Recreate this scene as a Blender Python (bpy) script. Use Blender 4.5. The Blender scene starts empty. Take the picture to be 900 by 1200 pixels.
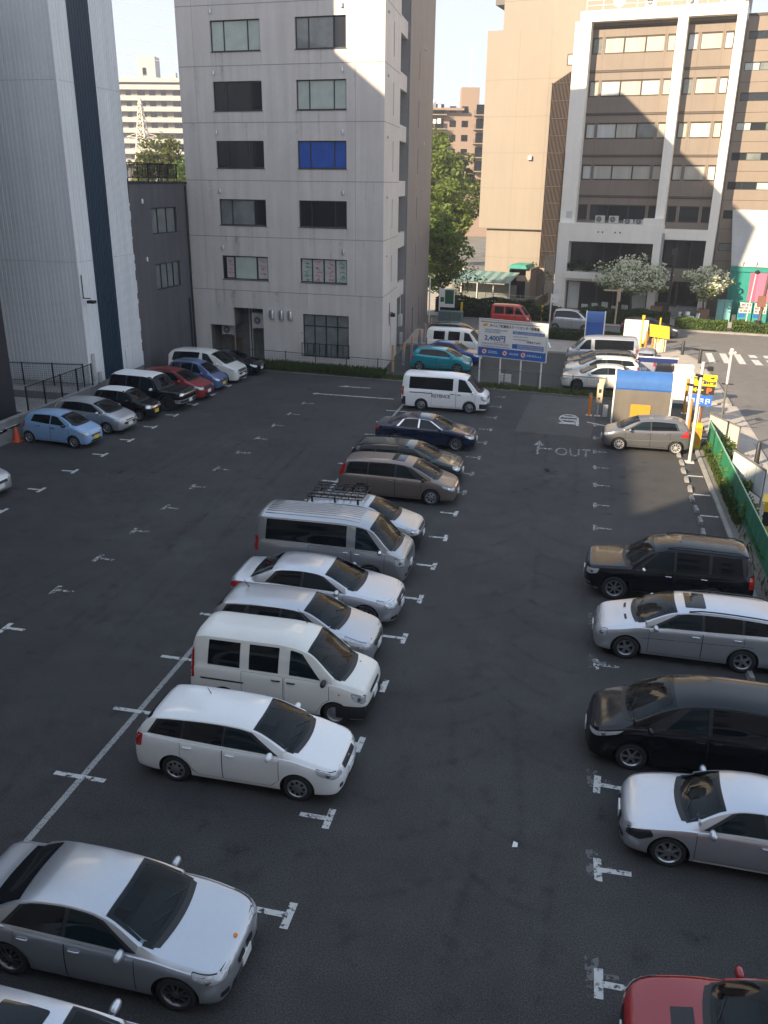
import bpy, bmesh, math, random
import numpy as np
from mathutils import Vector, Matrix, geometry, interpolate
from mathutils.bvhtree import BVHTree

random.seed(7)
R = math.radians
sc = bpy.context.scene
col = sc.collection

# ------------------------------------------------------------------ camera
CAM_H, PITCH, ROLL, YAW = 11.5219, 0.366643, 0.0118147, 0.219068
cam_data = bpy.data.cameras.new('camera')
cam = bpy.data.objects.new('camera', cam_data)
col.objects.link(cam)
fw = Vector((-math.sin(YAW) * math.cos(PITCH), math.cos(YAW) * math.cos(PITCH), -math.sin(PITCH)))
r0 = Vector((math.cos(YAW), math.sin(YAW), 0))
u0 = r0.cross(fw)
rr = math.cos(ROLL) * r0 + math.sin(ROLL) * u0
uu = -math.sin(ROLL) * r0 + math.cos(ROLL) * u0
cam.matrix_world = Matrix(((rr.x, uu.x, -fw.x, 0), (rr.y, uu.y, -fw.y, 0), (rr.z, uu.z, -fw.z, CAM_H), (0, 0, 0, 1)))
cam_data.sensor_fit = 'VERTICAL'
cam_data.sensor_height = 36.0
cam_data.lens = 1004.887 / 1200 * 36.0
cam_data.clip_end = 3000
cam_data.clip_start = 0.1
sc.camera = cam

# ------------------------------------------------------------------ sky and sun
SUN_AZ, SUN_EL = 40.5, 26.0          # the light travels towards +X +Y
world = bpy.data.worlds.new('World')
sc.world = world
world.use_nodes = True
wn = world.node_tree
sky = wn.nodes.new('ShaderNodeTexSky')
sky.sky_type = 'NISHITA'
sky.sun_disc = False
sky.sun_elevation = R(SUN_EL)
sky.sun_rotation = R(SUN_AZ + 180)
sky.air_density = 1.0
sky.dust_density = 0.7
sky.ozone_density = 1.0
bg = wn.nodes['Background']
bg.inputs['Strength'].default_value = 0.15
soft = wn.nodes.new('ShaderNodeVectorMath'); soft.operation = 'MULTIPLY_ADD'      # bright horizon rolled off, slightly warm white balance
soft.inputs[1].default_value = (1.4, 1.4, 1.4); soft.inputs[2].default_value = (1, 1, 1)
wn.links.new(sky.outputs[0], soft.inputs[0])
roll = wn.nodes.new('ShaderNodeVectorMath'); roll.operation = 'DIVIDE'
wn.links.new(sky.outputs[0], roll.inputs[0]); wn.links.new(soft.outputs[0], roll.inputs[1])
bal = wn.nodes.new('ShaderNodeVectorMath'); bal.operation = 'MULTIPLY'
bal.inputs[1].default_value = (2.24, 2.32, 2.62)
wn.links.new(roll.outputs[0], bal.inputs[0])
wn.links.new(bal.outputs[0], bg.inputs['Color'])
sun_data = bpy.data.lights.new('sun', 'SUN')
sun_data.energy = 2.6
sun_data.angle = R(0.6)
sun_data.color = (1.0, 0.80, 0.56)
sun = bpy.data.objects.new('sun', sun_data)
col.objects.link(sun)
ce = math.cos(R(SUN_EL))
sun_dir = Vector((math.sin(R(SUN_AZ)) * ce, math.cos(R(SUN_AZ)) * ce, -math.sin(R(SUN_EL))))
sun.rotation_euler = sun_dir.to_track_quat('-Z', 'Y').to_euler()
sun.location = (-40, -40, 60)
vs = sc.view_settings
vs.view_transform = 'Standard'
vs.look = 'None'
vs.gamma = 1.0
vs.use_curve_mapping = False
vs.exposure = 2.25
sc.cycles.max_bounces = 6
sc.cycles.use_denoising = True

# ------------------------------------------------------------------ helpers
def tag(o, label=None, cat=None, group=None, kind=None):
    if label: o['label'] = label
    if cat: o['category'] = cat
    if group: o['group'] = group
    if kind: o['kind'] = kind
    return o

def empty(name, loc=(0, 0, 0), rz=0.0, parent=None):
    o = bpy.data.objects.new(name, None)
    o.empty_display_size = 0.3
    col.objects.link(o)
    o.location = loc
    o.rotation_euler = (0, 0, rz)
    if parent: o.parent = parent
    return o

def link_mesh(name, me, mats=None, parent=None, smooth=None):
    for m in (mats if isinstance(mats, (list, tuple)) else [mats]):
        if m: me.materials.append(m)
    if smooth is not None:
        me.polygons.foreach_set('use_smooth', [True] * len(me.polygons))
        if smooth < 179: me.set_sharp_from_angle(angle=R(smooth))
    o = bpy.data.objects.new(name, me)
    col.objects.link(o)
    if parent: o.parent = parent
    return o

class MB:
    """collects shapes and links them as one mesh"""
    def __init__(self): self.v = []; self.f = []; self.m = []
    def add(self, vs, fs, mi=0):
        n = len(self.v)
        self.v += [tuple(v) for v in vs]
        self.f += [tuple(i + n for i in f) for f in fs]
        self.m += [mi] * len(fs)
        return self
    def box(self, x0, x1, y0, y1, z0, z1, mi=0):
        v = [(x0, y0, z0), (x1, y0, z0), (x1, y1, z0), (x0, y1, z0), (x0, y0, z1), (x1, y0, z1), (x1, y1, z1), (x0, y1, z1)]
        return self.add(v, [(0, 3, 2, 1), (4, 5, 6, 7), (0, 1, 5, 4), (1, 2, 6, 5), (2, 3, 7, 6), (3, 0, 4, 7)], mi)
    def prism(self, poly, z0, z1, mi=0):
        n = len(poly)
        a = sum(poly[i][0] * poly[(i + 1) % n][1] - poly[(i + 1) % n][0] * poly[i][1] for i in range(n))
        if a < 0: poly = poly[::-1]
        v = [(p[0], p[1], z0) for p in poly] + [(p[0], p[1], z1) for p in poly]
        f = [tuple(range(n - 1, -1, -1)), tuple(range(n, 2 * n))]
        f += [(i, (i + 1) % n, (i + 1) % n + n, i + n) for i in range(n)]
        return self.add(v, f, mi)
    def extr(self, poly, y0, y1, mi=0):
        """polygon in x,z pushed along y"""
        n = len(poly)
        a = sum(poly[i][0] * poly[(i + 1) % n][1] - poly[(i + 1) % n][0] * poly[i][1] for i in range(n))
        if a < 0: poly = poly[::-1]
        v = [(p[0], y0, p[1]) for p in poly] + [(p[0], y1, p[1]) for p in poly]
        f = [tuple(range(n)), tuple(range(2 * n - 1, n - 1, -1))]
        f += [((i + 1) % n, i, i + n, (i + 1) % n + n) for i in range(n)]
        return self.add(v, f, mi)
    def tube(self, pts, r, n=8, mi=0, caps=True):
        pts = [Vector(p) for p in pts]
        rs = r if isinstance(r, (list, tuple)) else [r] * len(pts)
        vs = []; fs = []
        prev = None
        for i, p in enumerate(pts):
            d = (pts[min(i + 1, len(pts) - 1)] - pts[max(i - 1, 0)]).normalized()
            a = Vector((0, 0, 1)) if abs(d.z) < 0.9 else Vector((1, 0, 0))
            if prev is None: x = d.cross(a).normalized()
            else: x = (prev - d * prev.dot(d)).normalized()
            prev = x
            y = d.cross(x)
            for k in range(n):
                t = 2 * math.pi * k / n
                vs.append(p + (x * math.cos(t) + y * math.sin(t)) * rs[i])
        for i in range(len(pts) - 1):
            for k in range(n):
                fs.append((i * n + k, i * n + (k + 1) % n, (i + 1) * n + (k + 1) % n, (i + 1) * n + k))
        if caps:
            fs.append(tuple(range(n - 1, -1, -1)))
            fs.append(tuple(range((len(pts) - 1) * n, len(pts) * n)))
        return self.add(vs, fs, mi)
    def lathe(self, prof, n=24, axis='z', c=(0, 0, 0), mi=0):
        vs = []; fs = []
        for r_, h in prof:
            for k in range(n):
                t = 2 * math.pi * k / n
                a, b = r_ * math.cos(t), r_ * math.sin(t)
                q = {'z': (a, b, h), 'y': (a, h, b), 'x': (h, a, b)}[axis]
                vs.append((q[0] + c[0], q[1] + c[1], q[2] + c[2]))
        for i in range(len(prof) - 1):
            for k in range(n):
                fs.append((i * n + k, i * n + (k + 1) % n, (i + 1) * n + (k + 1) % n, (i + 1) * n + k))
        return self.add(vs, fs, mi)
    def sheet(self, poly, z, mi=0):
        n = len(poly)
        a = sum(poly[i][0] * poly[(i + 1) % n][1] - poly[(i + 1) % n][0] * poly[i][1] for i in range(n))
        if a < 0: poly = poly[::-1]
        return self.add([(p[0], p[1], z) for p in poly], [tuple(range(n))], mi)
    def bar(self, a, b, w, h, mi=0):
        """box bar from a to b (vectors), w wide, h high"""
        a, b = Vector(a), Vector(b)
        d = (b - a).normalized()
        up = Vector((0, 0, 1)) if abs(d.z) < 0.95 else Vector((1, 0, 0))
        s = d.cross(up).normalized(); t = s.cross(d)
        v = [q + s * (i * w / 2) + t * (j * h / 2) for q in (a, b) for (i, j) in ((-1, -1), (1, -1), (1, 1), (-1, 1))]
        return self.add(v, [(0, 1, 2, 3), (7, 6, 5, 4), (1, 0, 4, 5), (2, 1, 5, 6), (3, 2, 6, 7), (0, 3, 7, 4)], mi)
    def wall(self, u0, u1, z0, z1, holes, y=0.0, depth=0.15, mi=0, axis='x'):
        """facade in the x-z plane facing -y with rectangular holes and reveals going back to y+depth"""
        us = sorted({u0, u1, *[h[0] for h in holes], *[h[1] for h in holes]})
        zs = sorted({z0, z1, *[h[2] for h in holes], *[h[3] for h in holes]})
        us = [u for u in us if u0 <= u <= u1]; zs = [z for z in zs if z0 <= z <= z1]
        P = (lambda u, yy, z: (u, yy, z)) if axis == 'x' else (lambda u, yy, z: (-yy, u, z))
        for i in range(len(us) - 1):
            for j in range(len(zs) - 1):
                cu, cz = (us[i] + us[i + 1]) / 2, (zs[j] + zs[j + 1]) / 2
                if any(h[0] < cu < h[1] and h[2] < cz < h[3] for h in holes): continue
                self.add([P(us[i], y, zs[j]), P(us[i + 1], y, zs[j]), P(us[i + 1], y, zs[j + 1]), P(us[i], y, zs[j + 1])], [(0, 1, 2, 3)], mi)
        for h in holes:
            a, b, c, d = h[:4]
            e = y + depth
            self.add([P(a, y, c), P(a, e, c), P(a, e, d), P(a, y, d)], [(3, 2, 1, 0)], mi)
            self.add([P(b, y, c), P(b, e, c), P(b, e, d), P(b, y, d)], [(0, 1, 2, 3)], mi)
            self.add([P(a, y, c), P(b, y, c), P(b, e, c), P(a, e, c)], [(3, 2, 1, 0)], mi)
            self.add([P(a, y, d), P(b, y, d), P(b, e, d), P(a, e, d)], [(0, 1, 2, 3)], mi)
        return self
    def build(self, name, mats, parent=None, smooth=None):
        me = bpy.data.meshes.new(name)
        me.from_pydata(self.v, [], self.f)
        ml = mats if isinstance(mats, (list, tuple)) else [mats]
        for m in ml:
            if m: me.materials.append(m)
        if len(ml) > 1: me.polygons.foreach_set('material_index', self.m)
        me.update()
        return link_mesh(name, me, None, parent, smooth)

def copy_tree(o, parent=None):
    c = o.copy()
    col.objects.link(c)
    if parent: c.parent = parent
    for ch in [k for k in col.objects if k.parent == o]:
        copy_tree(ch, c)
    return c

# ------------------------------------------------------------------ materials
MATS = {}
def mat(name, color=(0.5, 0.5, 0.5), rough=0.6, metal=0.0, var=0.0, scale=3.0, bump=0.0, bscale=40.0, coat=0.0, spec=0.5,
        emit=None, streak=0.0, trans=0.0, dirt=None, flake=False):
    if name in MATS: return MATS[name]
    m = bpy.data.materials.new(name)
    m.use_nodes = True
    nt = m.node_tree
    b = nt.nodes['Principled BSDF']
    b.inputs['Base Color'].default_value = (*color, 1)
    b.inputs['Roughness'].default_value = rough
    b.inputs['Metallic'].default_value = metal
    b.inputs['Specular IOR Level'].default_value = spec
    b.inputs['Coat Weight'].default_value = coat
    b.inputs['Coat Roughness'].default_value = 0.04
    if trans: b.inputs['Transmission Weight'].default_value = trans
    tc = nt.nodes.new('ShaderNodeTexCoord')
    last = None
    def noise(sc_, det=5.0, stretch=None):
        n = nt.nodes.new('ShaderNodeTexNoise')
        n.inputs['Scale'].default_value = sc_
        n.inputs['Detail'].default_value = det
        if stretch:
            mp = nt.nodes.new('ShaderNodeMapping')
            mp.inputs['Scale'].default_value = stretch
            nt.links.new(tc.outputs['Object'], mp.inputs['Vector'])
            nt.links.new(mp.outputs[0], n.inputs['Vector'])
        else:
            nt.links.new(tc.outputs['Object'], n.inputs['Vector'])
        return n
    def mixmul(fac_out, lo, hi, prev):
        mr = nt.nodes.new('ShaderNodeMapRange')
        mr.inputs['From Min'].default_value = 0.3; mr.inputs['From Max'].default_value = 0.7
        mr.inputs['To Min'].default_value = lo; mr.inputs['To Max'].default_value = hi
        nt.links.new(fac_out, mr.inputs['Value'])
        mx = nt.nodes.new('ShaderNodeMix'); mx.data_type = 'RGBA'; mx.blend_type = 'MULTIPLY'
        mx.inputs['Factor'].default_value = 1.0
        if prev is None: mx.inputs['A'].default_value = (*color, 1)
        else: nt.links.new(prev, mx.inputs['A'])
        nt.links.new(mr.outputs[0], mx.inputs['B'])
        return mx.outputs['Result']
    if var:
        last = mixmul(noise(scale).outputs['Fac'], 1 - var, 1 + var, last)
        last = mixmul(noise(scale * 9).outputs['Fac'], 1 - var * .5, 1 + var * .5, last)
    if streak:
        last = mixmul(noise(1.0, 6.0, (2.2, 2.2, 0.12)).outputs['Fac'], 1 - streak, 1 + streak * .6, last)
    if dirt:
        n = noise(dirt[1], 6.0)
        cr = nt.nodes.new('ShaderNodeMapRange')
        cr.inputs['From Min'].default_value = dirt[2]; cr.inputs['From Max'].default_value = dirt[2] + .15
        nt.links.new(n.outputs['Fac'], cr.inputs['Value'])
        mx = nt.nodes.new('ShaderNodeMix'); mx.data_type = 'RGBA'
        nt.links.new(cr.outputs[0], mx.inputs['Factor'])
        if last is None: mx.inputs['A'].default_value = (*color, 1)
        else: nt.links.new(last, mx.inputs['A'])
        mx.inputs['B'].default_value = (*dirt[0], 1)
        last = mx.outputs['Result']
    if last is not None: nt.links.new(last, b.inputs['Base Color'])
    if bump:
        bp = nt.nodes.new('ShaderNodeBump')
        bp.inputs['Strength'].default_value = bump
        bp.inputs['Distance'].default_value = 0.02
        nt.links.new(noise(bscale, 4.0).outputs['Fac'], bp.inputs['Height'])
        nt.links.new(bp.outputs[0], b.inputs['Normal'])
    if emit:
        b.inputs['Emission Color'].default_value = (*emit[0], 1)
        b.inputs['Emission Strength'].default_value = emit[1]
    MATS[name] = m
    return m

def worn_paint(name, color, wear, scale=9.0):
    """road paint with gaps where the asphalt shows through"""
    m = bpy.data.materials.new(name); m.use_nodes = True
    nt = m.node_tree; b = nt.nodes['Principled BSDF']; out = nt.nodes['Material Output']
    b.inputs['Base Color'].default_value = (*color, 1); b.inputs['Roughness'].default_value = .75
    tc = nt.nodes.new('ShaderNodeTexCoord')
    n = nt.nodes.new('ShaderNodeTexNoise'); n.inputs['Scale'].default_value = scale; n.inputs['Detail'].default_value = 8
    n.inputs['Roughness'].default_value = .66
    nt.links.new(tc.outputs['Object'], n.inputs['Vector'])
    mr = nt.nodes.new('ShaderNodeMapRange')
    mr.inputs['From Min'].default_value = wear - .05; mr.inputs['From Max'].default_value = wear + .05
    nt.links.new(n.outputs['Fac'], mr.inputs['Value'])
    tr = nt.nodes.new('ShaderNodeBsdfTransparent')
    mx = nt.nodes.new('ShaderNodeMixShader')
    nt.links.new(mr.outputs[0], mx.inputs[0]); nt.links.new(tr.outputs[0], mx.inputs[1]); nt.links.new(b.outputs[0], mx.inputs[2])
    nt.links.new(mx.outputs[0], out.inputs['Surface'])
    return m

M_WHITE = mat('white_paint', (.78, .78, .76), .45)
M_BLACKPL = mat('black_plastic', (.02, .02, .022), .5)
M_DARK = mat('dark_void', (.012, .012, .013), .9)
M_CHROME = mat('chrome', (.75, .75, .76), .12, 1.0)
M_RUBBER = mat('tyre_rubber', (.022, .022, .023), .8, bump=.2, bscale=60)
M_ALLOY = mat('alloy', (.55, .56, .58), .3, .9)
M_STEEL = mat('steel_grey', (.42, .43, .44), .4, .7, var=.08)
M_GLASS = mat('car_glass', (.008, .016, .021), .04, spec=.34)
def see_through(name, tint, ior):
    m = bpy.data.materials.new(name); m.use_nodes = True
    nt = m.node_tree; out = nt.nodes['Material Output']; nt.nodes.remove(nt.nodes['Principled BSDF'])
    t = nt.nodes.new('ShaderNodeBsdfTransparent'); t.inputs['Color'].default_value = (*tint, 1)
    g = nt.nodes.new('ShaderNodeBsdfGlossy'); g.inputs['Roughness'].default_value = .03
    f = nt.nodes.new('ShaderNodeFresnel'); f.inputs['IOR'].default_value = ior
    x = nt.nodes.new('ShaderNodeMixShader')
    nt.links.new(f.outputs[0], x.inputs[0]); nt.links.new(t.outputs[0], x.inputs[1]); nt.links.new(g.outputs[0], x.inputs[2])
    nt.links.new(x.outputs[0], out.inputs['Surface'])
    return m
M_CLEAR = see_through('windscreen_glass', (.50, .60, .62), 1.38)
M_TRIMI = mat('dark_interior', (.035, .036, .04), .75, var=.1, scale=6)
M_SEAT = mat('seat_cloth', (.075, .075, .08), .85, var=.15, scale=9)
M_TINT = mat('tinted_glass', (.005, .007, .009), .05, spec=.35)
M_LAMP = mat('lamp_lens', (.50, .53, .56), .16, .25, coat=.6, var=.12, scale=14)
M_REDLENS = mat('red_lens', (.45, .012, .012), .12, coat=1.0)
M_AMBER = mat('amber_lens', (.7, .22, .02), .15, coat=.6)
M_PLATE = mat('plate_white', (.75, .76, .75), .5)
M_PLATEY = mat('plate_yellow', (.75, .5, .03), .5)
M_GREEN = mat('plate_green', (.02, .10, .05), .5)
M_ORANGE = mat('orange_paint', (.80, .24, .03), .5, var=.08)
M_YELLOW = mat('yellow_paint', (.66, .43, .02), .45, var=.05)
M_BLUE = mat('blue_paint', (.02, .10, .38), .4, var=.06)
M_GREYPOLE = mat('pale_grey_metal', (.58, .57, .55), .45, .2, var=.06)
M_CONC = mat('concrete', (.24, .235, .23), .85, var=.16, scale=1.5, streak=.12, bump=.2)
M_BLACKMETAL = mat('black_metal', (.015, .015, .017), .45, .3)

def text_geo(body, size, sx=1.0, bold=0.0, align='LEFT', shear=0.0):
    c = bpy.data.curves.new('t', 'FONT'); c.body = body; c.size = size; c.offset = bold
    c.align_x = align; c.shear = shear; c.resolution_u = 3
    o = bpy.data.objects.new('t', c); col.objects.link(o)
    dg = bpy.context.evaluated_depsgraph_get()
    me = bpy.data.meshes.new_from_object(o.evaluated_get(dg))
    V = [(v.co.x * sx, v.co.y) for v in me.vertices]; F = [tuple(p.vertices) for p in me.polygons]
    bpy.data.objects.remove(o); bpy.data.curves.remove(c); bpy.data.meshes.remove(me)
    return V, F


# ------------------------------------------------------------------ ground, roads, markings
def asphalt(name, base, patch=.18, tint=(1, 1, 1)):
    m = bpy.data.materials.new(name); m.use_nodes = True
    nt = m.node_tree; b = nt.nodes['Principled BSDF']
    tc = nt.nodes.new('ShaderNodeTexCoord')
    def nz(scale, det, rough=.6):
        n = nt.nodes.new('ShaderNodeTexNoise'); n.inputs['Scale'].default_value = scale; n.inputs['Detail'].default_value = det
        n.inputs['Roughness'].default_value = rough
        nt.links.new(tc.outputs['Object'], n.inputs['Vector']); return n.outputs['Fac']
    def rng(f, a, c, lo, hi):
        r_ = nt.nodes.new('ShaderNodeMapRange')
        for k, v in zip(('From Min', 'From Max', 'To Min', 'To Max'), (a, c, lo, hi)): r_.inputs[k].default_value = v
        nt.links.new(f, r_.inputs['Value']); return r_.outputs[0]
    def mul(a, c):
        k = nt.nodes.new('ShaderNodeMath'); k.operation = 'MULTIPLY'
        nt.links.new(a, k.inputs[0]); nt.links.new(c, k.inputs[1]); return k.outputs[0]
    v = rng(nz(.13, 4), .3, .7, 1 - patch, 1 + patch)
    v = mul(v, rng(nz(.9, 5), .3, .7, 1 - patch * .6, 1 + patch * .6))
    v = mul(v, rng(nz(28, 3, .8), .3, .75, .55, 1.7))
    v = mul(v, rng(nz(60, 3, .9), .47, .72, .72, 3.4))
    v = mul(v, rng(nz(.35, 7, .7), .56, .70, 1.0, 1.28))         # pale worn areas
    v = mul(v, rng(nz(1.3, 6), .58, .70, 1.0, .70))          # oil stains
    mx = nt.nodes.new('ShaderNodeMix'); mx.data_type = 'RGBA'; mx.blend_type = 'MULTIPLY'; mx.inputs['Factor'].default_value = 1
    mx.inputs['A'].default_value = (base * tint[0], base * tint[1], base * tint[2], 1)
    nt.links.new(v, mx.inputs['B']); nt.links.new(mx.outputs['Result'], b.inputs['Base Color'])
    b.inputs['Roughness'].default_value = .82; b.inputs['Specular IOR Level'].default_value = .35
    bp = nt.nodes.new('ShaderNodeBump'); bp.inputs['Strength'].default_value = .35; bp.inputs['Distance'].default_value = .012
    nt.links.new(nz(70, 3), bp.inputs['Height']); nt.links.new(bp.outputs[0], b.inputs['Normal'])
    return m
M_ASPH = asphalt('lot_asphalt', .040, .20, (1.03, 1.0, .98))
M_ASPH2 = asphalt('patch_asphalt', .060, .12, (1.04, 1.0, .95))
M_ROAD = asphalt('street_asphalt', .115, .12, (1.05, 1.0, .95))
M_EARTH = mat('earth', (.16, .15, .13), .95, var=.25, scale=.3)
M_PAVE = mat('paving', (.36, .325, .285), .85, var=.12, scale=1.2, bump=.15, bscale=30)
M_KERB = mat('kerb_stone', (.26, .25, .235), .85, var=.18, scale=2.0)
M_PAINT = worn_paint('road_paint', (.56, .56, .54), .44, 8)
M_PAINT_CLEAN = worn_paint('fresh_road_paint', (.52, .52, .50), .40, 8)
M_PAINT_WORN = worn_paint('faded_road_paint', (.46, .46, .44), .51, 11)
M_GHOST = worn_paint('ghost_road_paint', (.13, .13, .13), .50, 5)

M_LINE = worn_paint('line_paint', (.33, .33, .325), .40, 22)
def structure(o): o['kind'] = 'structure'; return o
g = MB()
for i in range(24):
    pass
g.sheet([(480 * math.cos(t), 480 * math.sin(t)) for t in np.linspace(0, 2 * math.pi, 65)[:-1]], -.05)
structure(g.build('ground', M_EARTH))
structure(MB().sheet([(-26.2, -1.5), (5.75, -1.5), (5.75, 42.2), (9.0, 42.6), (9.0, 50.2), (5.75, 50.3), (-.07, 50.3), (-11.8, 51.6), (-22.55, 52.6), (-26.2, 54.6)], 0).build('parking_lot', M_ASPH))
structure(MB().sheet([(-11.9, 53.0), (-.2, 51.45), (6.2, 51.2), (6.4, 63.8), (-12.6, 64.4), (-12.6, 54.1)], 0).build('second_parking_lot', M_ASPH))
structure(MB().sheet([(-2.7, 41.9), (1.0, 41.6), (1.6, 50.0), (-.1, 50.15), (-2.3, 50.4)], .0045).build('asphalt_patch', M_ASPH2))
far = lambda x: 78.3 - .105 * x
structure(MB().sheet([(-90, far(-90)), (-90, 80), (-12, 71.6), (2, 71.2), (5.0, 70.3), (7.3, 67.6), (8.5, 63), (8.75, 56), (8.75, -25), (22, -25), (22, 66), (95, 60), (95, far(95))][::-1], 0).build('street', M_ROAD))
# raised pavement with kerb
pv = MB()
pv.prism([(6.75, -12), (8.6, -12), (8.6, 42.4), (6.75, 42.4)], -.04, .11)
pv.prism([(6.5, 50.4), (8.6, 50.4), (8.6, 56), (8.35, 63), (7.15, 67.5), (4.9, 70.15), (2, 71.05), (-12, 71.45), (-30, 73.2), (-30, 66), (-12.7, 64.5), (6.5, 63.95)], -.04, .11)
structure(pv.build('pavement', M_PAVE))
structure(MB().prism([(6.75, 42.403), (9.0, 42.603), (9.0, 50.2), (6.5, 50.397)], -.04, .03).build('driveway_apron', M_PAVE))
kb = MB()
kl = [(8.68, -12), (8.68, 42.3)]
for pts in (kl, [(8.68, 50.4), (8.68, 56), (8.43, 63), (7.22, 67.55), (4.95, 70.22), (2, 71.13), (-12, 71.53), (-30, 73.28)]):
    for a, b in zip(pts, pts[1:]): kb.bar((a[0], a[1], .045), (b[0], b[1], .045), .16, .15)
kb.bar((-60, far(-60) + .08, .045), (60, far(60) + .08, .045), .16, .15)
structure(kb.build('kerb', M_KERB))
structure(MB().prism([(-60, far(-60) + .16), (60, far(60) + .16), (60, far(60) + 30), (-60, far(-60) + 30)], -.04, .10).build('far_pavement', M_PAVE))
# kerb along the right side of the lot, planting strip behind it
lk = MB()
lk.box(5.74, 5.90, 8, 42.0, -.04, .11)
structure(lk.build('lot_kerb', M_KERB))
structure(MB().prism([(5.9, 8), (6.75, 8), (6.75, 42.0), (5.9, 42.0)], -.04, .07).build('planting_soil', M_EARTH))
structure(MB().prism([(-26.2, 54.62), (-22.55, 52.62), (-11.8, 51.62), (-.07, 50.32), (5.5, 50.32), (5.5, 51.15), (-.2, 51.4), (-11.9, 52.95), (-12.6, 54.05), (-25.6, 55.2)], -.04, .05).build('grass_bank', M_EARTH))

# painted markings: T marks, bay lines, arrows
def t_mark(mb, x, y, stem, rot=0.0, bar=.56, w=.14, sl=.52):
    zz = .008 if bar > .7 else .010
    c, s = math.cos(rot), math.sin(rot)
    def q(x0, x1, y0, y1):
        mb.sheet([(x + a * c - b * s, y + a * s + b * c) for a, b in ((x0, y0), (x1, y0), (x1, y1), (x0, y1))], zz)
    q(-w / 2, w / 2, -bar / 2, bar / 2)
    if stem > 0: q(w / 2, w / 2 + sl, -w * .42, w * .42)
    else: q(-w / 2 - sl, -w / 2, -w * .42, w * .42)
mk = MB(); mw = MB(); mc = MB(); ticks = MB()
P_ = 2.4175
for j in range(-2, 17): t_mark(mk if j < 9 else mw, -3.877, 10.421 + P_ * j, -1, .06 * math.sin(j * 3.1))
for j in range(-2, 16):
    if j == 3 or j == 15: continue
    t_mark(mk if j < 3 else mw, 1.197, 10.281 + P_ * j, 1, .05 * math.sin(j * 2.3))
for j in range(-3, 10): t_mark(mc, -20.219, 28.263 + P_ * j, -1, .05 * math.sin(j * 1.7))
for j in range(-3, 13): t_mark(mk if j < 1 else mw, -14.62, 18.04 + P_ * j, 1, .12 * math.sin(j * 2.9))
gm = MB()
for j in range(-2, 6): t_mark(gm, 1.10, 10.281 + P_ * j + .1, 1, .03, .75, .22, .3)
structure(gm.build('old_bay_mark', M_GHOST))
structure(mk.build('bay_mark', M_PAINT)); structure(mw.build('faded_bay_mark', M_PAINT_WORN)); structure(mc.build('clean_bay_mark', M_PAINT_CLEAN))
ln = MB()
ln.sheet([(-9.24, -1), (-9.10, -1), (-9.12, 46.6), (-9.25, 46.6)], .009)
structure(ln.build('row_line', M_LINE))
for j in range(-3, 15):
    ticks.sheet([(-9.8, 10.42 + P_ * j - .06), (-8.65, 10.42 + P_ * j - .06), (-8.65, 10.42 + P_ * j + .06), (-9.8, 10.42 + P_ * j + .06)], .013)
ticks.sheet([(-14.8, 46.98), (-9.95, 46.85), (-9.95, 46.98), (-14.8, 47.13)], .009)
ticks.sheet([(-13.9, 49.2), (-11.9, 49.22), (-11.9, 49.32), (-13.4, 49.36), (-13.3, 49.6)], .009)
structure(ticks.build('bay_tick', M_PAINT))
r_t = MB()
for j in range(-4, 12):
    y = 10.12 + P_ * j
    r_t.sheet([(5.05, y - .06), (5.70, y - .06), (5.70, y + .06), (5.05, y + .06)], .009)
r_t.sheet([(.84, 44.55), (1.95, 43.95), (1.95, 44.1), (.84, 44.7)], .009)
r_t.sheet([(5.0, 42.9), (6.6, 42.9), (6.6, 43.05), (5.0, 43.05)], .009)
structure(r_t.build('white_line', M_PAINT_CLEAN))
# lettering on the asphalt
V, F = text_geo('OUT', 1.0, .66, .0)
lt = MB()
lt.add([(-.62 + u * 1.18, 38.35 + v * 1.75, .005) for u, v in V], F)
ar = MB()
ar.sheet([(-1.62, 39.7), (-1.12, 39.7), (-1.37, 40.5)], .009)
ar.sheet([(-1.43, 38.2), (-1.31, 38.2), (-1.31, 39.66), (-1.43, 39.66)], .006)
ar.sheet([(-1.30, 39.1), (-.72, 39.1), (-.72, 39.3), (-1.30, 39.3)], .009)
structure(lt.build('ground_lettering', M_PAINT_WORN)); structure(ar.build('ground_arrow', M_PAINT_WORN))
ov = MB()
def ring(cx, cy, a, b, w, n=28, t0=0, t1=2 * math.pi):
    for k in range(n):
        p, q = t0 + (t1 - t0) * k / n, t0 + (t1 - t0) * (k + 1) / n
        ov.sheet([(cx + a * math.cos(p), cy + b * math.sin(p)), (cx + a * math.cos(q), cy + b * math.sin(q)), (cx + (a - w) * math.cos(q), cy + (b - w * 1.8) * math.sin(q)), (cx + (a - w) * math.cos(p), cy + (b - w * 1.8) * math.sin(p))], .006)
ring(-.11, 45.1, .52, .95, .10)
for y, x0, x1 in ((45.45, -.45, .25), (44.85, -.48, .28), (44.1, -.6, .35)): ov.sheet([(x0, y - .13), (x1, y - .13), (x1, y + .13), (x0, y + .13)], .010)
ov.sheet([(.28, 43.7), (.42, 43.7), (.42, 44.9), (.28, 44.9)], .014)
structure(ov.build('ground_symbol', M_PAINT))
cwk = MB()
for k in range(12):
    x = 9.35 + k * 1.0
    if k in (3, 4, 5):
        cwk.sheet([(x - .1, 66.2), (x + .4, 66.2), (x + .4, 67.3), (x - .1, 67.3)], .009)
        cwk.sheet([(x - .2, 63.4), (x + .3, 63.4), (x + .3, 65.4), (x - .2, 65.4)], .009)
    else: cwk.sheet([(x - .25, 63.5), (x + .22, 63.5), (x + .38, 67.4), (x - .09, 67.4)], .009)
structure(cwk.build('crosswalk', M_PAINT_CLEAN))
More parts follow.
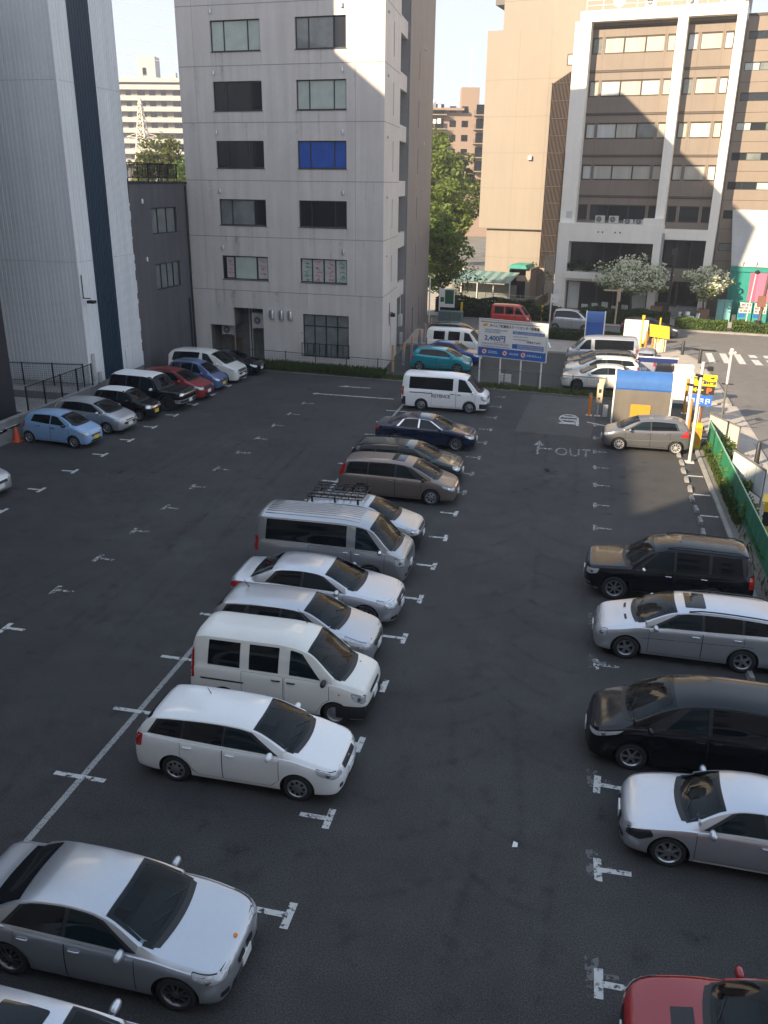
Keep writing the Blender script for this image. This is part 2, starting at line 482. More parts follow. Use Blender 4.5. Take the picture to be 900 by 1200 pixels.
structure(MB().sheet([(8.6 + .0, 68.2), (10.2, 68.0), (10.2, 68.7), (8.6, 68.9)][::-1], .009).build('drain_cover', M_BLACKMETAL))
# tyre stops, one by one
ws = None
for k in range(21):
    y = 39.67 - 1.208 * k
    mb = MB()
    if ws is None:
        mb.extr([(-.09, 0), (.09, 0), (.06, .11), (-.06, .11)], -.29, .29)
        ws = mb.build('wheel_stop', M_CONC); o = ws
    else:
        o = ws.copy(); col.objects.link(o)
    o.location = (4.96 + .02 * math.sin(k * 2.1), y, 0.0)
    o.rotation_euler = (0, 0, .05 * math.sin(k * 1.3))
    tag(o, 'low concrete tyre stop in the row of pairs along the green fence', 'wheel stop', 'concrete tyre stops along the green fence')
# oil drips and rubber tracks with soft edges
def soft_mat(name, c, strength, scale=5.0):
    m = bpy.data.materials.new(name); m.use_nodes = True
    nt = m.node_tree; b_ = nt.nodes['Principled BSDF']; out = nt.nodes['Material Output']
    b_.inputs['Base Color'].default_value = (*c, 1); b_.inputs['Roughness'].default_value = .6
    at_ = nt.nodes.new('ShaderNodeAttribute'); at_.attribute_name = 'soft'
    tc = nt.nodes.new('ShaderNodeTexCoord'); n = nt.nodes.new('ShaderNodeTexNoise'); n.inputs['Scale'].default_value = scale; n.inputs['Detail'].default_value = 5
    nt.links.new(tc.outputs['Object'], n.inputs['Vector'])
    r_ = nt.nodes.new('ShaderNodeMapRange'); r_.inputs['From Min'].default_value = .35; r_.inputs['From Max'].default_value = .65; r_.inputs['To Max'].default_value = strength
    nt.links.new(n.outputs['Fac'], r_.inputs['Value'])
    k = nt.nodes.new('ShaderNodeMath'); k.operation = 'MULTIPLY'; nt.links.new(at_.outputs['Fac'], k.inputs[0]); nt.links.new(r_.outputs[0], k.inputs[1])
    tr = nt.nodes.new('ShaderNodeBsdfTransparent'); mx = nt.nodes.new('ShaderNodeMixShader')
    nt.links.new(k.outputs[0], mx.inputs[0]); nt.links.new(tr.outputs[0], mx.inputs[1]); nt.links.new(b_.outputs[0], mx.inputs[2]); nt.links.new(mx.outputs[0], out.inputs['Surface'])
    return m
class Soft:
    def __init__(self): self.v = []; self.f = []; self.a = []
    def blob(self, x, y, rx, ry, z):
        n = len(self.v); self.v.append((x, y, z)); self.a.append(1.0)
        for k in range(16):
            t = 2 * math.pi * k / 16; q = 1 + .25 * math.sin(3 * t + x * 7)
            self.v.append((x + rx * q * math.cos(t), y + ry * q * math.sin(t), z)); self.a.append(0.0)
        for k in range(16): self.f.append((n, n + 1 + k, n + 1 + (k + 1) % 16))
    def track(self, pts, w, z):
        pts = [Vector(p) for p in pts]; n = len(self.v)
        for i, p in enumerate(pts):
            d = (pts[min(i + 1, len(pts) - 1)] - pts[max(i - 1, 0)]).normalized(); s_ = Vector((-d.y, d.x))
            e = math.sin(math.pi * i / (len(pts) - 1))
            for k, al in ((-1, 0), (0, e), (1, 0)): q = p + s_ * w * k; self.v.append((q.x, q.y, z)); self.a.append(al)
        for i in range(len(pts) - 1):
            for k in (0, 1): a_ = n + i * 3 + k; self.f.append((a_, a_ + 3, a_ + 4, a_ + 1))
    def build(self, name, m):
        me = bpy.data.meshes.new(name); me.from_pydata(self.v, [], self.f)
        at_ = me.attributes.new('soft', 'FLOAT', 'POINT'); at_.data.foreach_set('value', self.a)
        return link_mesh(name, me, m)
rnd = random.Random(17)
so = Soft(); sp_ = Soft(); tk = Soft()
zz = [.0018]
def nz_(): zz[0] += .000012; return zz[0]
for j in range(-1, 17):
    y = 10.42 + P_ * j + 1.2
    for _ in range(2): so.blob(-5.0 + rnd.gauss(0, .4), y + rnd.gauss(0, .25), rnd.uniform(.12, .4), rnd.uniform(.10, .3), nz_())
    so.blob(2.6 + rnd.gauss(0, .4), y + rnd.gauss(0, .25), rnd.uniform(.12, .4), rnd.uniform(.1, .3), nz_())
for j in range(-3, 13):
    y = 18.0 + P_ * j + 1.2
    for x in (-13.2, -15.8, -21.6):
        if rnd.random() < .8: so.blob(x + rnd.gauss(0, .6), y + rnd.gauss(0, .3), rnd.uniform(.12, .45), rnd.uniform(.1, .35), nz_())
for _ in range(26): sp_.blob(rnd.uniform(-20, 4), rnd.uniform(9, 48), rnd.uniform(.5, 1.8), rnd.uniform(.5, 2.2), nz_())
for _ in range(22):
    x0 = rnd.choice((rnd.uniform(-3.2, .6), rnd.uniform(-13.5, -10.5), rnd.uniform(-19.5, -16))); y0 = rnd.uniform(8, 38); L_ = rnd.uniform(5, 14); cv = rnd.gauss(0, .05)
    for dx in (0, 1.45): tk.track([(x0 + dx + cv * (t * L_) ** 2 * .25, y0 + t * L_) for t in np.linspace(0, 1, 14)], rnd.uniform(.10, .17), nz_())
for q_ in range(20):
    s_ = (-1, 1)[q_ % 2]; xb, yb = (-3.6 + rnd.uniform(-.3, .5), 9.6 + P_ * (q_ * .75) + rnd.uniform(0, 1.5)) if s_ < 0 else (.9 + rnd.uniform(-.5, .3), 9.5 + P_ * (q_ * .65) + rnd.uniform(0, 1.5))
    for dy in (0, 1.45):
        pts = []
        for t in np.linspace(0, 1, 14):
            a_ = t * 1.3
            pts.append((xb - s_ * (2.6 * math.sin(a_)), yb + dy + (2.2 + .09 * q_) * (1 - math.cos(a_))))
        tk.track(pts, .13, nz_())
structure(so.build('oil_stain', soft_mat('oil', (.014, .014, .015), .6, 9)))
structure(sp_.build('worn_patch', soft_mat('worn_asphalt', (.085, .082, .078), .42, 2.2)))
structure(tk.build('tyre_track', soft_mat('rubber_mark', (.018, .018, .019), .22, 3)))
# litter
tag(MB().add([(-.36, 12.9, .012), (-.26, 12.9, .03), (-.26, 13.03, .012), (-.34, 13.05, .025)], [(0, 1, 2, 3)]).add([(-.36, 12.9, .010), (-.26, 12.9, .028), (-.26, 13.03, .010), (-.34, 13.05, .023)], [(3, 2, 1, 0)]).build('paper_scrap', M_WHITE), 'crumpled white paper scrap on the bare asphalt lane', 'litter')

# ------------------------------------------------------------------ buildings
def at_frame(mb, i0, mtx):
    for i in range(i0, len(mb.v)): mb.v[i] = tuple(mtx @ Vector(mb.v[i]))
M_WGLASS = mat('window_glass', (.02, .026, .03), .06, spec=.6)
M_WGLASS_D = mat('dark_window_glass', (.010, .012, .018), .08, spec=.6)
M_BLIND = mat('pale_blind', (.47, .53, .47), .25, var=.10, scale=1.5, coat=.8)
M_BLIND_G = mat('grey_blind', (.17, .19, .18), .25, var=.2, scale=1.5, coat=.8)
M_BLIND_B = mat('blue_blind', (.015, .09, .42), .25, var=.12, scale=2, coat=.8)
M_CURTAIN = mat('cream_curtain', (.42, .41, .36), .35, streak=.2, coat=.7)
M_CURTAIN_W = mat('white_curtain', (.50, .52, .50), .3, streak=.15, coat=.8)
M_FRAME = mat('dark_window_frame', (.03, .033, .033), .45, .3)
M_FRAME_B = mat('bronze_window_frame', (.07, .05, .035), .4, .5)

def window(parent, u0, u1, z0, z1, y, panes, fm, splits=None, t=.06, name='window', gm=M_WGLASS, trans=0):
    """frame mesh at depth y (front) with one pane mesh per bay"""
    n = len(panes)
    sp = splits or [u0 + (u1 - u0) * k / n for k in range(n + 1)]
    f = MB()
    f.box(u0, u1, y, y + .08, z0, z0 + t); f.box(u0, u1, y, y + .08, z1 - t, z1)
    for k, u in enumerate(sp):
        a, b = (u, u + t) if k == 0 else ((u - t, u) if k == n else (u - t / 2, u + t / 2))
        f.box(a, b, y + .002, y + .078, z0 + t, z1 - t)
    if trans: f.box(u0 + t, u1 - t, y + .004, y + .076, z1 - trans - t / 2, z1 - trans + t / 2)
    w = f.build(name, fm, parent)
    for k, m in enumerate(panes):
        off = .045 if k % 2 else .055
        MB().box(sp[k] + .01, sp[k + 1] - .01, y + off, y + off + .015, z0 + .02, z1 - .02).build('pane', m or gm, w)
    return w

# ---- grey tiled office building at the end of the lot
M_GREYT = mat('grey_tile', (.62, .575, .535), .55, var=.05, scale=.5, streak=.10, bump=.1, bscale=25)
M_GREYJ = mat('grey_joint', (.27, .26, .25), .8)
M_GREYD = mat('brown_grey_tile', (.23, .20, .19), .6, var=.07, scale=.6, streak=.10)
gb = empty('office_building', (-25.61, 55.05, 0), math.atan2(-.98, 13.35))
tag(gb, 'tall grey tiled office building with one bright blue window at the end of the lot', 'building')
HG = 28.3
zrow = [(18.82, 20.5), (15.56, 17.2), (12.28, 13.86), (8.85, 10.43), (5.46, 6.95)]
holes = []
for z0, z1 in zrow + [(22.2, 23.8), (25.5, 27.1)]:
    holes += [(2.28, 5.55, z0, z1), (7.80, 10.98, z0, z1)]
holes += [(7.90, 11.08, .68, 3.45)]
rec = [(2.90, 5.06, .0, 3.62), (1.10, 2.895, .0, 2.42)]
wl = MB()
wl.wall(0, 13.35, 0, HG, holes, depth=.16)
i0 = 0
# recess at ground level is cut separately: rebuild without those cells
wl = MB(); wl.wall(0, 13.35, 0, HG, holes + [(1.10, 2.90, 0, 2.42), (2.90, 5.06, 0, 3.62)], depth=.16)
for zj in (21.3, 18.05, 14.9, 11.55, 8.15, 4.75, 24.7, 28.0): wl.box(0, 13.35, -.004, .02, zj - .02, zj + .02, 1)
for uj in (1.1, 11.55): wl.box(uj - .008, uj + .008, -.002, .02, 4.8, HG, 1)
# left side, back, roof (sloping up to the rear, lower and narrower behind; unseen, shaped for its cast shadow)
tx = lambda v: 13.35 - .1345 * v          # the right side tapers inwards
HB, HR, UR = 30.7, 25.6, 7.2
wl.add([(0, 0, 0), (0, 16, 0), (0, 16, HB), (0, 0, HG)], [(0, 1, 2, 3)])
wl.add([(0, 16, 0), (UR, 16, 0), (UR, 16, HB), (0, 16, HB)], [(3, 2, 1, 0)])
wl.add([(UR, 16, 0), (UR, 25.2, 0), (UR, 25.2, HR), (UR, 16, HR)], [(0, 1, 2, 3)])
wl.add([(0, 0, HG), (13.35, 0, HG), (tx(16), 16, HB), (0, 16, HB)], [(0, 1, 2, 3)])
wl.add([(UR, 16, HR), (tx(16), 16, HR), (tx(25.2), 25.2, HR), (UR, 25.2, HR)], [(0, 1, 2, 3)])
wl.add([(UR, 16, HR), (tx(16), 16, HR), (tx(16), 16, HB), (UR, 16, HB)], [(3, 2, 1, 0)])
wl.add([(UR, 25.2, 0), (tx(25.2), 25.2, 0), (tx(25.2), 25.2, HR), (UR, 25.2, HR)], [(3, 2, 1, 0)])
# right side: pale part with slit windows
MS = Matrix.Rotation(math.radians(90) + math.atan(.1345), 4, 'Z'); MS.translation = Vector((13.35, 0, 0))
k = 1 / math.cos(math.atan(.1345))
slits = [(3.35, 3.62, z0 - .1, z1 + .1) for z0, z1 in zrow] + [(3.3, 3.6, .9, 3.0)]
i0 = len(wl.v); wl.wall(0, 6.2 * k, 0, HG, slits, depth=.12); 
for zj in (21.3, 18.05, 14.9, 11.55, 8.15, 4.75): wl.box(0, 6.2 * k, -.004, .02, zj - .02, zj + .02, 1)
at_frame(wl, i0, MS)
# parapets crossing the stair recess
for zj in (21.3, 18.05, 14.9, 11.4, 8.0, 4.6):
    i0 = len(wl.v); wl.box(6.2 * k, 10.0 * k, .1, .35, zj - .75, zj + .25); at_frame(wl, i0, MS)
i0 = len(wl.v); wl.add([(0, 0, HG), (6.2 * k, 0, HG), (6.2 * k, 0, HG + .93)], [(0, 1, 2)]); wl.add([(6.2 * k, 0, 0), (6.2 * k, 1.8, 0), (6.2 * k, 1.8, HG), (6.2 * k, 0, HG)], [(0, 1, 2, 3)]); at_frame(wl, i0, MS)
wall_o = wl.build('wall', [M_GREYT, M_GREYJ], gb)
st = MB()
i0 = 0
st.box(6.2 * k, 10.0 * k, 1.8, 1.95, 0, HG); st.box(10.0 * k - .02, 10.05 * k, .0, 1.95, 0, HG); at_frame(st, i0, MS)
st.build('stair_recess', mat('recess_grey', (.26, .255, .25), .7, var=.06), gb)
dk = MB()
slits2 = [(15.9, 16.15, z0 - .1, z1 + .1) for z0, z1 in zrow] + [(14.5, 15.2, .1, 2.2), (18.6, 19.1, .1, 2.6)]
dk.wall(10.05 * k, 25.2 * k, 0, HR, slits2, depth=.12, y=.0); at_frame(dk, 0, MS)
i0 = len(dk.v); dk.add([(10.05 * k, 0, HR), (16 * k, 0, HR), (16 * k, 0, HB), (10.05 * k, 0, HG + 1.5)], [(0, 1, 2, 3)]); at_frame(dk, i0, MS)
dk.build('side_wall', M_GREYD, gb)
for s_ in slits + slits2:
    sl = MB(); sl.box(s_[0], s_[1], .1, .11, s_[2], s_[3]); at_frame(sl, 0, MS); sl.build('slit_window', M_WGLASS_D, gb)
dp = MB(); dp.tube([(10.02 * k, -.06, .1), (10.02 * k, -.06, HG)], .055, 8); at_frame(dp, 0, MS); dp.build('downpipe', M_GREYJ, gb)
W_L = [[M_BLIND, M_BLIND, M_BLIND], [None, None, None], [None, None, None], [M_BLIND_G, M_BLIND_G, None], [None, M_BLIND, M_BLIND_G]]
W_R = [[M_BLIND_G, M_BLIND_G, None], [M_BLIND] * 3, [M_BLIND_B] * 3, [None] * 3, [M_BLIND] * 4]
for (z0, z1), a, b in zip(zrow, W_L, W_R):
    for q0, q1 in ((2.25, 5.58), (7.77, 11.01)): MB().box(q0, q1, -.04, .098, z0 - .04, z0 - .002).build('sill', M_FRAME, gb)
    w1 = window(gb, 2.28, 5.55, z0, z1, .10, a, M_FRAME, [2.28, 3.15, 4.72, 5.55], gm=M_WGLASS_D)
    w2 = window(gb, 7.80, 10.98, z0, z1, .10, b, M_FRAME, [7.80, 8.62, 10.18, 10.98] if len(b) == 3 else None, gm=M_WGLASS_D)
for z0, z1 in [(22.2, 23.8), (25.5, 27.1)]:
    window(gb, 2.28, 5.55, z0, z1, .10, [None] * 3, M_FRAME); window(gb, 7.8, 10.98, z0, z1, .10, [M_BLIND] * 3, M_FRAME)
# dirt runs below the window corners and along the joints
class _S(Soft):
    def run(self, u, z0, z1, w, y):
        n = len(self.v)
        for z, al in ((z1, 1.0), ((z0 + z1) / 2, .7), (z0, 0.0)):
            for k, e in ((-1, 0), (0, al), (1, 0)): self.v.append((u + w * k, y, z)); self.a.append(e)
        for i in (0, 3):
            for k in (0, 1): self.f.append((n + i + k, n + i + k + 1, n + i + k + 4, n + i + k + 3))
st_ = _S(); rv = random.Random(4); yy = -.003
for z0, z1 in zrow + [(22.2, 23.8)]:
    for u0, u1 in ((2.28, 5.55), (7.80, 10.98)):
        for u in (u0 - .02, u1 + .02, u0 + rv.random() * 3, u0 + rv.random() * 3):
            yy -= .00004; st_.run(u, z0 - rv.uniform(.7, 2.4), z0 - .02, rv.uniform(.04, .12), yy)
for _ in range(26):
    zj = rv.choice((18.05, 14.9, 11.55, 8.15, 4.75)); yy -= .00004; st_.run(rv.uniform(.2, 13.2), zj - rv.uniform(.5, 2.2), zj, rv.uniform(.05, .25), yy)
o = st_.build('rain_stain', soft_mat('rain_dirt', (.16, .135, .11), .26, 4)); o.parent = gb
# coloured paper banners in the first floor windows
banc = [mat('banner_green', (.13, .34, .24), .7, var=.3, scale=6), mat('banner_pink', (.52, .22, .27), .7, var=.3, scale=6), mat('banner_paper', (.46, .45, .42), .7, var=.1)]
def banner(u0, u1, z0, z1, cm, seed):
    rnd = random.Random(seed)
    b = MB(); b.box(u0, u1, .128, .134, z0, z1, 0)
    z = z1 - .12
    while z > z0 + .15:                                  # brush-like characters
        for _ in range(4):
            a = u0 + .1 + rnd.random() * (u1 - u0 - .34); c = z - rnd.random() * .14
            b.bar((a, .126, c), (a + .1 + rnd.random() * .16, .126, c + (rnd.random() - .5) * .2), .004, .055, 1)
        z -= .26
    return b.build('paper_banner', [banc[2], cm], gb)
for k_, (a, b) in enumerate(((7.92, 8.52), (8.68, 9.32), (9.46, 10.1), (10.25, 10.88))): banner(a, b, 5.55, 6.86, banc[0] if k_ in (0, 3) else banc[1], k_)
banner(2.55, 3.06, 5.56, 6.85, banc[1], 11); banner(4.82, 5.46, 5.56, 6.85, banc[1], 12)
# ground floor window with railing
window(gb, 7.90, 11.08, .68, 3.45, .08, [M_BLIND_G] * 4, M_FRAME, trans=.75)
rl = MB()
for z in (.75, 1.55): rl.box(7.8, 11.18, -.12, -.08, z, z + .04)
for q in range(9): rl.box(7.82 + q * .41, 7.85 + q * .41, -.12, -.08, .7, 1.58)
rl.box(7.8, 7.84, -.1, .02, 2.2, 2.24); rl.build('window_railing', M_BLACKMETAL, gb)
# service recess: back wall, door, condensers, duct
rb = MB(); rb.box(1.0, 5.2, 1.5, 1.6, -.02, 3.8, 0); rb.box(1.1, 2.9, .16, 1.5, 2.42, 2.52, 0); rb.box(2.9, 5.06, .16, 1.5, 3.62, 3.72, 0)
rb.box(1.0, 1.1, .16, 1.5, -.02, 2.52); rb.box(5.06, 5.16, .16, 1.5, -.02, 3.72); rb.box(2.88, 2.90, .16, 1.5, 2.43, 3.62)
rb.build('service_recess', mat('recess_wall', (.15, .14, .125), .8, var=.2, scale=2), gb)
MB().box(1.9, 2.75, 1.46, 1.498, 0, 1.35).build('brown_door', mat('brown_board', (.12, .075, .035), .7, var=.25), gb)
dr = MB().box(4.42, 5.02, 1.44, 1.498, 0, 1.95).build('metal_door', mat('pale_door', (.42, .41, .38), .5, var=.06), gb)
MB().box(4.9, 4.96, 1.40, 1.44, .95, 1.1).build('handle', M_BLACKPL, dr)
def condenser(parent, x, y, z, w=.8, h=.58, d=.3, m=None):
    b = MB(); b.box(x, x + w, y, y + d, z, z + h, 0)
    b.lathe([(.22, y - .012), (.25, y - .012), (.25, y + .02)], 20, 'y', (x + w * .40, 0, z + h / 2), 1)
    b.lathe([(0, y - .003), (.215, y - .003)], 20, 'y', (x + w * .40, 0, z + h / 2), 1)
    for t in range(4):
        a = t * math.pi / 4
        b.bar((x + w * .40 - .21 * math.cos(a), y - .012, z + h / 2 - .21 * math.sin(a)), (x + w * .40 + .21 * math.cos(a), y - .012, z + h / 2 + .21 * math.sin(a)), .012, .012, 0)
    b.box(x + .04, x + .12, y + .02, y + d - .02, z - .06, z); b.box(x + w - .12, x + w - .04, y + .02, y + d - .02, z - .06, z)
    return b.build('air_conditioner', [m or mat('ac_white', (.52, .51, .48), .5, var=.06), mat('ac_grille', (.10, .10, .10), .6)], parent)
condenser(gb, 1.7, .55, 1.72, .85, .6); condenser(gb, 3.95, .6, 2.25, .95, 1.0, .34)
MB().tube([(3.45, 1.3, .1), (3.45, 1.3, 3.5)], .06, 8).tube([(3.62, 1.32, .1), (3.62, 1.32, 3.5)], .035, 8).build('pipe', M_GREYPOLE, gb)
def hood(parent, u, z, r_, h):
    b = MB(); b.lathe([(r_, z - h * .5), (r_, z + h * .2), (r_ * .85, z + h * .42), (r_ * .4, z + h * .5), (0, z + h * .5)], 16, 'z', (u, -.04, 0)); b.box(u - r_, u + r_, -.04, .01, z - h * .5, z + h * .3)
    return b.build('vent_hood', mat('steel_hood', (.55, .55, .56), .28, .9), parent, 40)
for u in (5.72, 6.37, 7.01): hood(gb, u, 3.33, .17, .58)
for z0, z1 in zrow:
    hood(gb, 2.38, z1 + .5, .075, .26); hood(gb, 10.75, z1 + .5, .075, .26)
for z0, z1 in zrow:
    for vv, dz in ((1.15, .25), (19.2, .6)):
        sh_ = MB(); sh_.lathe([(0, -.10), (.09, -.10), (.09, 0)], 10, 'y', (vv, 0, z1 + dz)); at_frame(sh_, 0, MS); sh_.build('vent_cap', M_GREYPOLE, gb)
bx = MB(); bx.box(6.9, 7.6, -.22, -.005, 1.9, 2.7); bx.box(7.7, 8.1, -.18, -.005, .5, 1.3); bx.tube([(7.2, -.1, 2.7), (7.2, -.1, 4.2)], .03, 6); bx.tube([(7.9, -.1, .1), (7.9, -.1, 1.3)], .04, 6); at_frame(bx, 0, MS)
bx.build('meter_box', M_GREYPOLE, gb)
fl = MB(); fl.tube([(2.6, -.05, 2.6), (2.6, -.05, 4.1)], .02, 6); fl.box(2.45, 2.75, -.42, -.12, 3.2, 3.42); fl.bar((2.6, -.05, 3.5), (2.6, -.3, 3.45), .04, .04); at_frame(fl, 0, MS)
fl.build('floodlight', M_BLACKPL, gb)

# ---- corrugated tower on the left
def corrug(mb, a, b, z0, z1, pitch=.24, dep=.035, mi=0):
    a, b = Vector(a), Vector(b); d = (b - a); L = d.length; d.normalize(); nrm = Vector((d.y, -d.x))
    pts = []; n = int(L / pitch); p = L / n
    for i in range(n):
        for t, o in ((0, 0), (.68, 0), (.76, -dep), (.92, -dep)): pts.append(a + d * p * (i + t) + nrm * o)
    pts.append(b)
    v = []
    for q in pts: v += [(q.x, q.y, z0), (q.x, q.y, z1)]
    f = [(2 * i, 2 * i + 2, 2 * i + 3, 2 * i + 1) for i in range(len(pts) - 1)]
    mb.add(v, f, mi)
tw = empty('cladded_tower', (0, 0, 0))
tag(tw, 'windowless pale corrugated metal tower with a dark blue vertical stripe', 'building')
M_CORR = mat('corrugated_pale', (.76, .775, .78), .45, .0, var=.035, scale=.35, streak=.07)
M_CORRB = mat('corrugated_navy', (.018, .042, .075), .42, .3, var=.05, streak=.06)
TX = -25.95
HT = 33.0
b = MB(); corrug(b, (-44, 41.9), (TX - .12, 41.9), 1.0, HT); b.box(TX - .12, TX, 41.9 - .012, 42.02, 1.0, HT)
corrug(b, (TX, 42.02), (TX, 43.45), .9, HT); corrug(b, (TX, 45.55), (TX, 47.98), .9, HT)
b.box(-44, TX - .05, 42.1, 47.95, .5, HT - .1); b.box(TX - .08, TX + .03, 47.9, 48.0, .9, HT, 0)
for z in (16.05, 7.45, 24.6): b.box(-44, TX, 41.89, 41.9, z - .008, z + .008, 1); b.box(TX, TX + .008, 42.0, 43.4, z - .008, z + .008, 1); b.box(TX, TX + .008, 45.6, 47.98, z - .008, z + .008, 1)
b.box(-44, TX + .02, 41.88, 48, HT, HT + .15)
b.build('cladding', [M_CORR, mat('seam_grey', (.40, .42, .43), .6)], tw)
b = MB(); corrug(b, (TX + .004, 43.45), (TX + .004, 45.55), .9, HT); b.build('blue_stripe', M_CORRB, tw)
b = MB(); b.box(TX - .3, TX + .005, 41.9, 47.98, 0, .9); b.build('plinth', M_CONC, tw)
rs = MB()
rnd = random.Random(3)
for q in range(26):
    z = 11.6 - rnd.random() ** 2 * 10; h = .1 + rnd.random() * .5
    rs.box(TX + .03, TX + .036, 47.90 + rnd.random() * .03, 47.99, z - h, z)
rs.build('rust_stain', mat('rust', (.22, .09, .04), .9, var=.3, scale=5), tw)
b = MB(); b.box(TX + .02, TX + .05, 45.9, 46.6, .9, 2.2); b.box(TX + .02, TX + .05, 46.65, 47.5, .9, 2.2); b.build('access_panel', M_CORR, tw)
b = MB(); b.bar((TX + .0, 42.05, 5.6), (TX + .45, 42.05, 5.6), .05, .05); b.box(TX + .3, TX + .7, 41.9, 42.2, 5.35, 5.5); b.tube([(TX + .05, 42.05, 5.6), (TX + .05, 42.05, 6.8)], .025, 6); b.build('wall_lamp', M_BLACKPL, tw)
b = MB(); b.box(TX + .03, TX + .12, 42.2, 42.4, 1.1, 2.6); b.box(TX + .03, TX + .1, 42.7, 42.95, .9, 1.5); b.build('meter_box', M_GREYPOLE, tw)

# ---- dark annex between tower and office
M_DGT = mat('dark_grey_tile', (.115, .112, .118), .6, var=.08, scale=.8, streak=.15)
an = empty('dark_annex', (-25.95, 48.0, 0), math.atan2(7.05, .35))
tag(an, 'three storey dark grey annex with a black roof railing, squeezed beside the corrugated tower', 'building')
hs = [(2.35, 5.45, 8.42, 9.95), (2.35, 5.45, 5.1, 6.67)]
b = MB(); b.wall(0, 7.03, 0, 11.42, hs, depth=.14); b.box(0, 7.03, .6, 12, 0, 11.3); b.box(-.02, 7.05, -.03, .6, 11.3, 11.45, 1)
b.add([(0, 0, 11.3), (7.03, 0, 11.3), (7.03, .6, 11.3), (0, .6, 11.3)], [(0, 1, 2, 3)]); b.build('wall', [M_DGT, M_FRAME], an)
window(an, 2.35, 5.45, 8.42, 9.95, .08, [M_BLIND_G, M_BLIND_G, M_BLIND_G], M_FRAME, [2.35, 3.2, 4.3, 5.45]); window(an, 2.35, 5.45, 5.1, 6.67, .08, [M_BLIND_G] * 4, M_FRAME)
b = MB(); b.box(0, 3.2, 3.0, 7, 11.3, 13.75); b.box(-.1, 3.3, 2.9, 7.1, 13.75, 13.9, 1); b.build('roof_house', [mat('roof_house_grey', (.28, .28, .285), .6, var=.06), M_FRAME], an)
b = MB()
for z in (11.62, 12.42): b.box(0.02, 5.9, -.02, .02, z, z + .05)
for q in range(54): b.box(.04 + q * .11, .06 + q * .11, -.01, .01, 11.62, 12.42)
for q in range(6): b.box(.02 + q * 1.16, .07 + q * 1.16, -.025, .025, 11.42, 12.47)
for q in range(30): b.box(5.88, 5.9, .1 + q * .11, .12 + q * .11, 11.62, 12.42)
b.box(5.87, 5.91, 0, 3.4, 12.42, 12.47); b.build('railing', M_BLACKMETAL, an)
for z in (10.35, 7.05): hood(an, 1.35, z, .09, .28)
MB().tube([(6.3, -.08, .1), (6.3, -.08, 4.2)], .05, 8).tube([(6.75, -.06, .1), (6.75, -.06, 11.2)], .06, 8).build('downpipe', M_FRAME, an)

# ---- dark building at the far left edge and its yard wall
M_DKB = mat('dark_purple_tile', (.028, .026, .034), .5, var=.12, scale=.6, streak=.12)
db = empty('dark_building', (0, 0, 0))
tag(db, 'nearly black building whose edge shows at the far left of the lot', 'building')
b = MB(); b.box(-45, -26.95, -30, 36.6, 0, 22.3); b.box(-45, -33, 26.5, 36.3, 22.3, 31.9)  # upper block is unseen, added so its shadow edge crosses the office wall
for z in range(1, 7): b.box(-26.95, -26.93, -30, 36.6, z * 3.3 - .05, z * 3.3 + .05)
for q in range(14): b.box(-26.95, -26.925, 34.9 - q * 3, 35.0 - q * 3, 0, 22.8)
b.build('wall', M_DKB, db)
yd = empty('yard_wall', (0, 0, 0))
tag(yd, 'low concrete yard wall with a black mesh fence behind the parked cars', 'wall')
b = MB(); b.prism([(-25.5, 20), (-25.42, 41.85), (-25.62, 41.85), (-25.7, 20)], 0, .98); b.prism([(-25.46, 20), (-25.38, 41.85), (-25.66, 41.85), (-25.74, 20)], .98, 1.06)
b.build('wall', M_CONC, yd)
b = MB()
b.box(-44, -25.75, 36.8, 41.8, -.02, .62); b.box(-44, -25.75, 39.6, 41.8, .62, 1.0)
b.build('yard_floor', M_CONC, yd)
def mesh_fence(parent, a, b_, z0, h, nposts, cell, m, r_=.006, pr=.03, name='mesh_panel'):
    a, b_ = Vector(a), Vector(b_); d = b_ - a; L = d.length
    q = MB(); n = int(L / cell)
    for i in range(n + 1):
        p = a + d * i / n; q.bar((p.x, p.y, z0 + .05), (p.x, p.y, z0 + h), r_ * 2, r_ * 2)
    for j in range(int(h / cell) + 1): q.bar((a.x, a.y, z0 + .05 + j * cell), (b_.x, b_.y, z0 + .05 + j * cell), r_ * 2, r_ * 2)
    q.build(name, m, parent)
    for i in range(nposts):
        p = a + d * i / (nposts - 1)
        MB().box(p.x - pr, p.x + pr, p.y - pr, p.y + pr, z0 - .05, z0 + h + .05).build('post', m, parent)
    MB().bar((a.x, a.y, z0 + h), (b_.x, b_.y, z0 + h), .04, .04).build('rail', m, parent)
mesh_fence(yd, (-25.55, 35.6), (-25.52, 41.4), 1.06, 1.15, 5, .12, M_BLACKMETAL, .004)
yf = empty('yard_fence', (0, 0, 0)); tag(yf, 'black mesh fence crossing the raised yard below the corrugated tower', 'fence')
mesh_fence(yf, (-31.0, 40.6), (-25.9, 41.2), 1.0, 1.2, 4, .12, M_BLACKMETAL, .004)

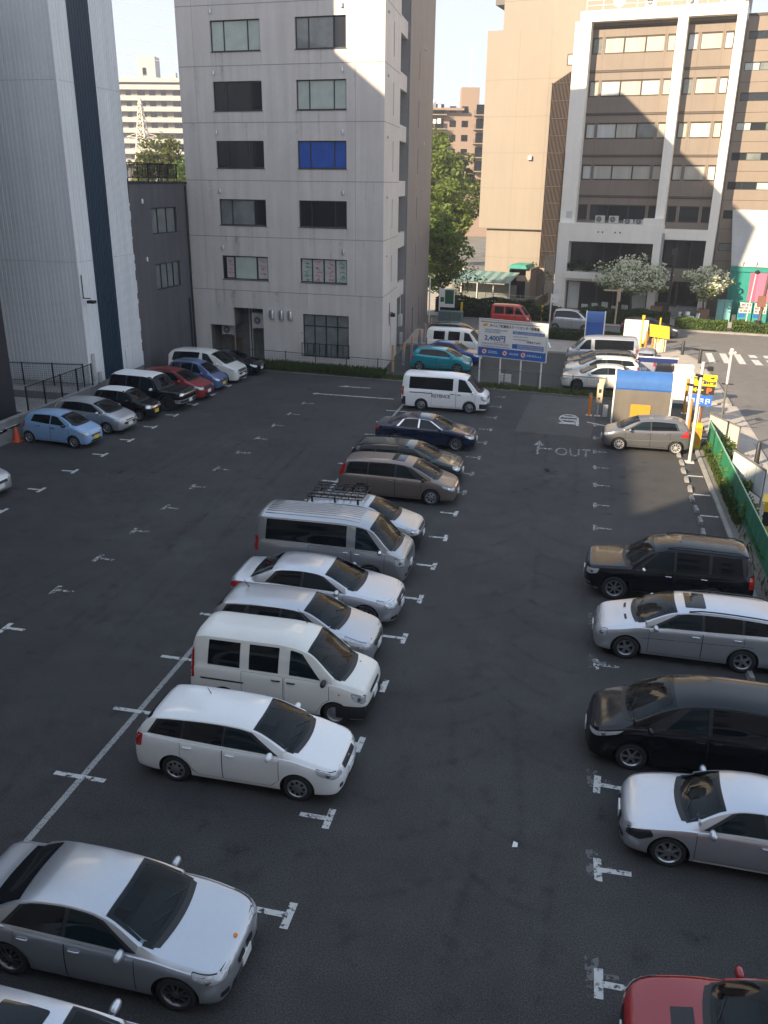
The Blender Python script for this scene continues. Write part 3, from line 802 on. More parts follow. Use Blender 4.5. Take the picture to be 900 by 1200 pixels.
# ---- the block the photograph was taken from (behind the camera) and its neighbour: they shade the lot
M_BEIGE = mat('beige_render', (.62, .56, .48), .7, var=.05, scale=.4, streak=.08)
cb = empty('apartment_house', (0, 0, 0)); tag(cb, 'beige block closing the lot on the side of the viewpoint', 'building')
b = MB()
b.wall(-24.7, 16.9, 0, 24.2, [(x, x + 2.0, z, z + 1.6) for x in range(-23, 15, 4) for z in (1.2, 4.6, 8.0, 14.8, 18.2, 21.6)], depth=.15)
b.box(-24.7, 16.9, .7, 14, 0, 24.1)
for i in range(len(b.v)): x, y, z = b.v[i]; b.v[i] = (-8.7 - x, -1.8 - y, z)
b.build('wall', M_BEIGE, cb)
for x in range(-23, 15, 4):
    for z in (1.2, 4.6, 8.0, 14.8, 18.2, 21.6): MB().box(-10.7 - x, -8.7 - x, -1.96, -1.94, z, z + 1.6).build('window', M_WGLASS, cb)

# ---- beige tower and brown louvre screen
M_TAN = mat('tan_panel', (.255, .222, .185), .75, var=.03, scale=.2, streak=.04)
M_TANJ = mat('tan_joint', (.205, .175, .145), .8)
FA = math.atan2(-2.75, 14.32)
bt = empty('beige_tower', (-10.3, 98.3, 0), FA)
tag(bt, 'huge blank beige tower lit by the sun behind the white building', 'building')
b = MB()
b.box(-1.45, 22, 0, 24, 7.05, 26.0, 0); b.box(.15, 22, .02, 24, 26.0, 42, 0)
b.box(-.62, 22, .35, 24, 0, 7.05, 0)
for z in (11.13, 14.59, 18.06, 21.5): b.box(-1.45, 8, -.004, .01, z - .025, z + .025, 1)
for z in (28.5, 32.0): b.box(.15, 22, .016, .03, z - .025, z + .025, 1)
b.box(-.62, 8, .346, .36, 4.0, 4.05, 1)
for u in (2.0, 5.2): b.box(u - .02, u + .02, -.004, .01, 7.05, 26.0, 1); b.box(u - .02, u + .02, .346, .36, 0, 7.05, 1)
b.box(-1.5, 8, -.03, .01, 7.0, 7.1, 1)
b.build('wall', [M_TAN, M_TANJ], bt)
MB().box(-1.4, .4, 2, 6, 28.6, 29.1).build('eave', mat('eave_grey', (.10, .10, .10), .6), bt)
b = MB()
for q in range(17): b.box(5.75 + q * .14, 5.82 + q * .14, -.9, -.5, 3.2, 20.9 + .085 * q * 1.0)
b.box(5.7, 8.1, -.45, -.35, 3.2, 20.9, 1)
for q in range(12): b.box(5.7, 8.1, -.95, -.9, 3.3 + q * 1.6, 3.36 + q * 1.6, 0)
b.build('louvre_screen', [mat('louvre_brown', (.036, .023, .019), .6, var=.12), mat('louvre_back', (.025, .017, .014), .8)], bt)
w_ = window(bt, 6.9, 7.8, 22.6, 23.6, -.06, [M_BLIND], M_FRAME_B)
b = MB(); b.box(3.6, 4.0, -.25, 0, 13.9, 14.3); b.build('vent_hood', M_STEEL, bt)
b = MB(); b.box(-.3, .3, .30, .345, 2.0, 2.5); b.box(2.0, 2.7, .30, .345, 2.1, 2.6); b.build('window', M_WGLASS_D, bt)
po = empty('gate_house', (-10.3, 98.3, 0), FA); tag(po, 'small entrance gate with a turquoise canopy at the foot of the beige tower', 'gate')
b = MB(); b.box(2.75, 3.2, -3.2, -.2, 0, 3.1); b.box(5.0, 5.5, -3.2, -.2, 0, 3.1); b.box(2.75, 5.5, -3.0, -.2, 3.1, 3.25); b.build('gate_wall', M_TAN, po)
MB().extr([(3.1, 3.25), (5.2, 3.25), (5.0, 3.62), (3.4, 3.62)], -3.6, -.4).build('canopy', mat('turquoise', (.03, .26, .22), .5, var=.1), po)
g_ = MB(); g_.box(3.2, 5.0, -2.2, -2.15, 0, 3.0, 0); g_.build('gate_door', M_BLACKMETAL, po)
ab = empty('annex_wall', (-10.3, 98.3, 0), FA); tag(ab, 'sunlit cream wall pier beside the brown louvre screen', 'wall')
MB().box(7.0, 8.0, -3.5, -3.2, 0, 4.6).box(6.95, 8.05, -3.55, -3.15, 4.6, 4.72).build('pier', M_TAN, ab)
cs = empty('cycle_shelter', (-14.3, 92.5, 0), FA); tag(cs, 'low shelter with pale turquoise striped roof before the beige tower', 'shelter')
b = MB()
for q in range(14): b.add([(q * .5, 0, 2.0), (q * .5 + .5, 0, 2.0), (q * .5 + .9, 2.4, 2.9), (q * .5 + .4, 2.4, 2.9)], [(0, 1, 2, 3)], q % 2)
b.add([(0, 0, 1.95), (7, 0, 1.95), (7.4, 2.4, 2.85), (.4, 2.4, 2.85)], [(3, 2, 1, 0)], 0)
b.build('roof', [mat('shelter_green', (.07, .15, .14), .5), mat('shelter_pale', (.17, .23, .22), .5)], cs)
for q in range(5): MB().box(q * 1.75, q * 1.75 + .08, .1, .18, 0, 2.05).build('post', M_GREYPOLE, cs)
MB().box(0, 7.2, 2.2, 2.3, 0, 1.6).build('back_panel', mat('shelter_back', (.12, .13, .12), .7, var=.2), cs)

# ---- white framed office with brown bands
M_WHT = mat('white_facade', (.84, .80, .72), .6, var=.03, scale=.3, streak=.05)
M_BRN = mat('brown_panel', (.20, .166, .136), .65, var=.05, scale=.5, streak=.05)
M_BRND = mat('dark_brown_line', (.06, .045, .035), .6)
wb_ = empty('white_building', (-2.06, 88.6, 0), FA)
tag(wb_, 'white framed office building with brown bands and rows of curtained windows', 'building')
rows_ = [(22.42, 23.78), (18.98, 20.33), (15.48, 16.83), (11.97, 13.30), (8.42, 9.83)]
b = MB()
b.box(-.48, .92, -.95, .6, 8.2, 24.95); b.box(-.1, 13.62, -.95, .6, 24.9, 25.75); b.box(8.22, 9.04, -.95, .6, 8.2, 24.9); b.box(12.92, 13.62, -.95, .6, 3.2, 24.9)
b.box(9.04, 12.92, -.95, .2, 7.55, 7.85)
b.box(-.42, 9.1, -1.6, .5, 7.0, 8.2); b.box(-.42, .68, -1.6, .5, 0, 7.0); b.box(8.42, 9.1, -1.6, .5, 0, 7.0); b.box(.68, 8.42, -1.6, -.9, 6.55, 7.0)
b.box(.68, 8.42, -2.0, -.3, 3.2, 3.8); b.box(-.42, 9.1, -1.595, .3, 2.95, 3.2); b.box(.68, 8.42, -1.55, -.4, -.02, .15)
b.box(9.1, 12.92, -.93, .3, 6.95, 7.55); b.box(12.92, 13.62, -.95, .6, 0, 3.2)
b.box(9.1, 12.92, -.6, .3, 3.25, 4.4, 1)
b.box(-.42, 13.62, .6, 14, 0, 25.6)
b.build('frame', [M_WHT, M_BRN], wb_)
for a, c, nsp in ((.92, 8.22, [.98, 1.95, 3.75, 5.6, 7.3, 8.16]), (9.04, 12.92, [9.1, 10.05, 12.0, 12.86])):
    b = MB()
    b.wall(a, c, 7.86, 24.9, [(nsp[0], nsp[-1], z0, z1) for z0, z1 in rows_], depth=.12)
    for z in (24.55, 21.08, 17.58, 14.08, 10.58): b.box(a, c, -.05, .02, z - .13, z - .03, 1); b.box(a, c, -.04, .02, z + .02, z + .07, 1)
    for u in nsp[1:-1]: b.box(u - .006, u + .006, -.003, .01, 7.86, 24.9, 1)
    b.build('brown_band', [M_BRN, M_BRND], wb_)
    for ri, (z0, z1) in enumerate(rows_):
        ps = []
        for q in range(len(nsp) - 1):
            rv = random.Random(ri * 31 + q * 7 + int(a))
            ps.append(M_WGLASS if ri == 4 else (M_CURTAIN if rv.random() < .40 else (M_CURTAIN_W if rv.random() < .6 else (M_BLIND_G if rv.random() < .6 else M_BLIND))))
        window(wb_, nsp[0], nsp[-1], z0, z1, .05, ps, M_FRAME_B, nsp, t=.11)
        for u in (nsp[1], nsp[-2]): MB().box(u - .14, u + .14, .015, .048, z0, z1).build('mullion', M_BRN, wb_)
window(wb_, .75, 8.36, 4.02, 6.5, -.35, [None] * 5, M_FRAME, t=.08, gm=M_WGLASS_D)
window(wb_, 9.16, 12.9, 4.45, 6.9, -.3, [None] * 3, M_FRAME, t=.08, gm=M_WGLASS_D)
sw = window(wb_, .72, 8.38, .16, 2.92, -.9, [M_CURTAIN_W, None, None, None, M_CURTAIN_W], M_FRAME_B, [.72, 2.0, 3.6, 5.2, 6.9, 8.38], t=.12)
b = MB()
for q in range(5): b.box(2.3 + q * .95, 2.9 + q * .95, -1.0, -.95, .3, .3 + .45 + .15 * (q % 3))
b.build('notice_card', mat('card_pale', (.45, .50, .45), .6, var=.3, scale=4), wb_)
b = MB(); b.box(9.2, 12.9, .5, .55, .9, 3.25); b.build('entrance_door', M_WGLASS_D, wb_)
b = MB(); b.box(10.75, 10.9, -.2, .5, .9, 3.25); b.box(9.1, 10.3, -.9, -.3, .0, 1.3); b.build('entrance_pier', M_BRND, wb_)
b = MB()
for q in range(6): b.box(10.95, 13.0, -2.6 + q * .38, .5, q * .16, (q + 1) * .16)
b.build('entrance_steps', M_CONC, wb_)
M_TERR = mat('terracotta_panel', (.22, .13, .085), .7, var=.12)
MB().box(13.1, 14.1, -2.9, -1.9, 0, 1.15).build('planter', M_TERR, wb_); MB().box(9.0, 10.0, -2.9, -2.1, 0, 1.15).build('planter', M_TERR, wb_)
# balcony plants and condensers on the ledge and roof
for q, x in enumerate((2.9, 4.15, 5.5, 6.5)): condenser(wb_, x, -1.3, 8.27, .85, .62 if q < 2 else .35, .32)
MB().box(7.3, 9.0, -1.55, -.95, 8.2, 8.75).build('duct', M_WHT, wb_)
for x, h in ((5.2, 1.0), (8.6, .75), (11.3, .95), (12.3, .9)): condenser(wb_, x, .2, 25.85, .95, h, .4, M_GREYPOLE)
b = MB()
for q in range(10): b.box(.2 + q * 1.45, .24 + q * 1.45, -.2, -.16, 25.75, 26.7)
b.box(.2, 13.3, -.2, -.16, 26.65, 26.7); b.box(.2, 13.3, -.2, -.16, 26.25, 26.28); b.build('roof_railing', M_GREYPOLE, wb_)
b = MB(); b.lathe([(0, -.25), (.3, -.2), (.55, 0)], 20, 'y', (3.0, .1, 26.6)); b.tube([(3.0, .1, 25.7), (3.0, 0, 26.6)], .04, 6); b.build('satellite_dish', M_WHITE, wb_, 60)
b = MB()
for q, u in enumerate((3.35, 3.75, 4.9, 5.35)): b.lathe([(.07, -1.63), (.07, -1.58)], 10, 'y', (u, 0, 7.45)); b.lathe([(0, -1.63), (.07, -1.63)], 10, 'y', (u, 0, 7.45))
b.build('facade_spotlight', M_BLACKPL, wb_)
b = MB(); b.box(9.12, 9.32, -1.55, -1.2, 3.6, 7.5); b.build('downpipe', M_STEEL, wb_)
b = MB(); b.box(-.3, .1, -1.65, -1.6, 1.35, 2.1); b.build('wall_sign', M_PLATE, wb_)
b = MB()
b.box(.1, .62, -1.0, -.955, 8.6, 9.2); b.build('wall_box', M_GREYPOLE, wb_)

# ---- brown office at the right
bo = empty('brown_building', (11.50, 86.72, 0), FA)
tag(bo, 'brown tiled office building with strip windows right of the white one', 'building')
M_TBR = mat('brown_tile', (.215, .175, .14), .65, var=.05, scale=.4, streak=.05)
rr2 = [(11.5 + (a_ - 11.5) * .975, 11.5 + (b_ - 11.5) * .975) for a_, b_ in [(23.45, 24.1), (21.02, 21.7), (18.6, 19.3), (16.22, 16.9), (13.75, 14.42), (11.28, 11.96), (8.75, 9.5), (5.9, 6.6), (3.0, 3.7)]]
b = MB(); hs = [(u, u + 3.6, z0, z1) for z0, z1 in rr2 for u in (.25, 4.8, 9.4)]
b.wall(.02, 20, 0, 24.9, hs, depth=.1); b.box(.02, 20, .5, 14, 0, 24.8)
for z0, z1 in rr2: b.box(.02, 20, -.004, .02, z0 - .9, z0 - .86, 1)
b.box(.02, 20, -.06, .3, 24.9, 25.1, 1); b.box(12, 16, 3, 9, 25.1, 28.6); b.box(14, 19.5, 5, 10, 28.6, 32)
b.build('wall', [M_TBR, M_BRND], bo)
for i, h in enumerate(hs):
    rv = random.Random(i + 5)
    window(bo, h[0], h[1], h[2], h[3], .04, [M_BLIND if rv.random() < .35 else (M_BLIND_G if rv.random() < .4 else None) for _ in range(3)], M_FRAME, t=.05)
b = MB()
for q in range(3): b.lathe([(0, -.6), (.5, -.45), (.75, -.1), (.8, 0)], 16, 'y', (3.2 + q * 2.2, .9, 26.4 + .2 * q)); b.tube([(3.2 + q * 2.2, .9, 25.4), (3.2 + q * 2.2, .9, 26.4)], .06, 6)
b.build('satellite_dish', M_GREYPOLE, bo, 60)

# ---- turquoise shop with sheeted roof
tq = empty('turquoise_shop', (12.9, 84.6, 0), FA)
tag(tq, 'turquoise shop with pink wall panel under a pale sheeted roof', 'building')
M_TQ = mat('turquoise_paint', (.012, .22, .185), .55, var=.06, scale=.6, streak=.08)
b = MB(); b.box(-.1, 16, 0, 1.75, 0, 4.95); b.box(-.15, 16, -.12, 0, 4.45, 4.95); b.box(.2, .34, -.08, 0, 0, 4.45); b.box(-.1, .1, -.05, 0, 0, 4.45)
b.extr([(0, 4.95), (1.7, 4.95), (1.7, 9.5)], -.08, .0)
i0 = len(b.v) - 6
for i in range(i0, len(b.v)): x, y, z = b.v[i]; b.v[i] = (y, x, z)
for q in range(12): b.box(.5 + q * .09, .52 + q * .09, -.012, 0, 1.6, 4.4)
b.build('wall', M_TQ, tq)
b = MB(); b.add([(-.12, -.2, 4.98), (16, -.2, 4.98), (16, 1.7, 9.62), (-.75, 1.7, 9.62)], [(0, 1, 2, 3)]); b.add([(-.12, -.2, 4.9), (16, -.2, 4.9), (16, 1.7, 9.54), (-.75, 1.7, 9.54)], [(3, 2, 1, 0)])
for q in range(8): b.tube([(.9 + q * 1.1, -.22, 4.98), (.9 + q * 1.1, -.22, 5.35)], .025, 5, 1)
b.build('roof', [mat('roof_sheet', (.40, .41, .40), .6, var=.08, scale=.5, streak=.1, bump=.4, bscale=2.5), M_BLACKPL], tq)
b = MB(); b.box(1.62, 6.5, -.03, 0, 1.82, 4.42, 0); b.box(1.62, 2.25, -.034, -.029, 1.82, 4.42, 1); b.build('pink_panel', [mat('pink_paint', (.72, .13, .22), .5, var=.04), mat('plum_paint', (.36, .09, .16), .5)], tq)
b = MB(); b.box(3.0, 3.5, -.034, -.029, 3.0, 3.3); b.build('panel_mark', mat('purple_mark', (.18, .08, .30), .5), tq)
lk_ = empty('locker', (12.9, 84.6, 0), FA); tag(lk_, 'pale turquoise steel locker standing against the shop wall', 'locker')
b = MB(); b.box(-.75, .45, -1.1, -.5, .08, 1.95); b.box(-.8, .5, -1.15, -.45, 1.95, 2.02); b.build('locker_body', mat('pale_turquoise', (.17, .42, .42), .5, var=.05), lk_)
MB().box(-.16, -.13, -1.11, -1.1, .2, 1.85).build('door_gap', M_DARK, lk_)
bn = MB(); bn.prism([(.6, -.9), (.95, -.9), (.95, -.5), (.6, -.5)], .1, .75); o = bn.build('litter_bin', M_DGREY_ := mat('bin_grey', (.05, .055, .06), .6)); o.location = (12.9, 84.6, 0); o.rotation_euler = (0, 0, FA)
tag(o, 'dark grey litter bin between the locker and a vending machine', 'bin')
for i, (u, lab) in enumerate(((1.05, 'turquoise drinks vending machine next to the dark litter bin'), (2.3, 'turquoise drinks vending machine behind the dark street pole'))):
    vm = empty('vending_machine', (12.9, 84.6, 0), FA); tag(vm, lab, 'vending machine', 'vending machines at the turquoise shop')
    MB().box(u, u + 1.15, -1.0, -.3, .1, 1.95).build('cabinet', M_TQ, vm)
    MB().box(u + .08, u + 1.07, -1.01, -1.0, 1.0, 1.88).build('display', mat('display_pale', (.55, .52, .45), .3, var=.1), vm)
    b = MB()
    for r_ in range(3):
        for c_ in range(8): b.box(u + .14 + c_ * .11, u + .21 + c_ * .11, -1.04, -1.012, 1.08 + r_ * .27, 1.26 + r_ * .27, (r_ * 3 + c_) % 4)
    b.build('drink_sample', [M_BLUE, mat('can_red', (.5, .05, .04), .4), M_WHITE, mat('can_brown', (.14, .07, .03), .4)], vm)
    MB().box(u + .06, u + .62, -1.012, -1.0, .6, .92).build('button_panel', M_BLUE, vm)
    MB().box(u + .2, u + .9, -1.012, -1.0, .22, .42).build('dispensing_slot', M_BLACKPL, vm)

# ---- far apartment blocks and pylon
fa = empty('white_apartments', (-150, 263, 0), R(10))
tag(fa, 'distant white apartment block with stacked balconies and a roof tower', 'building')
M_APT = mat('apt_white', (.40, .40, .39), .7, var=.04)
b = MB(); b.box(0, 34, 0, 12, 0, 39.5, 1); b.box(-.4, 34.4, -1.6, 12, 39.0, 40.2, 0)
b.box(12.5, 18.0, 3, 8, 39.5, 46.5, 0); b.box(23, 24.4, 2, 4, 39.5, 42, 0); b.box(14.0, 15.2, 2.95, 3, 41.2, 43.4, 2)
b.build('wall', [M_APT, mat('apt_recess', (.21, .20, .19), .7, var=.1), M_WGLASS_D], fa)
for q in range(5, 13): MB().box(-.5, 34.5, -1.6, -.1, 1.0 + 3.0 * q, 2.35 + 3.0 * q).build('balcony', M_APT, fa)
for q in range(5, 12):
    for c_ in range(9): MB().box(2.0 + c_ * 3.6, 4.3 + c_ * 3.6 - (c_ % 3) * .4, -.05, .02, 2.5 + 3.0 * q, 3.8 + 3.0 * q).build('window', M_WGLASS_D, fa)
fb = empty('brick_apartments', (-42.0, 205.5, 0), R(12))
tag(fb, 'distant tan apartment block with laundry on its balconies', 'building')
M_BRK = mat('tan_brick', (.29, .215, .165), .8, var=.06)
b = MB(); b.box(0, 22, 0, 12, 0, 27.0); b.box(12.5, 16.5, 2, 7, 27, 31.5); b.box(-.2, 13, -1.4, 0, 26.6, 27.1)
b.build('wall', M_BRK, fb)
rv = random.Random(2)
for q in range(4, 9):
    for u0, u1 in ((0, 9.2), (15.2, 20)):
        bal = MB().box(u0, u1, -1.5, -.05, 2.4 + 2.9 * q, 2.62 + 2.9 * q).build('balcony', mat('balcony_edge', (.26, .21, .165), .7), fb)
        b = MB()
        for t in range(int((u1 - u0 - .2) / .25)): b.box(u0 + .1 + t * .25, u0 + .16 + t * .25, -1.45, -1.4, 2.62 + 2.9 * q, 3.5 + 2.9 * q)
        b.build('railing', M_BLACKMETAL, bal)
        if u0 == 0:
            b = MB()
            for t in range(9):
                if rv.random() < .7: u = .5 + t * .95; b.box(u, u + .5 + rv.random() * .3, -1.2, -1.15, 3.6 + 2.9 * q, 4.4 + 2.9 * q + .3 * rv.random(), rv.randrange(3))
            b.build('laundry', [M_WHITE, mat('laundry_pink', (.4, .18, .18), .8), mat('laundry_blue', (.2, .25, .35), .8)], bal)
    for u in (.6, 3.8, 6.6, 15.8): MB().box(u, u + 2.0, -.06, .01, 2.7 + 2.9 * q, 4.7 + 2.9 * q).build('window', M_WGLASS_D, fb)
    for u in (9.9, 12.6): MB().box(u, u + 1.4, -.06, .01, 3.0 + 2.9 * q, 4.3 + 2.9 * q).build('window', M_WGLASS_D, fb)
b = MB(); b.lathe([(0, -.5), (.6, -.3), (.8, 0)], 14, 'y', (6, 0, 28)); b.tube([(6, 0, 27), (6, 0, 28)], .08, 6); b.build('satellite_dish', M_WHITE, fb, 60)
MB().tube([(14.5, 4, 31.5), (14.5, 4, 40)], .05, 5).build('aerial_mast', M_WHITE, fb, 60)
py = empty('lattice_pylon', (-103.6, 200.8, 0)); tag(py, 'white lattice power pylon in front of the distant apartment block', 'pylon')
b = MB()
pw = lambda z: 3.2 - 2.9 * z / 29
for sx, sy in ((1, 1), (1, -1), (-1, 1), (-1, -1)): b.bar((sx * pw(0), sy * pw(0), 0), (sx * .15, sy * .15, 29), .22, .22)
z = 0
while z < 28:
    h = max(1.2, pw(z) * 1.1); z2 = min(z + h, 29)
    for (ax, ay), (bx_, by) in (((1, 1), (-1, 1)), ((-1, 1), (-1, -1)), ((-1, -1), (1, -1)), ((1, -1), (1, 1))):
        b.bar((ax * pw(z), ay * pw(z), z), (bx_ * pw(z2), by * pw(z2), z2), .12, .12); b.bar((bx_ * pw(z), by * pw(z), z), (ax * pw(z2), ay * pw(z2), z2), .12, .12)
    z = z2
for z, l in ((24.5, 2.6), (21.0, 4.0), (18.0, 4.6)):
    for sy in (-1, 1): b.bar((-l, 0, z), (0, sy * pw(z), z - .4), .14, .14); b.bar((l, 0, z), (0, sy * pw(z), z - .4), .14, .14)
    b.bar((-l, 0, z), (0, 0, z + 1.0), .12, .12); b.bar((l, 0, z), (0, 0, z + 1.0), .12, .12)
b.build('lattice', mat('pylon_white', (.50, .47, .41), .5), py)
for k in range(5):
    zz = 47.5 - k * 3.3
    a_ = Vector((-118, 186, zz + 2.8)); c_ = Vector((-60, 196, zz - 6.2))
    pts = [a_.lerp(c_, t) - Vector((0, 0, 1.2 * 4 * t * (1 - t))) for t in np.linspace(0, 1, 12)]
    tag(MB().tube(pts, .045, 4).build('power_line', M_GREYPOLE), 'thin overhead power line crossing the sky left of the grey building', 'power line', 'overhead power lines')

# ------------------------------------------------------------------ trees, hedges, weeds
def leaf_mat(name, c, c2, trans=.35):
    m = bpy.data.materials.new(name); m.use_nodes = True
    nt = m.node_tree; b = nt.nodes['Principled BSDF']; out = nt.nodes['Material Output']
    tc = nt.nodes.new('ShaderNodeTexCoord')
    n = nt.nodes.new('ShaderNodeTexNoise'); n.inputs['Scale'].default_value = 1.1; n.inputs['Detail'].default_value = 6; n.inputs['Roughness'].default_value = .75
    nt.links.new(tc.outputs['Object'], n.inputs['Vector'])
    mr = nt.nodes.new('ShaderNodeMapRange'); mr.inputs['From Min'].default_value = .35; mr.inputs['From Max'].default_value = .65
    nt.links.new(n.outputs['Fac'], mr.inputs['Value'])
    mx = nt.nodes.new('ShaderNodeMix'); mx.data_type = 'RGBA'
    mx.inputs['A'].default_value = (*c, 1); mx.inputs['B'].default_value = (*c2, 1)
    nt.links.new(mr.outputs[0], mx.inputs['Factor']); nt.links.new(mx.outputs['Result'], b.inputs['Base Color'])
    b.inputs['Roughness'].default_value = .6; b.inputs['Specular IOR Level'].default_value = .3
    tl = nt.nodes.new('ShaderNodeBsdfTranslucent'); nt.links.new(mx.outputs['Result'], tl.inputs['Color'])
    ms = nt.nodes.new('ShaderNodeMixShader'); ms.inputs[0].default_value = trans
    nt.links.new(b.outputs[0], ms.inputs[1]); nt.links.new(tl.outputs[0], ms.inputs[2]); nt.links.new(ms.outputs[0], out.inputs['Surface'])
    return m
L_FRESH = leaf_mat('fresh_leaf', (.10, .155, .028), (.165, .215, .045))
L_MID = leaf_mat('mid_leaf', (.065, .115, .022), (.11, .17, .032))
L_DARK = leaf_mat('dark_leaf', (.022, .045, .014), (.045, .075, .02))
L_OLIVE = leaf_mat('olive_leaf', (.13, .14, .03), (.08, .11, .025))
L_BLOOM = leaf_mat('white_bloom', (.70, .72, .52), (.80, .80, .68), .35)
L_GRASS = leaf_mat('grass_blade', (.05, .09, .02), (.10, .13, .035))
M_BARK = mat('bark', (.075, .058, .045), .9, var=.25, scale=6)

def leaves(rnd, centres, n, size, mb, squash=.7):
    """leaf sized quads scattered round the given clump centres (point, radius)"""
    for c, r_ in centres:
        for _ in range(n):
            while True:
                d = Vector((rnd.uniform(-1, 1), rnd.uniform(-1, 1), rnd.uniform(-1, 1)))
                if d.length < 1: break
            p = Vector(c) + Vector((d.x * r_, d.y * r_, d.z * r_ * squash))
            s = size * rnd.uniform(.6, 1.3)
            a = Vector((rnd.gauss(0, 1), rnd.gauss(0, 1), rnd.gauss(0, .6))).normalized()
            b = a.cross(Vector((rnd.gauss(0, 1), rnd.gauss(0, 1), rnd.gauss(0, 1)))).normalized()
            mb.add([p - a * s, p + b * s * .55, p + a * s, p - b * s * .55], [(0, 1, 2, 3)])

def tree(name, label, loc, h, cr, lm, seed, trunk_h=None, clumps=46, n=70, size=.22, group=None, bloom=None, shape=1.0, tr=.16):
    rnd = random.Random(seed)
    root = empty(name, loc); tag(root, label, 'tree', group)
    th = trunk_h or h * .3
    tb = MB()
    tb.tube([(0, 0, -.1), (.05, .02, th * .5), (-.03, .05, th), (.05, 0, h * .6), (0, 0, h * .85)], [tr * 1.25, tr, tr * .85, tr * .5, tr * .12], 9)
    cs = []
    cz = (h + th) / 2; hz = (h - th) / 2
    for _ in range(clumps):
        while True:
            d = Vector((rnd.uniform(-1, 1), rnd.uniform(-1, 1), rnd.uniform(-1, 1)))
            if .25 < d.length < 1: break
        d *= rnd.uniform(.8, 1.05)
        wz = 1 - .45 * shape * max(0, d.z)
        c = Vector((d.x * cr * wz, d.y * cr * wz, cz + d.z * hz))
        cs.append((c, cr * rnd.uniform(.20, .38)))
        if rnd.random() < .4:
            b0 = Vector((0, 0, max(th * .8, min(c.z - hz * .35, h * .7))))
            mid = b0.lerp(c, .5) + Vector((0, 0, -.1))
            tb.tube([b0, mid, c], [tr * .4, tr * .25, tr * .07], 5)
    tb.build('trunk', M_BARK, root, 60)
    mb = MB(); leaves(rnd, cs, n, size, mb)
    mb.build('crown', lm, root)
    if bloom:
        bm_ = MB(); leaves(rnd, [(c + Vector((0, 0, r_ * .25)), r_) for c, r_ in cs], int(n * 2.0), size * .9, bm_, .6)
        bm_.build('blossom', bloom, root)
    return root

GT = 'trees in the gap between the grey building and the beige tower'
tree('leafy_tree', 'bright green street tree nearest the grey building, trunk on the cross street', (-13.3, 83.3, 0), 9.2, 2.5, L_FRESH, 1, 2.0, 60, 95, .20, GT, shape=1.2)
tree('leafy_tree', 'tall yellow green tree rising below the distant tan apartments', (-22.3, 128, 0), 18.6, 5.6, L_FRESH, 2, 4, 70, 90, .34, GT)
tree('leafy_tree', 'darker green tree touching the left edge of the beige tower', (-17.6, 113, 0), 12.2, 3.6, L_FRESH, 3, 3, 60, 80, .28, GT)
tree('leafy_tree', 'tall green tree farthest back in the gap, right of the others', (-21.0, 148, 0), 16.5, 5.0, L_OLIVE, 4, 4, 50, 80, .36, GT)
tree('leafy_tree', 'mid green tree hugging the brown side wall of the grey building', (-18.0, 98, 0), 12.0, 3.2, L_FRESH, 5, 3, 56, 85, .25, GT)
GL = 'trees behind the dark annex'
tree('leafy_tree', 'olive green tree showing over the dark annex roof next to the tower', (-55.5, 112, 0), 17.8, 4.6, L_OLIVE, 6, 5, 60, 85, .28, GL)
tree('leafy_tree', 'deep green tree over the dark annex roof beside the grey building', (-48.5, 108, 0), 15.4, 4.0, L_MID, 7, 5, 55, 85, .26, GL)
GD = 'white flowering trees before the white building'
tree('flowering_tree', 'larger white flowering tree before the shop front of the white building', (4.4, 83.4, .1), 4.9, 3.3, L_FRESH, 8, 1.9, 54, 30, .15, GD, L_BLOOM, .3, .10)
tree('flowering_tree', 'smaller white flowering tree beside the stone entrance steps', (10.7, 83.3, .1), 4.9, 2.3, L_FRESH, 9, 2.0, 36, 30, .15, GD, L_BLOOM, .3, .08)
tree('slender_tree', 'thin sparse street tree with a yellow guard left of the red van', (-10.6, 78.9, .1), 5.2, 1.9, L_OLIVE, 10, 1.8, 16, 26, .12, 'young street trees behind the red van', None, .3, .06)
tree('slender_tree', 'almost bare young tree with a yellow guard right of the red van', (-3.4, 79.2, .1), 6.0, 1.4, L_OLIVE, 11, 3.0, 10, 12, .10, 'young street trees behind the red van', None, .3, .07)
for x, y, lab in ((-10.6, 78.75, 'yellow tree guard on the thin sparse tree'), (-3.4, 79.05, 'yellow tree guard on the almost bare young tree')):
    tag(MB().tube([(x, y, .1), (x + .05, y, 1.5)], .11, 8).build('tree_guard', M_YELLOW), lab, 'tree guard')

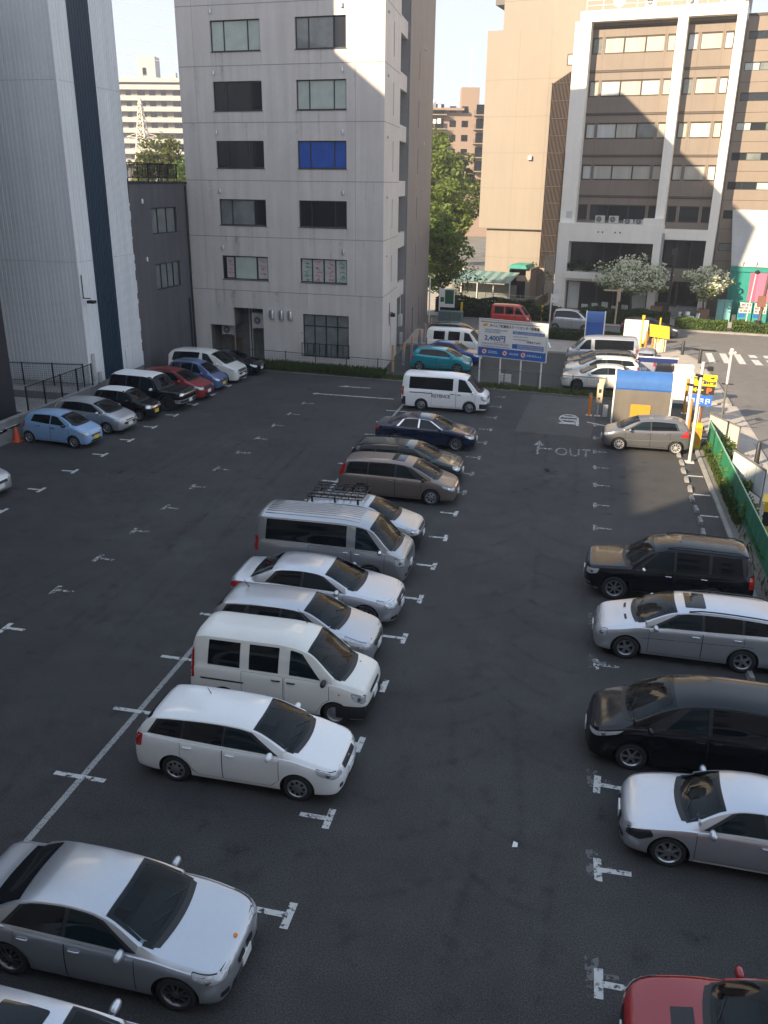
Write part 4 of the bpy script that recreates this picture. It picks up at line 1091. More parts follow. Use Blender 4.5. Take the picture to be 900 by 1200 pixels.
def hedge(label, a, b, w, h, lm, seed, z0=.1, dens=260, size=.10, group='clipped hedges along the cross street'):
    rnd = random.Random(seed)
    a, b = Vector(a), Vector(b); d = b - a; L = d.length; d.normalize(); nrm = Vector((-d.y, d.x))
    mb = MB()
    for _ in range(int(dens * L * (w + h))):
        t = rnd.random() * L
        f = rnd.random()
        if f < .4: u, z = rnd.uniform(-w / 2, w / 2), h * rnd.uniform(.88, 1.04)
        elif f < .85: u, z = rnd.choice((-1, 1)) * w / 2 * rnd.uniform(.85, 1.06), h * rnd.random()
        else: u, z = rnd.uniform(-w / 2, w / 2), h * rnd.random()
        z *= 1 + .08 * math.sin(t * 1.7 + seed)
        p = a + d * t + nrm * u; p = Vector((p.x, p.y, z0 + z)); s = size * rnd.uniform(.6, 1.3)
        q = Vector((rnd.gauss(0, 1), rnd.gauss(0, 1), rnd.gauss(0, 1))).normalized(); e = q.cross(Vector((rnd.gauss(0, 1), rnd.gauss(0, 1), rnd.gauss(0, 1)))).normalized()
        mb.add([p - q * s, p + e * s * .6, p + q * s, p - e * s * .6], [(0, 1, 2, 3)])
    root = tag(mb.build('hedge', lm), label, 'hedge', group)
    co = MB(); n0 = nrm * (w / 2 * .8)
    co.prism([tuple(a + n0), tuple(b + n0), tuple(b - n0), tuple(a - n0)], z0 - .05, z0 + h * .82)
    co.build('hedge_core', L_DARK, root)
    return root
hedge('low clipped hedge on the near kerb before the silver kei wagon', (-2.3, 70.1), (4.6, 69.4), 1.2, .72, L_DARK, 21)
hedge('dark hedge on the far kerb behind the red delivery van', (-12.8, 80.3), (-.6, 79.2), 1.2, 1.15, L_DARK, 22)
hedge('tall back hedge in front of the striped cycle shelter', (-13.5, 82.6), (-4.2, 81.6), 1.0, 1.4, L_DARK, 23)
hedge('dark hedge under the shop window of the white building', (-.2, 80.2), (7.6, 79.2), 1.1, 1.2, L_DARK, 24)
hedge('light green hedge in front of the stone entrance steps', (8.0, 78.6), (12.2, 78.1), 1.2, .8, L_MID, 25)
hedge('light green hedge before the locker and vending machines', (12.6, 78.3), (17.5, 77.6), 1.4, .75, L_MID, 26)

def shrub(label, loc, r_, h, lm, seed, group, n=10, size=.10, name='shrub'):
    rnd = random.Random(seed); mb = MB()
    cs = [((rnd.uniform(-r_, r_) * .7, rnd.uniform(-r_, r_) * .7, h * rnd.uniform(.3, .85)), r_ * .55) for _ in range(n)]
    leaves(rnd, cs, 40, size, mb, .9)
    for _ in range(5): mb.tube([(0, 0, 0), (rnd.uniform(-r_, r_) * .5, rnd.uniform(-r_, r_) * .5, h * .7)], .015, 4)
    o = mb.build(name, lm); o.location = loc; return tag(o, label, 'shrub', group)
e1 = Vector((.982, -.189)); W0 = Vector((-2.06, 88.6)); e2 = Vector((.189, .982))
for i, (u, h, m, lab) in enumerate(((1.2, .8, L_DARK, 'leftmost'), (2.6, .95, L_DARK, 'second from the left'), (4.2, 1.1, L_MID, 'tallest'), (5.8, .95, L_MID, 'fourth from the left'), (7.6, .85, L_DARK, 'rightmost'))):
    p = W0 + e1 * u - e2 * 1.35
    shrub('%s dark shrub on the balcony of the white building' % lab, (p.x, p.y, 3.78), .55, h, m, 40 + i, 'balcony shrubs of the white building')

def weeds(name, label, region, n, h, seed, lm=L_GRASS, z0=.05, kind='stuff'):
    rnd = random.Random(seed); mb = MB()
    for _ in range(n):
        (x, y) = region(rnd)
        a = rnd.random() * 6.28; hh = h * rnd.uniform(.4, 1.25); ln = hh * rnd.uniform(.1, .7); w = rnd.uniform(.012, .03)
        dx, dy = math.cos(a), math.sin(a)
        mb.add([(x - dy * w, y + dx * w, z0), (x + dy * w, y - dx * w, z0), (x + dx * ln * .5 + dy * w * .7, y + dy * ln * .5 - dx * w * .7, z0 + hh * .7), (x + dx * ln, y + dy * ln, z0 + hh), (x + dx * ln * .5 - dy * w * .7, y + dy * ln * .5 + dx * w * .7, z0 + hh * .7)], [(0, 1, 2, 3, 4)])
    o = mb.build(name, lm); o['kind'] = kind; o['label'] = label; return o
def strip(pts, w0, w1):
    def f(rnd):
        k = rnd.randrange(len(pts) - 1); t = rnd.random(); s = rnd.uniform(w0, w1)
        a, b = pts[k], pts[k + 1]
        return a[0] + (b[0] - a[0]) * t, a[1] + (b[1] - a[1]) * t + s
    return f
weeds('grass', 'tufts of weeds and grass along the foot of the grey building', strip([(-22.6, 52.75), (-17, 52.2), (-11.8, 51.75)], 0, 1.5), 9000, .42, 51)
weeds('short_grass', 'thin dry grass under the wire fence at the end of the lot', strip([(-11.8, 51.75), (-6, 51.1), (-.07, 50.42), (2.5, 50.4)], 0, 1.0), 5200, .20, 52, L_OLIVE)
weeds('verge_plants', 'rank green weeds in the planting strip behind the green fence', lambda r: (r.uniform(6.5, 6.95), r.uniform(9, 41.8) if r.random() < .5 else r.uniform(27, 41.5)), 8000, .38, 53, L_FRESH, .07)
weeds('verge_grass', 'short weeds in front of the green fence', lambda r: (r.uniform(6.1, 6.4), r.uniform(31, 41.5) if r.random() < .8 else r.uniform(14, 41)), 1300, .22, 54, L_GRASS, .07)
for i, (y, h, r_) in enumerate(((40.2, .9, .35), (38.9, 1.0, .4), (37.4, 1.1, .42), (35.6, .9, .4), (33.9, .85, .4), (31.2, .8, .4))):
    shrub('leafy weed clump behind the green fence, %s' % ('first at the exit end', 'second from the exit end', 'the biggest one', 'fourth from the exit end', 'fifth from the exit end', 'last before the black off-roader')[i], (6.72, y, .07), r_, h, L_FRESH, 60 + i, 'weed clumps behind the green fence', 8, .08, 'weed_clump')

# ------------------------------------------------------------------ cars
def pchip(pts):
    xs = np.array([p[0] for p in pts], float); ys = np.array([p[1] for p in pts], float)
    h = np.diff(xs); d = np.diff(ys) / h
    m = np.zeros(len(xs))
    for i in range(1, len(xs) - 1):
        if d[i - 1] * d[i] > 0:
            w1 = 2 * h[i] + h[i - 1]; w2 = h[i] + 2 * h[i - 1]
            m[i] = (w1 + w2) / (w1 / d[i - 1] + w2 / d[i])
    m[0], m[-1] = d[0], d[-1]
    def f(x):
        x = min(max(x, xs[0]), xs[-1])
        i = int(min(max(np.searchsorted(xs, x) - 1, 0), len(h) - 1))
        t = (x - xs[i]) / h[i]
        return float((1 + 2 * t) * (1 - t) ** 2 * ys[i] + t * (1 - t) ** 2 * h[i] * m[i] + t * t * (3 - 2 * t) * ys[i + 1] + t * t * (t - 1) * h[i] * m[i + 1])
    return f

def in_poly(p, poly):
    c = False; j = len(poly) - 1
    for i in range(len(poly)):
        a, b = poly[i], poly[j]
        if (a[1] > p[1]) != (b[1] > p[1]) and p[0] < (b[0] - a[0]) * (p[1] - a[1]) / (b[1] - a[1]) + a[0]: c = not c
        j = i
    return c

def fill_poly(poly, cell, hole=None):
    """triangulated polygon with inner points"""
    out = []
    n = len(poly)
    for i in range(n):
        a, b = Vector(poly[i]), Vector(poly[(i + 1) % n])
        k = max(1, int(math.ceil((b - a).length / cell)))
        for t in range(k): out.append(a.lerp(b, t / k))
    nb = len(out)
    xs = [p.x for p in out]; ys = [p.y for p in out]
    bp = [(p.x, p.y) for p in out]
    y = min(ys) + cell * .5
    row = 0
    inner = []
    while y < max(ys):
        x = min(xs) + cell * (.5 if row % 2 else .25)
        while x < max(xs):
            q = Vector((x, y))
            if in_poly((x, y), bp) and all((q - b).length > cell * .45 for b in out): inner.append(q)
            x += cell
        y += cell; row += 1
    vs = out + inner
    ed = [(i, (i + 1) % nb) for i in range(nb)]
    if hole:
        k0 = len(vs); hp = []
        for i in range(len(hole)):
            a, b = Vector(hole[i]), Vector(hole[(i + 1) % len(hole)])
            k = max(1, int(math.ceil((b - a).length / cell)))
            for t in range(k): hp.append(a.lerp(b, t / k))
        vs = vs + hp
        ed += [(k0 + i, k0 + (i + 1) % len(hp)) for i in range(len(hp))]
    r = geometry.delaunay_2d_cdt(vs, ed, [], 1, 1e-5)
    P = [(v.x, v.y) for v in r[0]]; F = [tuple(f) for f in r[2]]
    if hole:
        hq = [(q.x, q.y) for q in hp]
        F = [f for f in F if not in_poly((sum(P[i][0] for i in f) / len(f), sum(P[i][1] for i in f) / len(f)), hq)]
    return P, F

class Car:
    def __init__(self, name, label, cat, S, loc, heading, paint, group=None, full=True):
        self.S = S
        L, W = S['L'], S['W']
        self.L, self.W = L, W
        self.paint = paint
        self.zt = pchip(S['top']); self.zs = pchip(S['belt'])
        self.full = full
        fr = S.get('nose', [(0, .42), (.025, .6), (.07, .75), (.14, .86), (.25, .93), (.45, .975), (.9, 1.0)])
        rr_ = S.get('tail', [(0, .72), (.03, .84), (.08, .91), (.2, .95), (.6, .985), (1.1, 1.0)])
        pl = [(s, k) for s, k in fr] + [(L - s, k) for s, k in rr_[::-1]]
        self.plan = pchip(pl)
        self.zb = pchip(S.get('bot', [(0, .30), (.12, .20), (.6, .19), (L - .6, .19), (L - .1, .24), (L, .34)]))
        self.tum = S.get('tumble', .40)
        sc_ = S['cowl']; st = S['rooff']
        self.bow = pchip([(0, 0), (max(.02, sc_ - .7), 0), (sc_, S.get('bow', .13)), (st, S.get('bow', .13) * .5), (st + .8, 0), (L, 0)])
        self.root = empty(name, loc, heading)
        tag(self.root, label, cat, group)
        self.make_body()

    def sect(self, s):
        w = self.W / 2 * self.plan(s); zb = self.zb(s); zs = self.zs(s); zt = max(self.zt(s), zs + .012)
        h = zt - zs
        pts = [(0, zb), (.55 * w, zb), (.9 * w, zb), (.955 * w, zb + .025)]
        zl = zb + .05
        for t, k in ((0, .968), (.1, .982), (.25, .993), (.42, 1.0), (.58, 1.0), (.72, .994), (.84, .984), (.93, .970), (1.0, .95)):
            pts.append((w * k, zl + (zs - zl) * t))
        ys = w * .95
        hr = min(h * .86, h - .02) if h > .16 else h * .7
        y1 = ys - min(.018, h * .2)
        yr = max(y1 - self.tum * hr - (.05 if h < .16 else 0), .3 * w)
        cv = S_c = .018 * min(1, h / .4)
        for u in (.05, .2, .4, .6, .8, .93, 1.0):
            pts.append((y1 + (yr - y1) * u + cv * 4 * u * (1 - u), zs + hr * u))
        zr = zs + hr
        for u in (.03, .08, .15, .25, .4, .6, .8):
            pts.append((yr * (1 - u), zr + (zt - zr) * (1 - (1 - u) ** 3.6)))
        pts.append((0, zt))
        return pts, yr, zr

    def pt(self, s, y, z):
        return Vector((self.L / 2 - s + self.bow(s) * max(0, 1 - (abs(y) / (self.W * .43)) ** 2), y, z))

    def rail(self, s):
        _, yr, zr = self.sect(s)
        return yr, zr

    def make_body(self):
        L, S = self.L, self.S
        ends = [0, .008, .02, .04, .065, .1, .14, .19, .25, .32, .4]
        st = ends + list(np.linspace(.48, L - .48, int((L - .96) / .085) + 2)) + [L - e for e in ends[::-1]]
        if self.full: st += list(np.arange(S['cowl'] - .15, S['rooff'] + .12, .03))
        st = sorted(set(round(float(x), 4) for x in st) | {round(p[0], 4) for p in S['top']})
        V = []; F = []
        n = None
        for s in st:
            pts, _, _ = self.sect(s)
            ring = [(y, z) for y, z in pts] + [(-y, z) for y, z in pts[-2:0:-1]]
            n = len(ring)
            V += [self.pt(s, y, z) for y, z in ring]
        for i in range(len(st) - 1):
            for k in range(n):
                a, b = i * n + k, i * n + (k + 1) % n
                F.append((a, a + n, b + n, b))
        F.append(tuple(range(n))); F.append(tuple(range(len(st) * n - 1, (len(st) - 1) * n - 1, -1)))
        me = bpy.data.meshes.new('body')
        me.from_pydata([tuple(v) for v in V], [], F)
        bm = bmesh.new(); bm.from_mesh(me)
        bmesh.ops.recalc_face_normals(bm, faces=bm.faces)
        bm.normal_update()
        self.bvh = BVHTree.FromBMesh(bm)
        bm.faces.ensure_lookup_table()
        self.bm = bm
        bm.to_mesh(me)
        # wheel openings
        R_, fo, wb = S['R'], S['fo'], S['wb']
        self.wx = [L / 2 - fo, L / 2 - fo - wb]
        ra = R_ + S.get('gap', .055)
        mb = MB()
        for x in self.wx:
            for sgn in (1, -1):
                y0, y1 = sorted((sgn * (self.W / 2 - .25), sgn * (self.W / 2 + .3)))
                k = 32
                prof = [(x + ra * math.cos(2 * math.pi * i / k), R_ + ra * math.sin(2 * math.pi * i / k)) for i in range(k)]
                mb.extr(prof, y0, y1)
        cut = mb.build('cutter', M_DARK)
        bo = bpy.data.objects.new('body', me)
        col.objects.link(bo)
        me.materials.append(self.paint); me.materials.append(M_DARK)
        md = bo.modifiers.new('b', 'BOOLEAN'); md.object = cut; md.operation = 'DIFFERENCE'; md.solver = 'EXACT'
        dg = bpy.context.evaluated_depsgraph_get()
        me2 = bpy.data.meshes.new_from_object(bo.evaluated_get(dg))
        bo.modifiers.clear()
        cm = cut.data
        bpy.data.objects.remove(cut); bpy.data.meshes.remove(cm)
        bo.data = me2; bpy.data.meshes.remove(me); me2.name = 'body'
        me2.materials.clear(); me2.materials.append(self.paint); me2.materials.append(M_DARK)
        idx = []
        for p in me2.polygons:
            c = p.center
            well = False
            for x in self.wx:
                vs = [me2.vertices[i].co for i in p.vertices]
                on = all(abs(math.hypot(v.x - x, v.z - R_) - ra) < .004 for v in vs)
                inn = all(abs(abs(v.y) - (self.W / 2 - .25)) < .004 for v in vs) and math.hypot(c.x - x, c.z - R_) < ra
                if on or inn: well = True
            if abs(p.normal.z) > .95 and c.z < .3 and p.normal.z < 0: well = True
            idx.append(1 if well else 0)
        me2.polygons.foreach_set('material_index', idx)
        if self.full: self.cut_windscreen(me2)
        me2.polygons.foreach_set('use_smooth', [True] * len(me2.polygons))
        me2.set_sharp_from_angle(angle=R(38))
        bo.parent = self.root
        self.body = bo

    def cut_windscreen(self, me):
        poly = self.ws_poly()[0]
        cx = sum(q[0] for q in poly) / len(poly)
        hx = max(abs(q[0] - cx) for q in poly)
        inner = [(cx + (x - cx) * (1 - .02 / hx), y * .985) for x, y in poly]
        bm = bmesh.new(); bm.from_mesh(me)
        zl = self.zs(self.S['cowl']) - .02
        kill = [f for f in bm.faces if f.calc_center_median().z > zl and f.normal.z > .1 and all(in_poly((v.co.x, v.co.y), inner) for v in f.verts)]
        bmesh.ops.delete(bm, geom=kill, context='FACES')
        bm.to_mesh(me); bm.free()

    def cast(self, mode, a, b):
        L, W = self.L, self.W
        if mode[0] == 's':
            sg = 1 if mode[1] == '+' else -1
            o, d = Vector((a, sg * 3, b)), Vector((0, -sg, 0))
        elif mode[0] == 't': o, d = Vector((a, b, 4)), Vector((0, 0, -1))
        elif mode[0] == 'f': o, d = Vector((L, a, b)), Vector((-1, 0, 0))
        else: o, d = Vector((-L, a, b)), Vector((1, 0, 0))
        co, no, fi, ds = self.bvh.ray_cast(o, d)
        if co is None:
            q = o + d * (3 - W / 2 if mode[0] == 's' else L / 2)
            co, no, fi, ds = self.bvh.find_nearest(q)
        f = self.bm.faces[fi]
        try:
            w = interpolate.poly_3d_calc([v.co for v in f.verts], co)
            nn = Vector((0, 0, 0))
            for v, k in zip(f.verts, w): nn += v.normal * k
            nn.normalize()
        except Exception:
            nn = no
        return co, nn

    def patch(self, name, poly, mode, m, off=.005, cell=.07, parent=None, hole=None):
        """a skin panel whose outline is given in side (x,z), top (x,y) or front/rear (y,z) view"""
        vs, fs = fill_poly(poly, cell, hole)
        P = []; N = []
        for a, b in vs:
            c, n = self.cast(mode, a, b)
            P.append(c + n * off); N.append(n)
        out = []
        for f in fs:
            if len(f) < 3: continue
            a, b, c = P[f[0]], P[f[1]], P[f[2]]
            nn = (b - a).cross(c - a)
            out.append(f if nn.dot(N[f[0]]) > 0 else f[::-1])
        me = bpy.data.meshes.new(name)
        me.from_pydata([tuple(p) for p in P], [], out)
        me.materials.append(m)
        me.polygons.foreach_set('use_smooth', [True] * len(me.polygons))
        me.update()
        try: me.normals_split_custom_set_from_vertices([tuple(n) for n in N])
        except Exception: pass
        o = bpy.data.objects.new(name, me)
        col.objects.link(o)
        o.parent = parent or self.root
        return o

    def X(self, s): return self.L / 2 - s

    def side_poly(self, lo0, hi0, lo1, hi1, dz0=.03, dz1=.03, grow=0.0):
        """window outline between belt and roof rail; lo/hi are distances from the nose along bottom and top"""
        lows = [(s, self.zs(s) + dz0 - grow) for s in np.linspace(lo0 - grow, lo1 + grow, 7)]
        ups = []
        for s in np.linspace(hi1 + grow, hi0 - grow, 9):
            ups.append((s, self.rail(s)[1] - dz1 + grow))
        return [(self.X(s), max(z, self.zs(s) + dz0 + .01)) for s, z in lows + ups]

    def roundp(self, pts, r):
        """polygon with rounded corners"""
        out = []; n = len(pts)
        for i in range(n):
            p0, p1, p2 = Vector(pts[i - 1]), Vector(pts[i]), Vector(pts[(i + 1) % n])
            a, b = p0 - p1, p2 - p1
            q = min(r, a.length * .45, b.length * .45)
            A, B = p1 + a.normalized() * q, p1 + b.normalized() * q
            for t in (0, .33, .67, 1): out.append(tuple(A * (1 - t) ** 2 + p1 * 2 * t * (1 - t) + B * t * t))
        return out

    def ws_poly(self):
        S, W, X = self.S, self.W, self.X
        sb, st = S['cowl'] + .03, S['rooff'] - .03
        left = []
        for s in np.linspace(sb, st, 6):
            y = self.rail(s)[0] * (1 - .03) - .035
            left.append((X(s) + self.bow(s) * max(0, 1 - (y / (W * .43)) ** 2), y))
        def edge(s, y0, n=9):
            o = []
            for y in np.linspace(y0, -y0, n):
                o.append((X(s) + self.bow(s) * max(0, 1 - (abs(y) / (W * .43)) ** 2), y))
            return o
        return left + edge(st, left[-1][1])[1:-1] + [(x, -y) for x, y in left[::-1]] + edge(sb, -left[0][1])[1:-1], left, edge

    def cabin(self, left):
        """dashboard, steering wheel and seats seen through the windscreen"""
        S, X = self.S, self.X
        sb, st = S['cowl'], S['rooff']
        zb = self.zs(sb + .3) - .05
        w = left[0][1] - .04
        b = MB()
        b.extr([(X(sb + .10), zb - .30), (X(sb + .12), zb - .04), (X(sb + .30), zb + .0), (X(sb + .62), zb - .02), (X(sb + .74), zb - .10), (X(sb + .74), zb - .34)], -w, w)
        b.build('dashboard', M_TRIMI, self.root)
        dy = -.36 * self.W / 1.7                               # right hand drive
        b = MB(); q = []
        for k in range(15):
            t = 2 * math.pi * k / 14
            q.append((X(sb + .86) - .09 * math.sin(t), dy + .185 * math.cos(t), zb - .02 + .16 * math.sin(t)))
        b.tube(q, .016, 6); b.bar((X(sb + .74), dy, zb - .09), (X(sb + .86), dy, zb - .02), .09, .07)
        b.build('steering_wheel', M_BLACKPL, self.root, 180)
        zr = self.zt(st + .35)
        sx = st + .08
        for y in (-.36 * self.W / 1.7, .36 * self.W / 1.7):
            b = MB(); z0 = zb - .38
            prof = [(X(sx - .30), z0), (X(sx + .30), z0 - .05), (X(sx + .50), zr - .40), (X(sx + .44), zr - .36), (X(sx + .34), zr - .45), (X(sx + .20), z0 + .16), (X(sx - .26), z0 + .16)]
            b.extr(prof, y - .23, y + .23)
            b.extr([(X(sx + .40), zr - .36), (X(sx + .50), zr - .37), (X(sx + .52), zr - .15), (X(sx + .44), zr - .14)], y - .12, y + .12)
            b.build('seat', M_SEAT, self.root)
        MB().box(X(st + .10), X(st + .04), -.11, .11, zr - .17, zr - .11).build('rear_view_mirror', M_BLACKPL, self.root)
        MB().box(X(st + 1.6), X(st + .2), -self.W * .42, self.W * .42, .3, zb - .42).build('cabin_floor', M_TRIMI, self.root)

    def finish(self):
        S, L, W = self.S, self.L, self.W
        P = self.patch
        X = self.X
        glass = S.get('glass', M_GLASS); tint = S.get('tint', M_TINT)
        # windscreen
        poly, left, edge = self.ws_poly()
        sb, st = S['cowl'] + .03, S['rooff'] - .03
        cx = sum(q[0] for q in poly) / len(poly)
        big = [(x + (.03 if x > X((sb + st) / 2) else -.02), y * 1.02) for x, y in poly]
        if self.full:
            hx = max(abs(q[0] - cx) for q in poly); hy = max(abs(q[1]) for q in poly)
            inner = [(cx + (x - cx) * (1 - .07 / hx), y * (1 - .05 / hy)) for x, y in poly]
            P('windscreen_seal', big, 't', M_BLACKPL, .003, .08, hole=inner)
            P('windscreen', poly, 't', M_CLEAR, .007, .08)
            self.cabin(left)
        else:
            P('windscreen_seal', big, 't', M_BLACKPL, .003, .08)
            P('windscreen', poly, 't', glass, .007, .08)
        # cowl and wipers
        cw = edge(sb - .02, left[0][1] * .97) ; cw2 = edge(sb - .10, -left[0][1] * .93)
        P('cowl', cw + cw2, 't', M_BLACKPL, .006, .06)
        if self.full:
            for (ya, yb) in ((.62, .05), (-.02, -.58)):
                a = (X(sb) + .05, left[0][1] * ya); b = (X(sb) - .10, left[0][1] * yb)
                q = [self.cast('t', a[0] + (b[0] - a[0]) * t, a[1] + (b[1] - a[1]) * t)[0] + Vector((0, 0, .018)) for t in (0, .25, .5, .75, 1)]
                MB().tube(q, .009, 5).build('wiper', M_BLACKPL, self.root)
        # side glass
        for sg in ('s+', 's-'):
            wins = S['wins']
            if S.get('dlo'):
                P('window_trim', self.side_poly(*S['dlo'], grow=.012), sg, S.get('trimm', M_BLACKPL), .003, .09)
            for k, w in enumerate(wins):
                g = self.side_poly(*w[:4], *(w[4:6] if len(w) > 4 else ()))
                P('window', self.roundp(g, .0) if False else g, sg, (glass if k == 0 else tint), .006, .09)
        # rear glass
        if S.get('rwt'):
            a, b = S['rwt']
            ya = self.rail(a)[0] - .06; yb = self.rail(b)[0] - .05
            P('rear_window', [(X(a), ya), (X(b), yb), (X(b) - .03, 0), (X(b), -yb), (X(a), -ya), (X(a) - .03, 0)], 't', tint, .006, .08)
        if S.get('rwb'):
            z0, z1 = S['rwb']; yw = W * .40
            P('rear_window', self.roundp([(yw, z0), (yw * .88, z1), (-yw * .88, z1), (-yw, z0)], .06), 'r', tint, .006, .09)
        # doors with dark shut lines
        zb = .2
        for sg in ('s+', 's-'):
            for d in S['doors']:
                s0, s1 = d[0], d[1]
                def outline(g):
                    a, b = s0 - g, s1 + g
                    lo = zb + .10 - g
                    lows = [(s, lo) for s in np.linspace(b, a, 8)]
                    for xw in self.wx:      # keep clear of the wheel opening
                        ra = S['R'] + S.get('gap', .055) + .045 - g
                        lows = [(s, max(z, S['R'] + math.sqrt(max(0, ra * ra - (X(s) - xw) ** 2))) if abs(X(s) - xw) < ra else z) for s, z in lows]
                    ups = [(s, self.zs(s) - .004 + g) for s in np.linspace(a, b, 6)]
                    return [(X(s), z) for s, z in ups + lows]
                P('door_gap', outline(.010), sg, M_DARK, .0015, .06)
                dr = P('door', outline(0), sg, S.get('doorm', self.paint), .0065, .06)
                if self.full:
                    hx = X(s1 - .16) if not (len(d) > 2 and d[2]) else X(s0 + .16)
                    hz = self.zs(s1 - .15) - S.get('hz', .11)
                    c, n = self.cast(sg, hx, hz)
                    q = [c + Vector((dx, 0, 0)) + n * o for dx, o in ((-.1, .008), (-.08, .03), (.06, .03), (.09, .008))]
                    MB().tube(q, .017, 6).build('handle', S.get('handm', self.paint), dr, 180)
        # lamps
        hl = S['hl']
        for sg in ('s+', 's-'):
            P('headlight_trim', [(X(s) , z) for s, z in self.roundp([(a - .006 if a < .2 else a + .012, b + (.012 if b > hl[0][1] else -.012)) for a, b in hl], .03)], sg, M_BLACKPL, .002, .03)
            h = P('headlight', [(X(s), z) for s, z in self.roundp(hl, .03)], sg, S.get('hlm', M_LAMP), .009, .03)
            if self.full and S.get('bulb', True):
                cx = sum(p[0] for p in hl) / len(hl); cz = sum(p[1] for p in hl) / len(hl)
                r_ = .045
                P('bulb', [(X(cx) + r_ * math.cos(t), cz + r_ * math.sin(t)) for t in np.linspace(0, 2 * math.pi, 11)[:-1]], sg, M_CHROME, .012, .03, h)
            if S.get('tl'):
                P('taillight', [(X(L - s), z) for s, z in self.roundp(S['tl'], .03)], sg, M_REDLENS, .007, .04)
        for g in S.get('front', []):
            P(g[0], self.roundp([(y, z) for y, z in g[1]], g[3] if len(g) > 3 else .02), 'f', g[2], g[4] if len(g) > 4 else .006, .06)
        pz = S.get('plate', .45)
        kei = S.get('kei')
        c, n = self.cast('f', 0.0, pz)
        MB().box(c.x - .01, c.x + .022, -.165, .165, pz - .083, pz + .083).build('licence_plate', M_PLATEY if kei else M_PLATE, self.root)
        c, n = self.cast('r', 0.0, S.get('rplate', .6))
        MB().box(c.x - .02, c.x + .01, -.165, .165, c.z - .083, c.z + .083).build('licence_plate', M_PLATEY if kei else M_PLATE, self.root)
        P('rear_bumper', [(.7 * W / 2, .30), (.7 * W / 2, .44), (-.7 * W / 2, .44), (-.7 * W / 2, .30)], 'r', S.get('bumpm', M_BLACKPL), .004, .08)
        # mirrors
        ms = S.get('mirror', S['cowl'] + .42)
        for sg in (1, -1):
            z = self.zs(ms) + .06
            c, n = self.cast('s+' if sg > 0 else 's-', X(ms), self.zs(ms) + .02)
            mb = MB()
            y0 = c.y + sg * .02
            mb.tube([(X(ms) + .01, y0 - sg * .05, z - .05), (X(ms) + .02, y0 + sg * .05, z - .035)], .035, 8)
            k = S.get('msz', 1.0)
            pr = [(0.01, -.11), (.06, -.10), (.085, -.05), (.09, 0), (.085, .06), (.06, .10), (.01, .11)]
            n0 = len(mb.v)
            mb.lathe([(r_ * k, h * k) for r_, h in pr], 12, 'y', (X(ms) + .02, y0 + sg * .10, z + .01))
            for i in range(n0, len(mb.v)):
                v = mb.v[i]
                mb.v[i] = (X(ms) + .02 + (v[0] - X(ms) - .02) * .75, v[1], z + .01 + (v[2] - z - .01) * .8)
            mb.build('mirror', S.get('mirm', self.paint), self.root, 60)
        # wheels
        self.wheels()
        for x in S.get('extras', []): x(self)
        self.bm.free()
        return self.root

    def wheels(self):
        S, W = self.S, self.W
        R_ = S['R']; rim = S.get('rim', R_ * .66); n = S.get('spokes', 7); style = S.get('wheel', 'spoke')
        key = ('w', R_, rim, n, style)
        if key not in WHEELS:
            ty = MB()
            hw = .10
            ty.lathe([(rim, -hw * .85), (rim + .02, -hw), (R_ - .03, -hw * 1.02), (R_ - .008, -hw * .8), (R_, -hw * .4), (R_, hw * .4), (R_ - .008, hw * .8), (R_ - .03, hw * 1.02), (rim + .02, hw), (rim, hw * .85), (rim - .01, hw * .2)], 32, 'y')
            tme = ty.build('tyre', M_RUBBER, None, 50)
            rm = MB()
            rm.lathe([(rim + .004, hw * .9), (rim - .012, hw * .92), (rim - .03, hw * .7), (rim - .035, hw * .1)], 32, 'y', mi=0)
            rm.lathe([(rim - .03, hw * .05), (.0, hw * .02)], 24, 'y', mi=1)
            if style == 'cap':
                rm.lathe([(rim - .02, hw * .75), (rim * .75, hw * .9), (rim * .35, hw * .82), (.05, hw * .95), (0, hw * .95)], 28, 'y', mi=0)
                for k in range(n):
                    t = 2 * math.pi * k / n
                    a = rim * .66
                    rm.lathe([(.035, hw * .93), (0, hw * .935)], 8, 'y', (a * math.cos(t), 0, a * math.sin(t)), mi=1)
            elif style == 'steel':
                rm.lathe([(rim - .02, hw * .4), (rim * .75, hw * .5), (rim * .45, hw * .75), (.055, hw * .8), (.05, hw * 1.0), (0, hw * 1.0)], 28, 'y', mi=0)
            else:
                for k in range(n):
                    t = 2 * math.pi * k / n
                    w0, w1 = rim * S.get('spw', .16), rim * S.get('spw', .16) * 1.15
                    c_, s_ = math.cos(t), math.sin(t)
                    v = []
                    for (r_, w_, y_) in ((.03, w0, hw * .8), (rim - .018, w1, hw * .72)):
                        for sd in (-1, 1):
                            for yy in (y_, y_ - .04):
                                v.append((r_ * c_ - sd * w_ * .5 * s_, yy, r_ * s_ + sd * w_ * .5 * c_))
                    rm.add(v, [(0, 2, 6, 4), (0, 4, 5, 1), (2, 3, 7, 6), (4, 6, 7, 5)], 0)
                rm.lathe([(.065, hw * .6), (.06, hw * .84), (.03, hw * .88), (0, hw * .88)], 14, 'y', mi=0)
            rme = rm.build('rim', [S.get('rimm', M_ALLOY), M_DARK], None, 40)
            WHEELS[key] = (tme.data, rme.data)
            bpy.data.objects.remove(tme); bpy.data.objects.remove(rme)
        td, rd = WHEELS[key]
        for x in self.wx:
            for sg in (1, -1):
                w = empty('wheel', (x, sg * (W / 2 - .12), R_), 0 if sg > 0 else math.pi, self.root)
                for nm, d in (('tyre', td), ('rim', rd)):
                    o = bpy.data.objects.new(nm, d)
                    if nm == 'rim' and S.get('rimm'): pass
                    col.objects.link(o); o.parent = w
WHEELS = {}

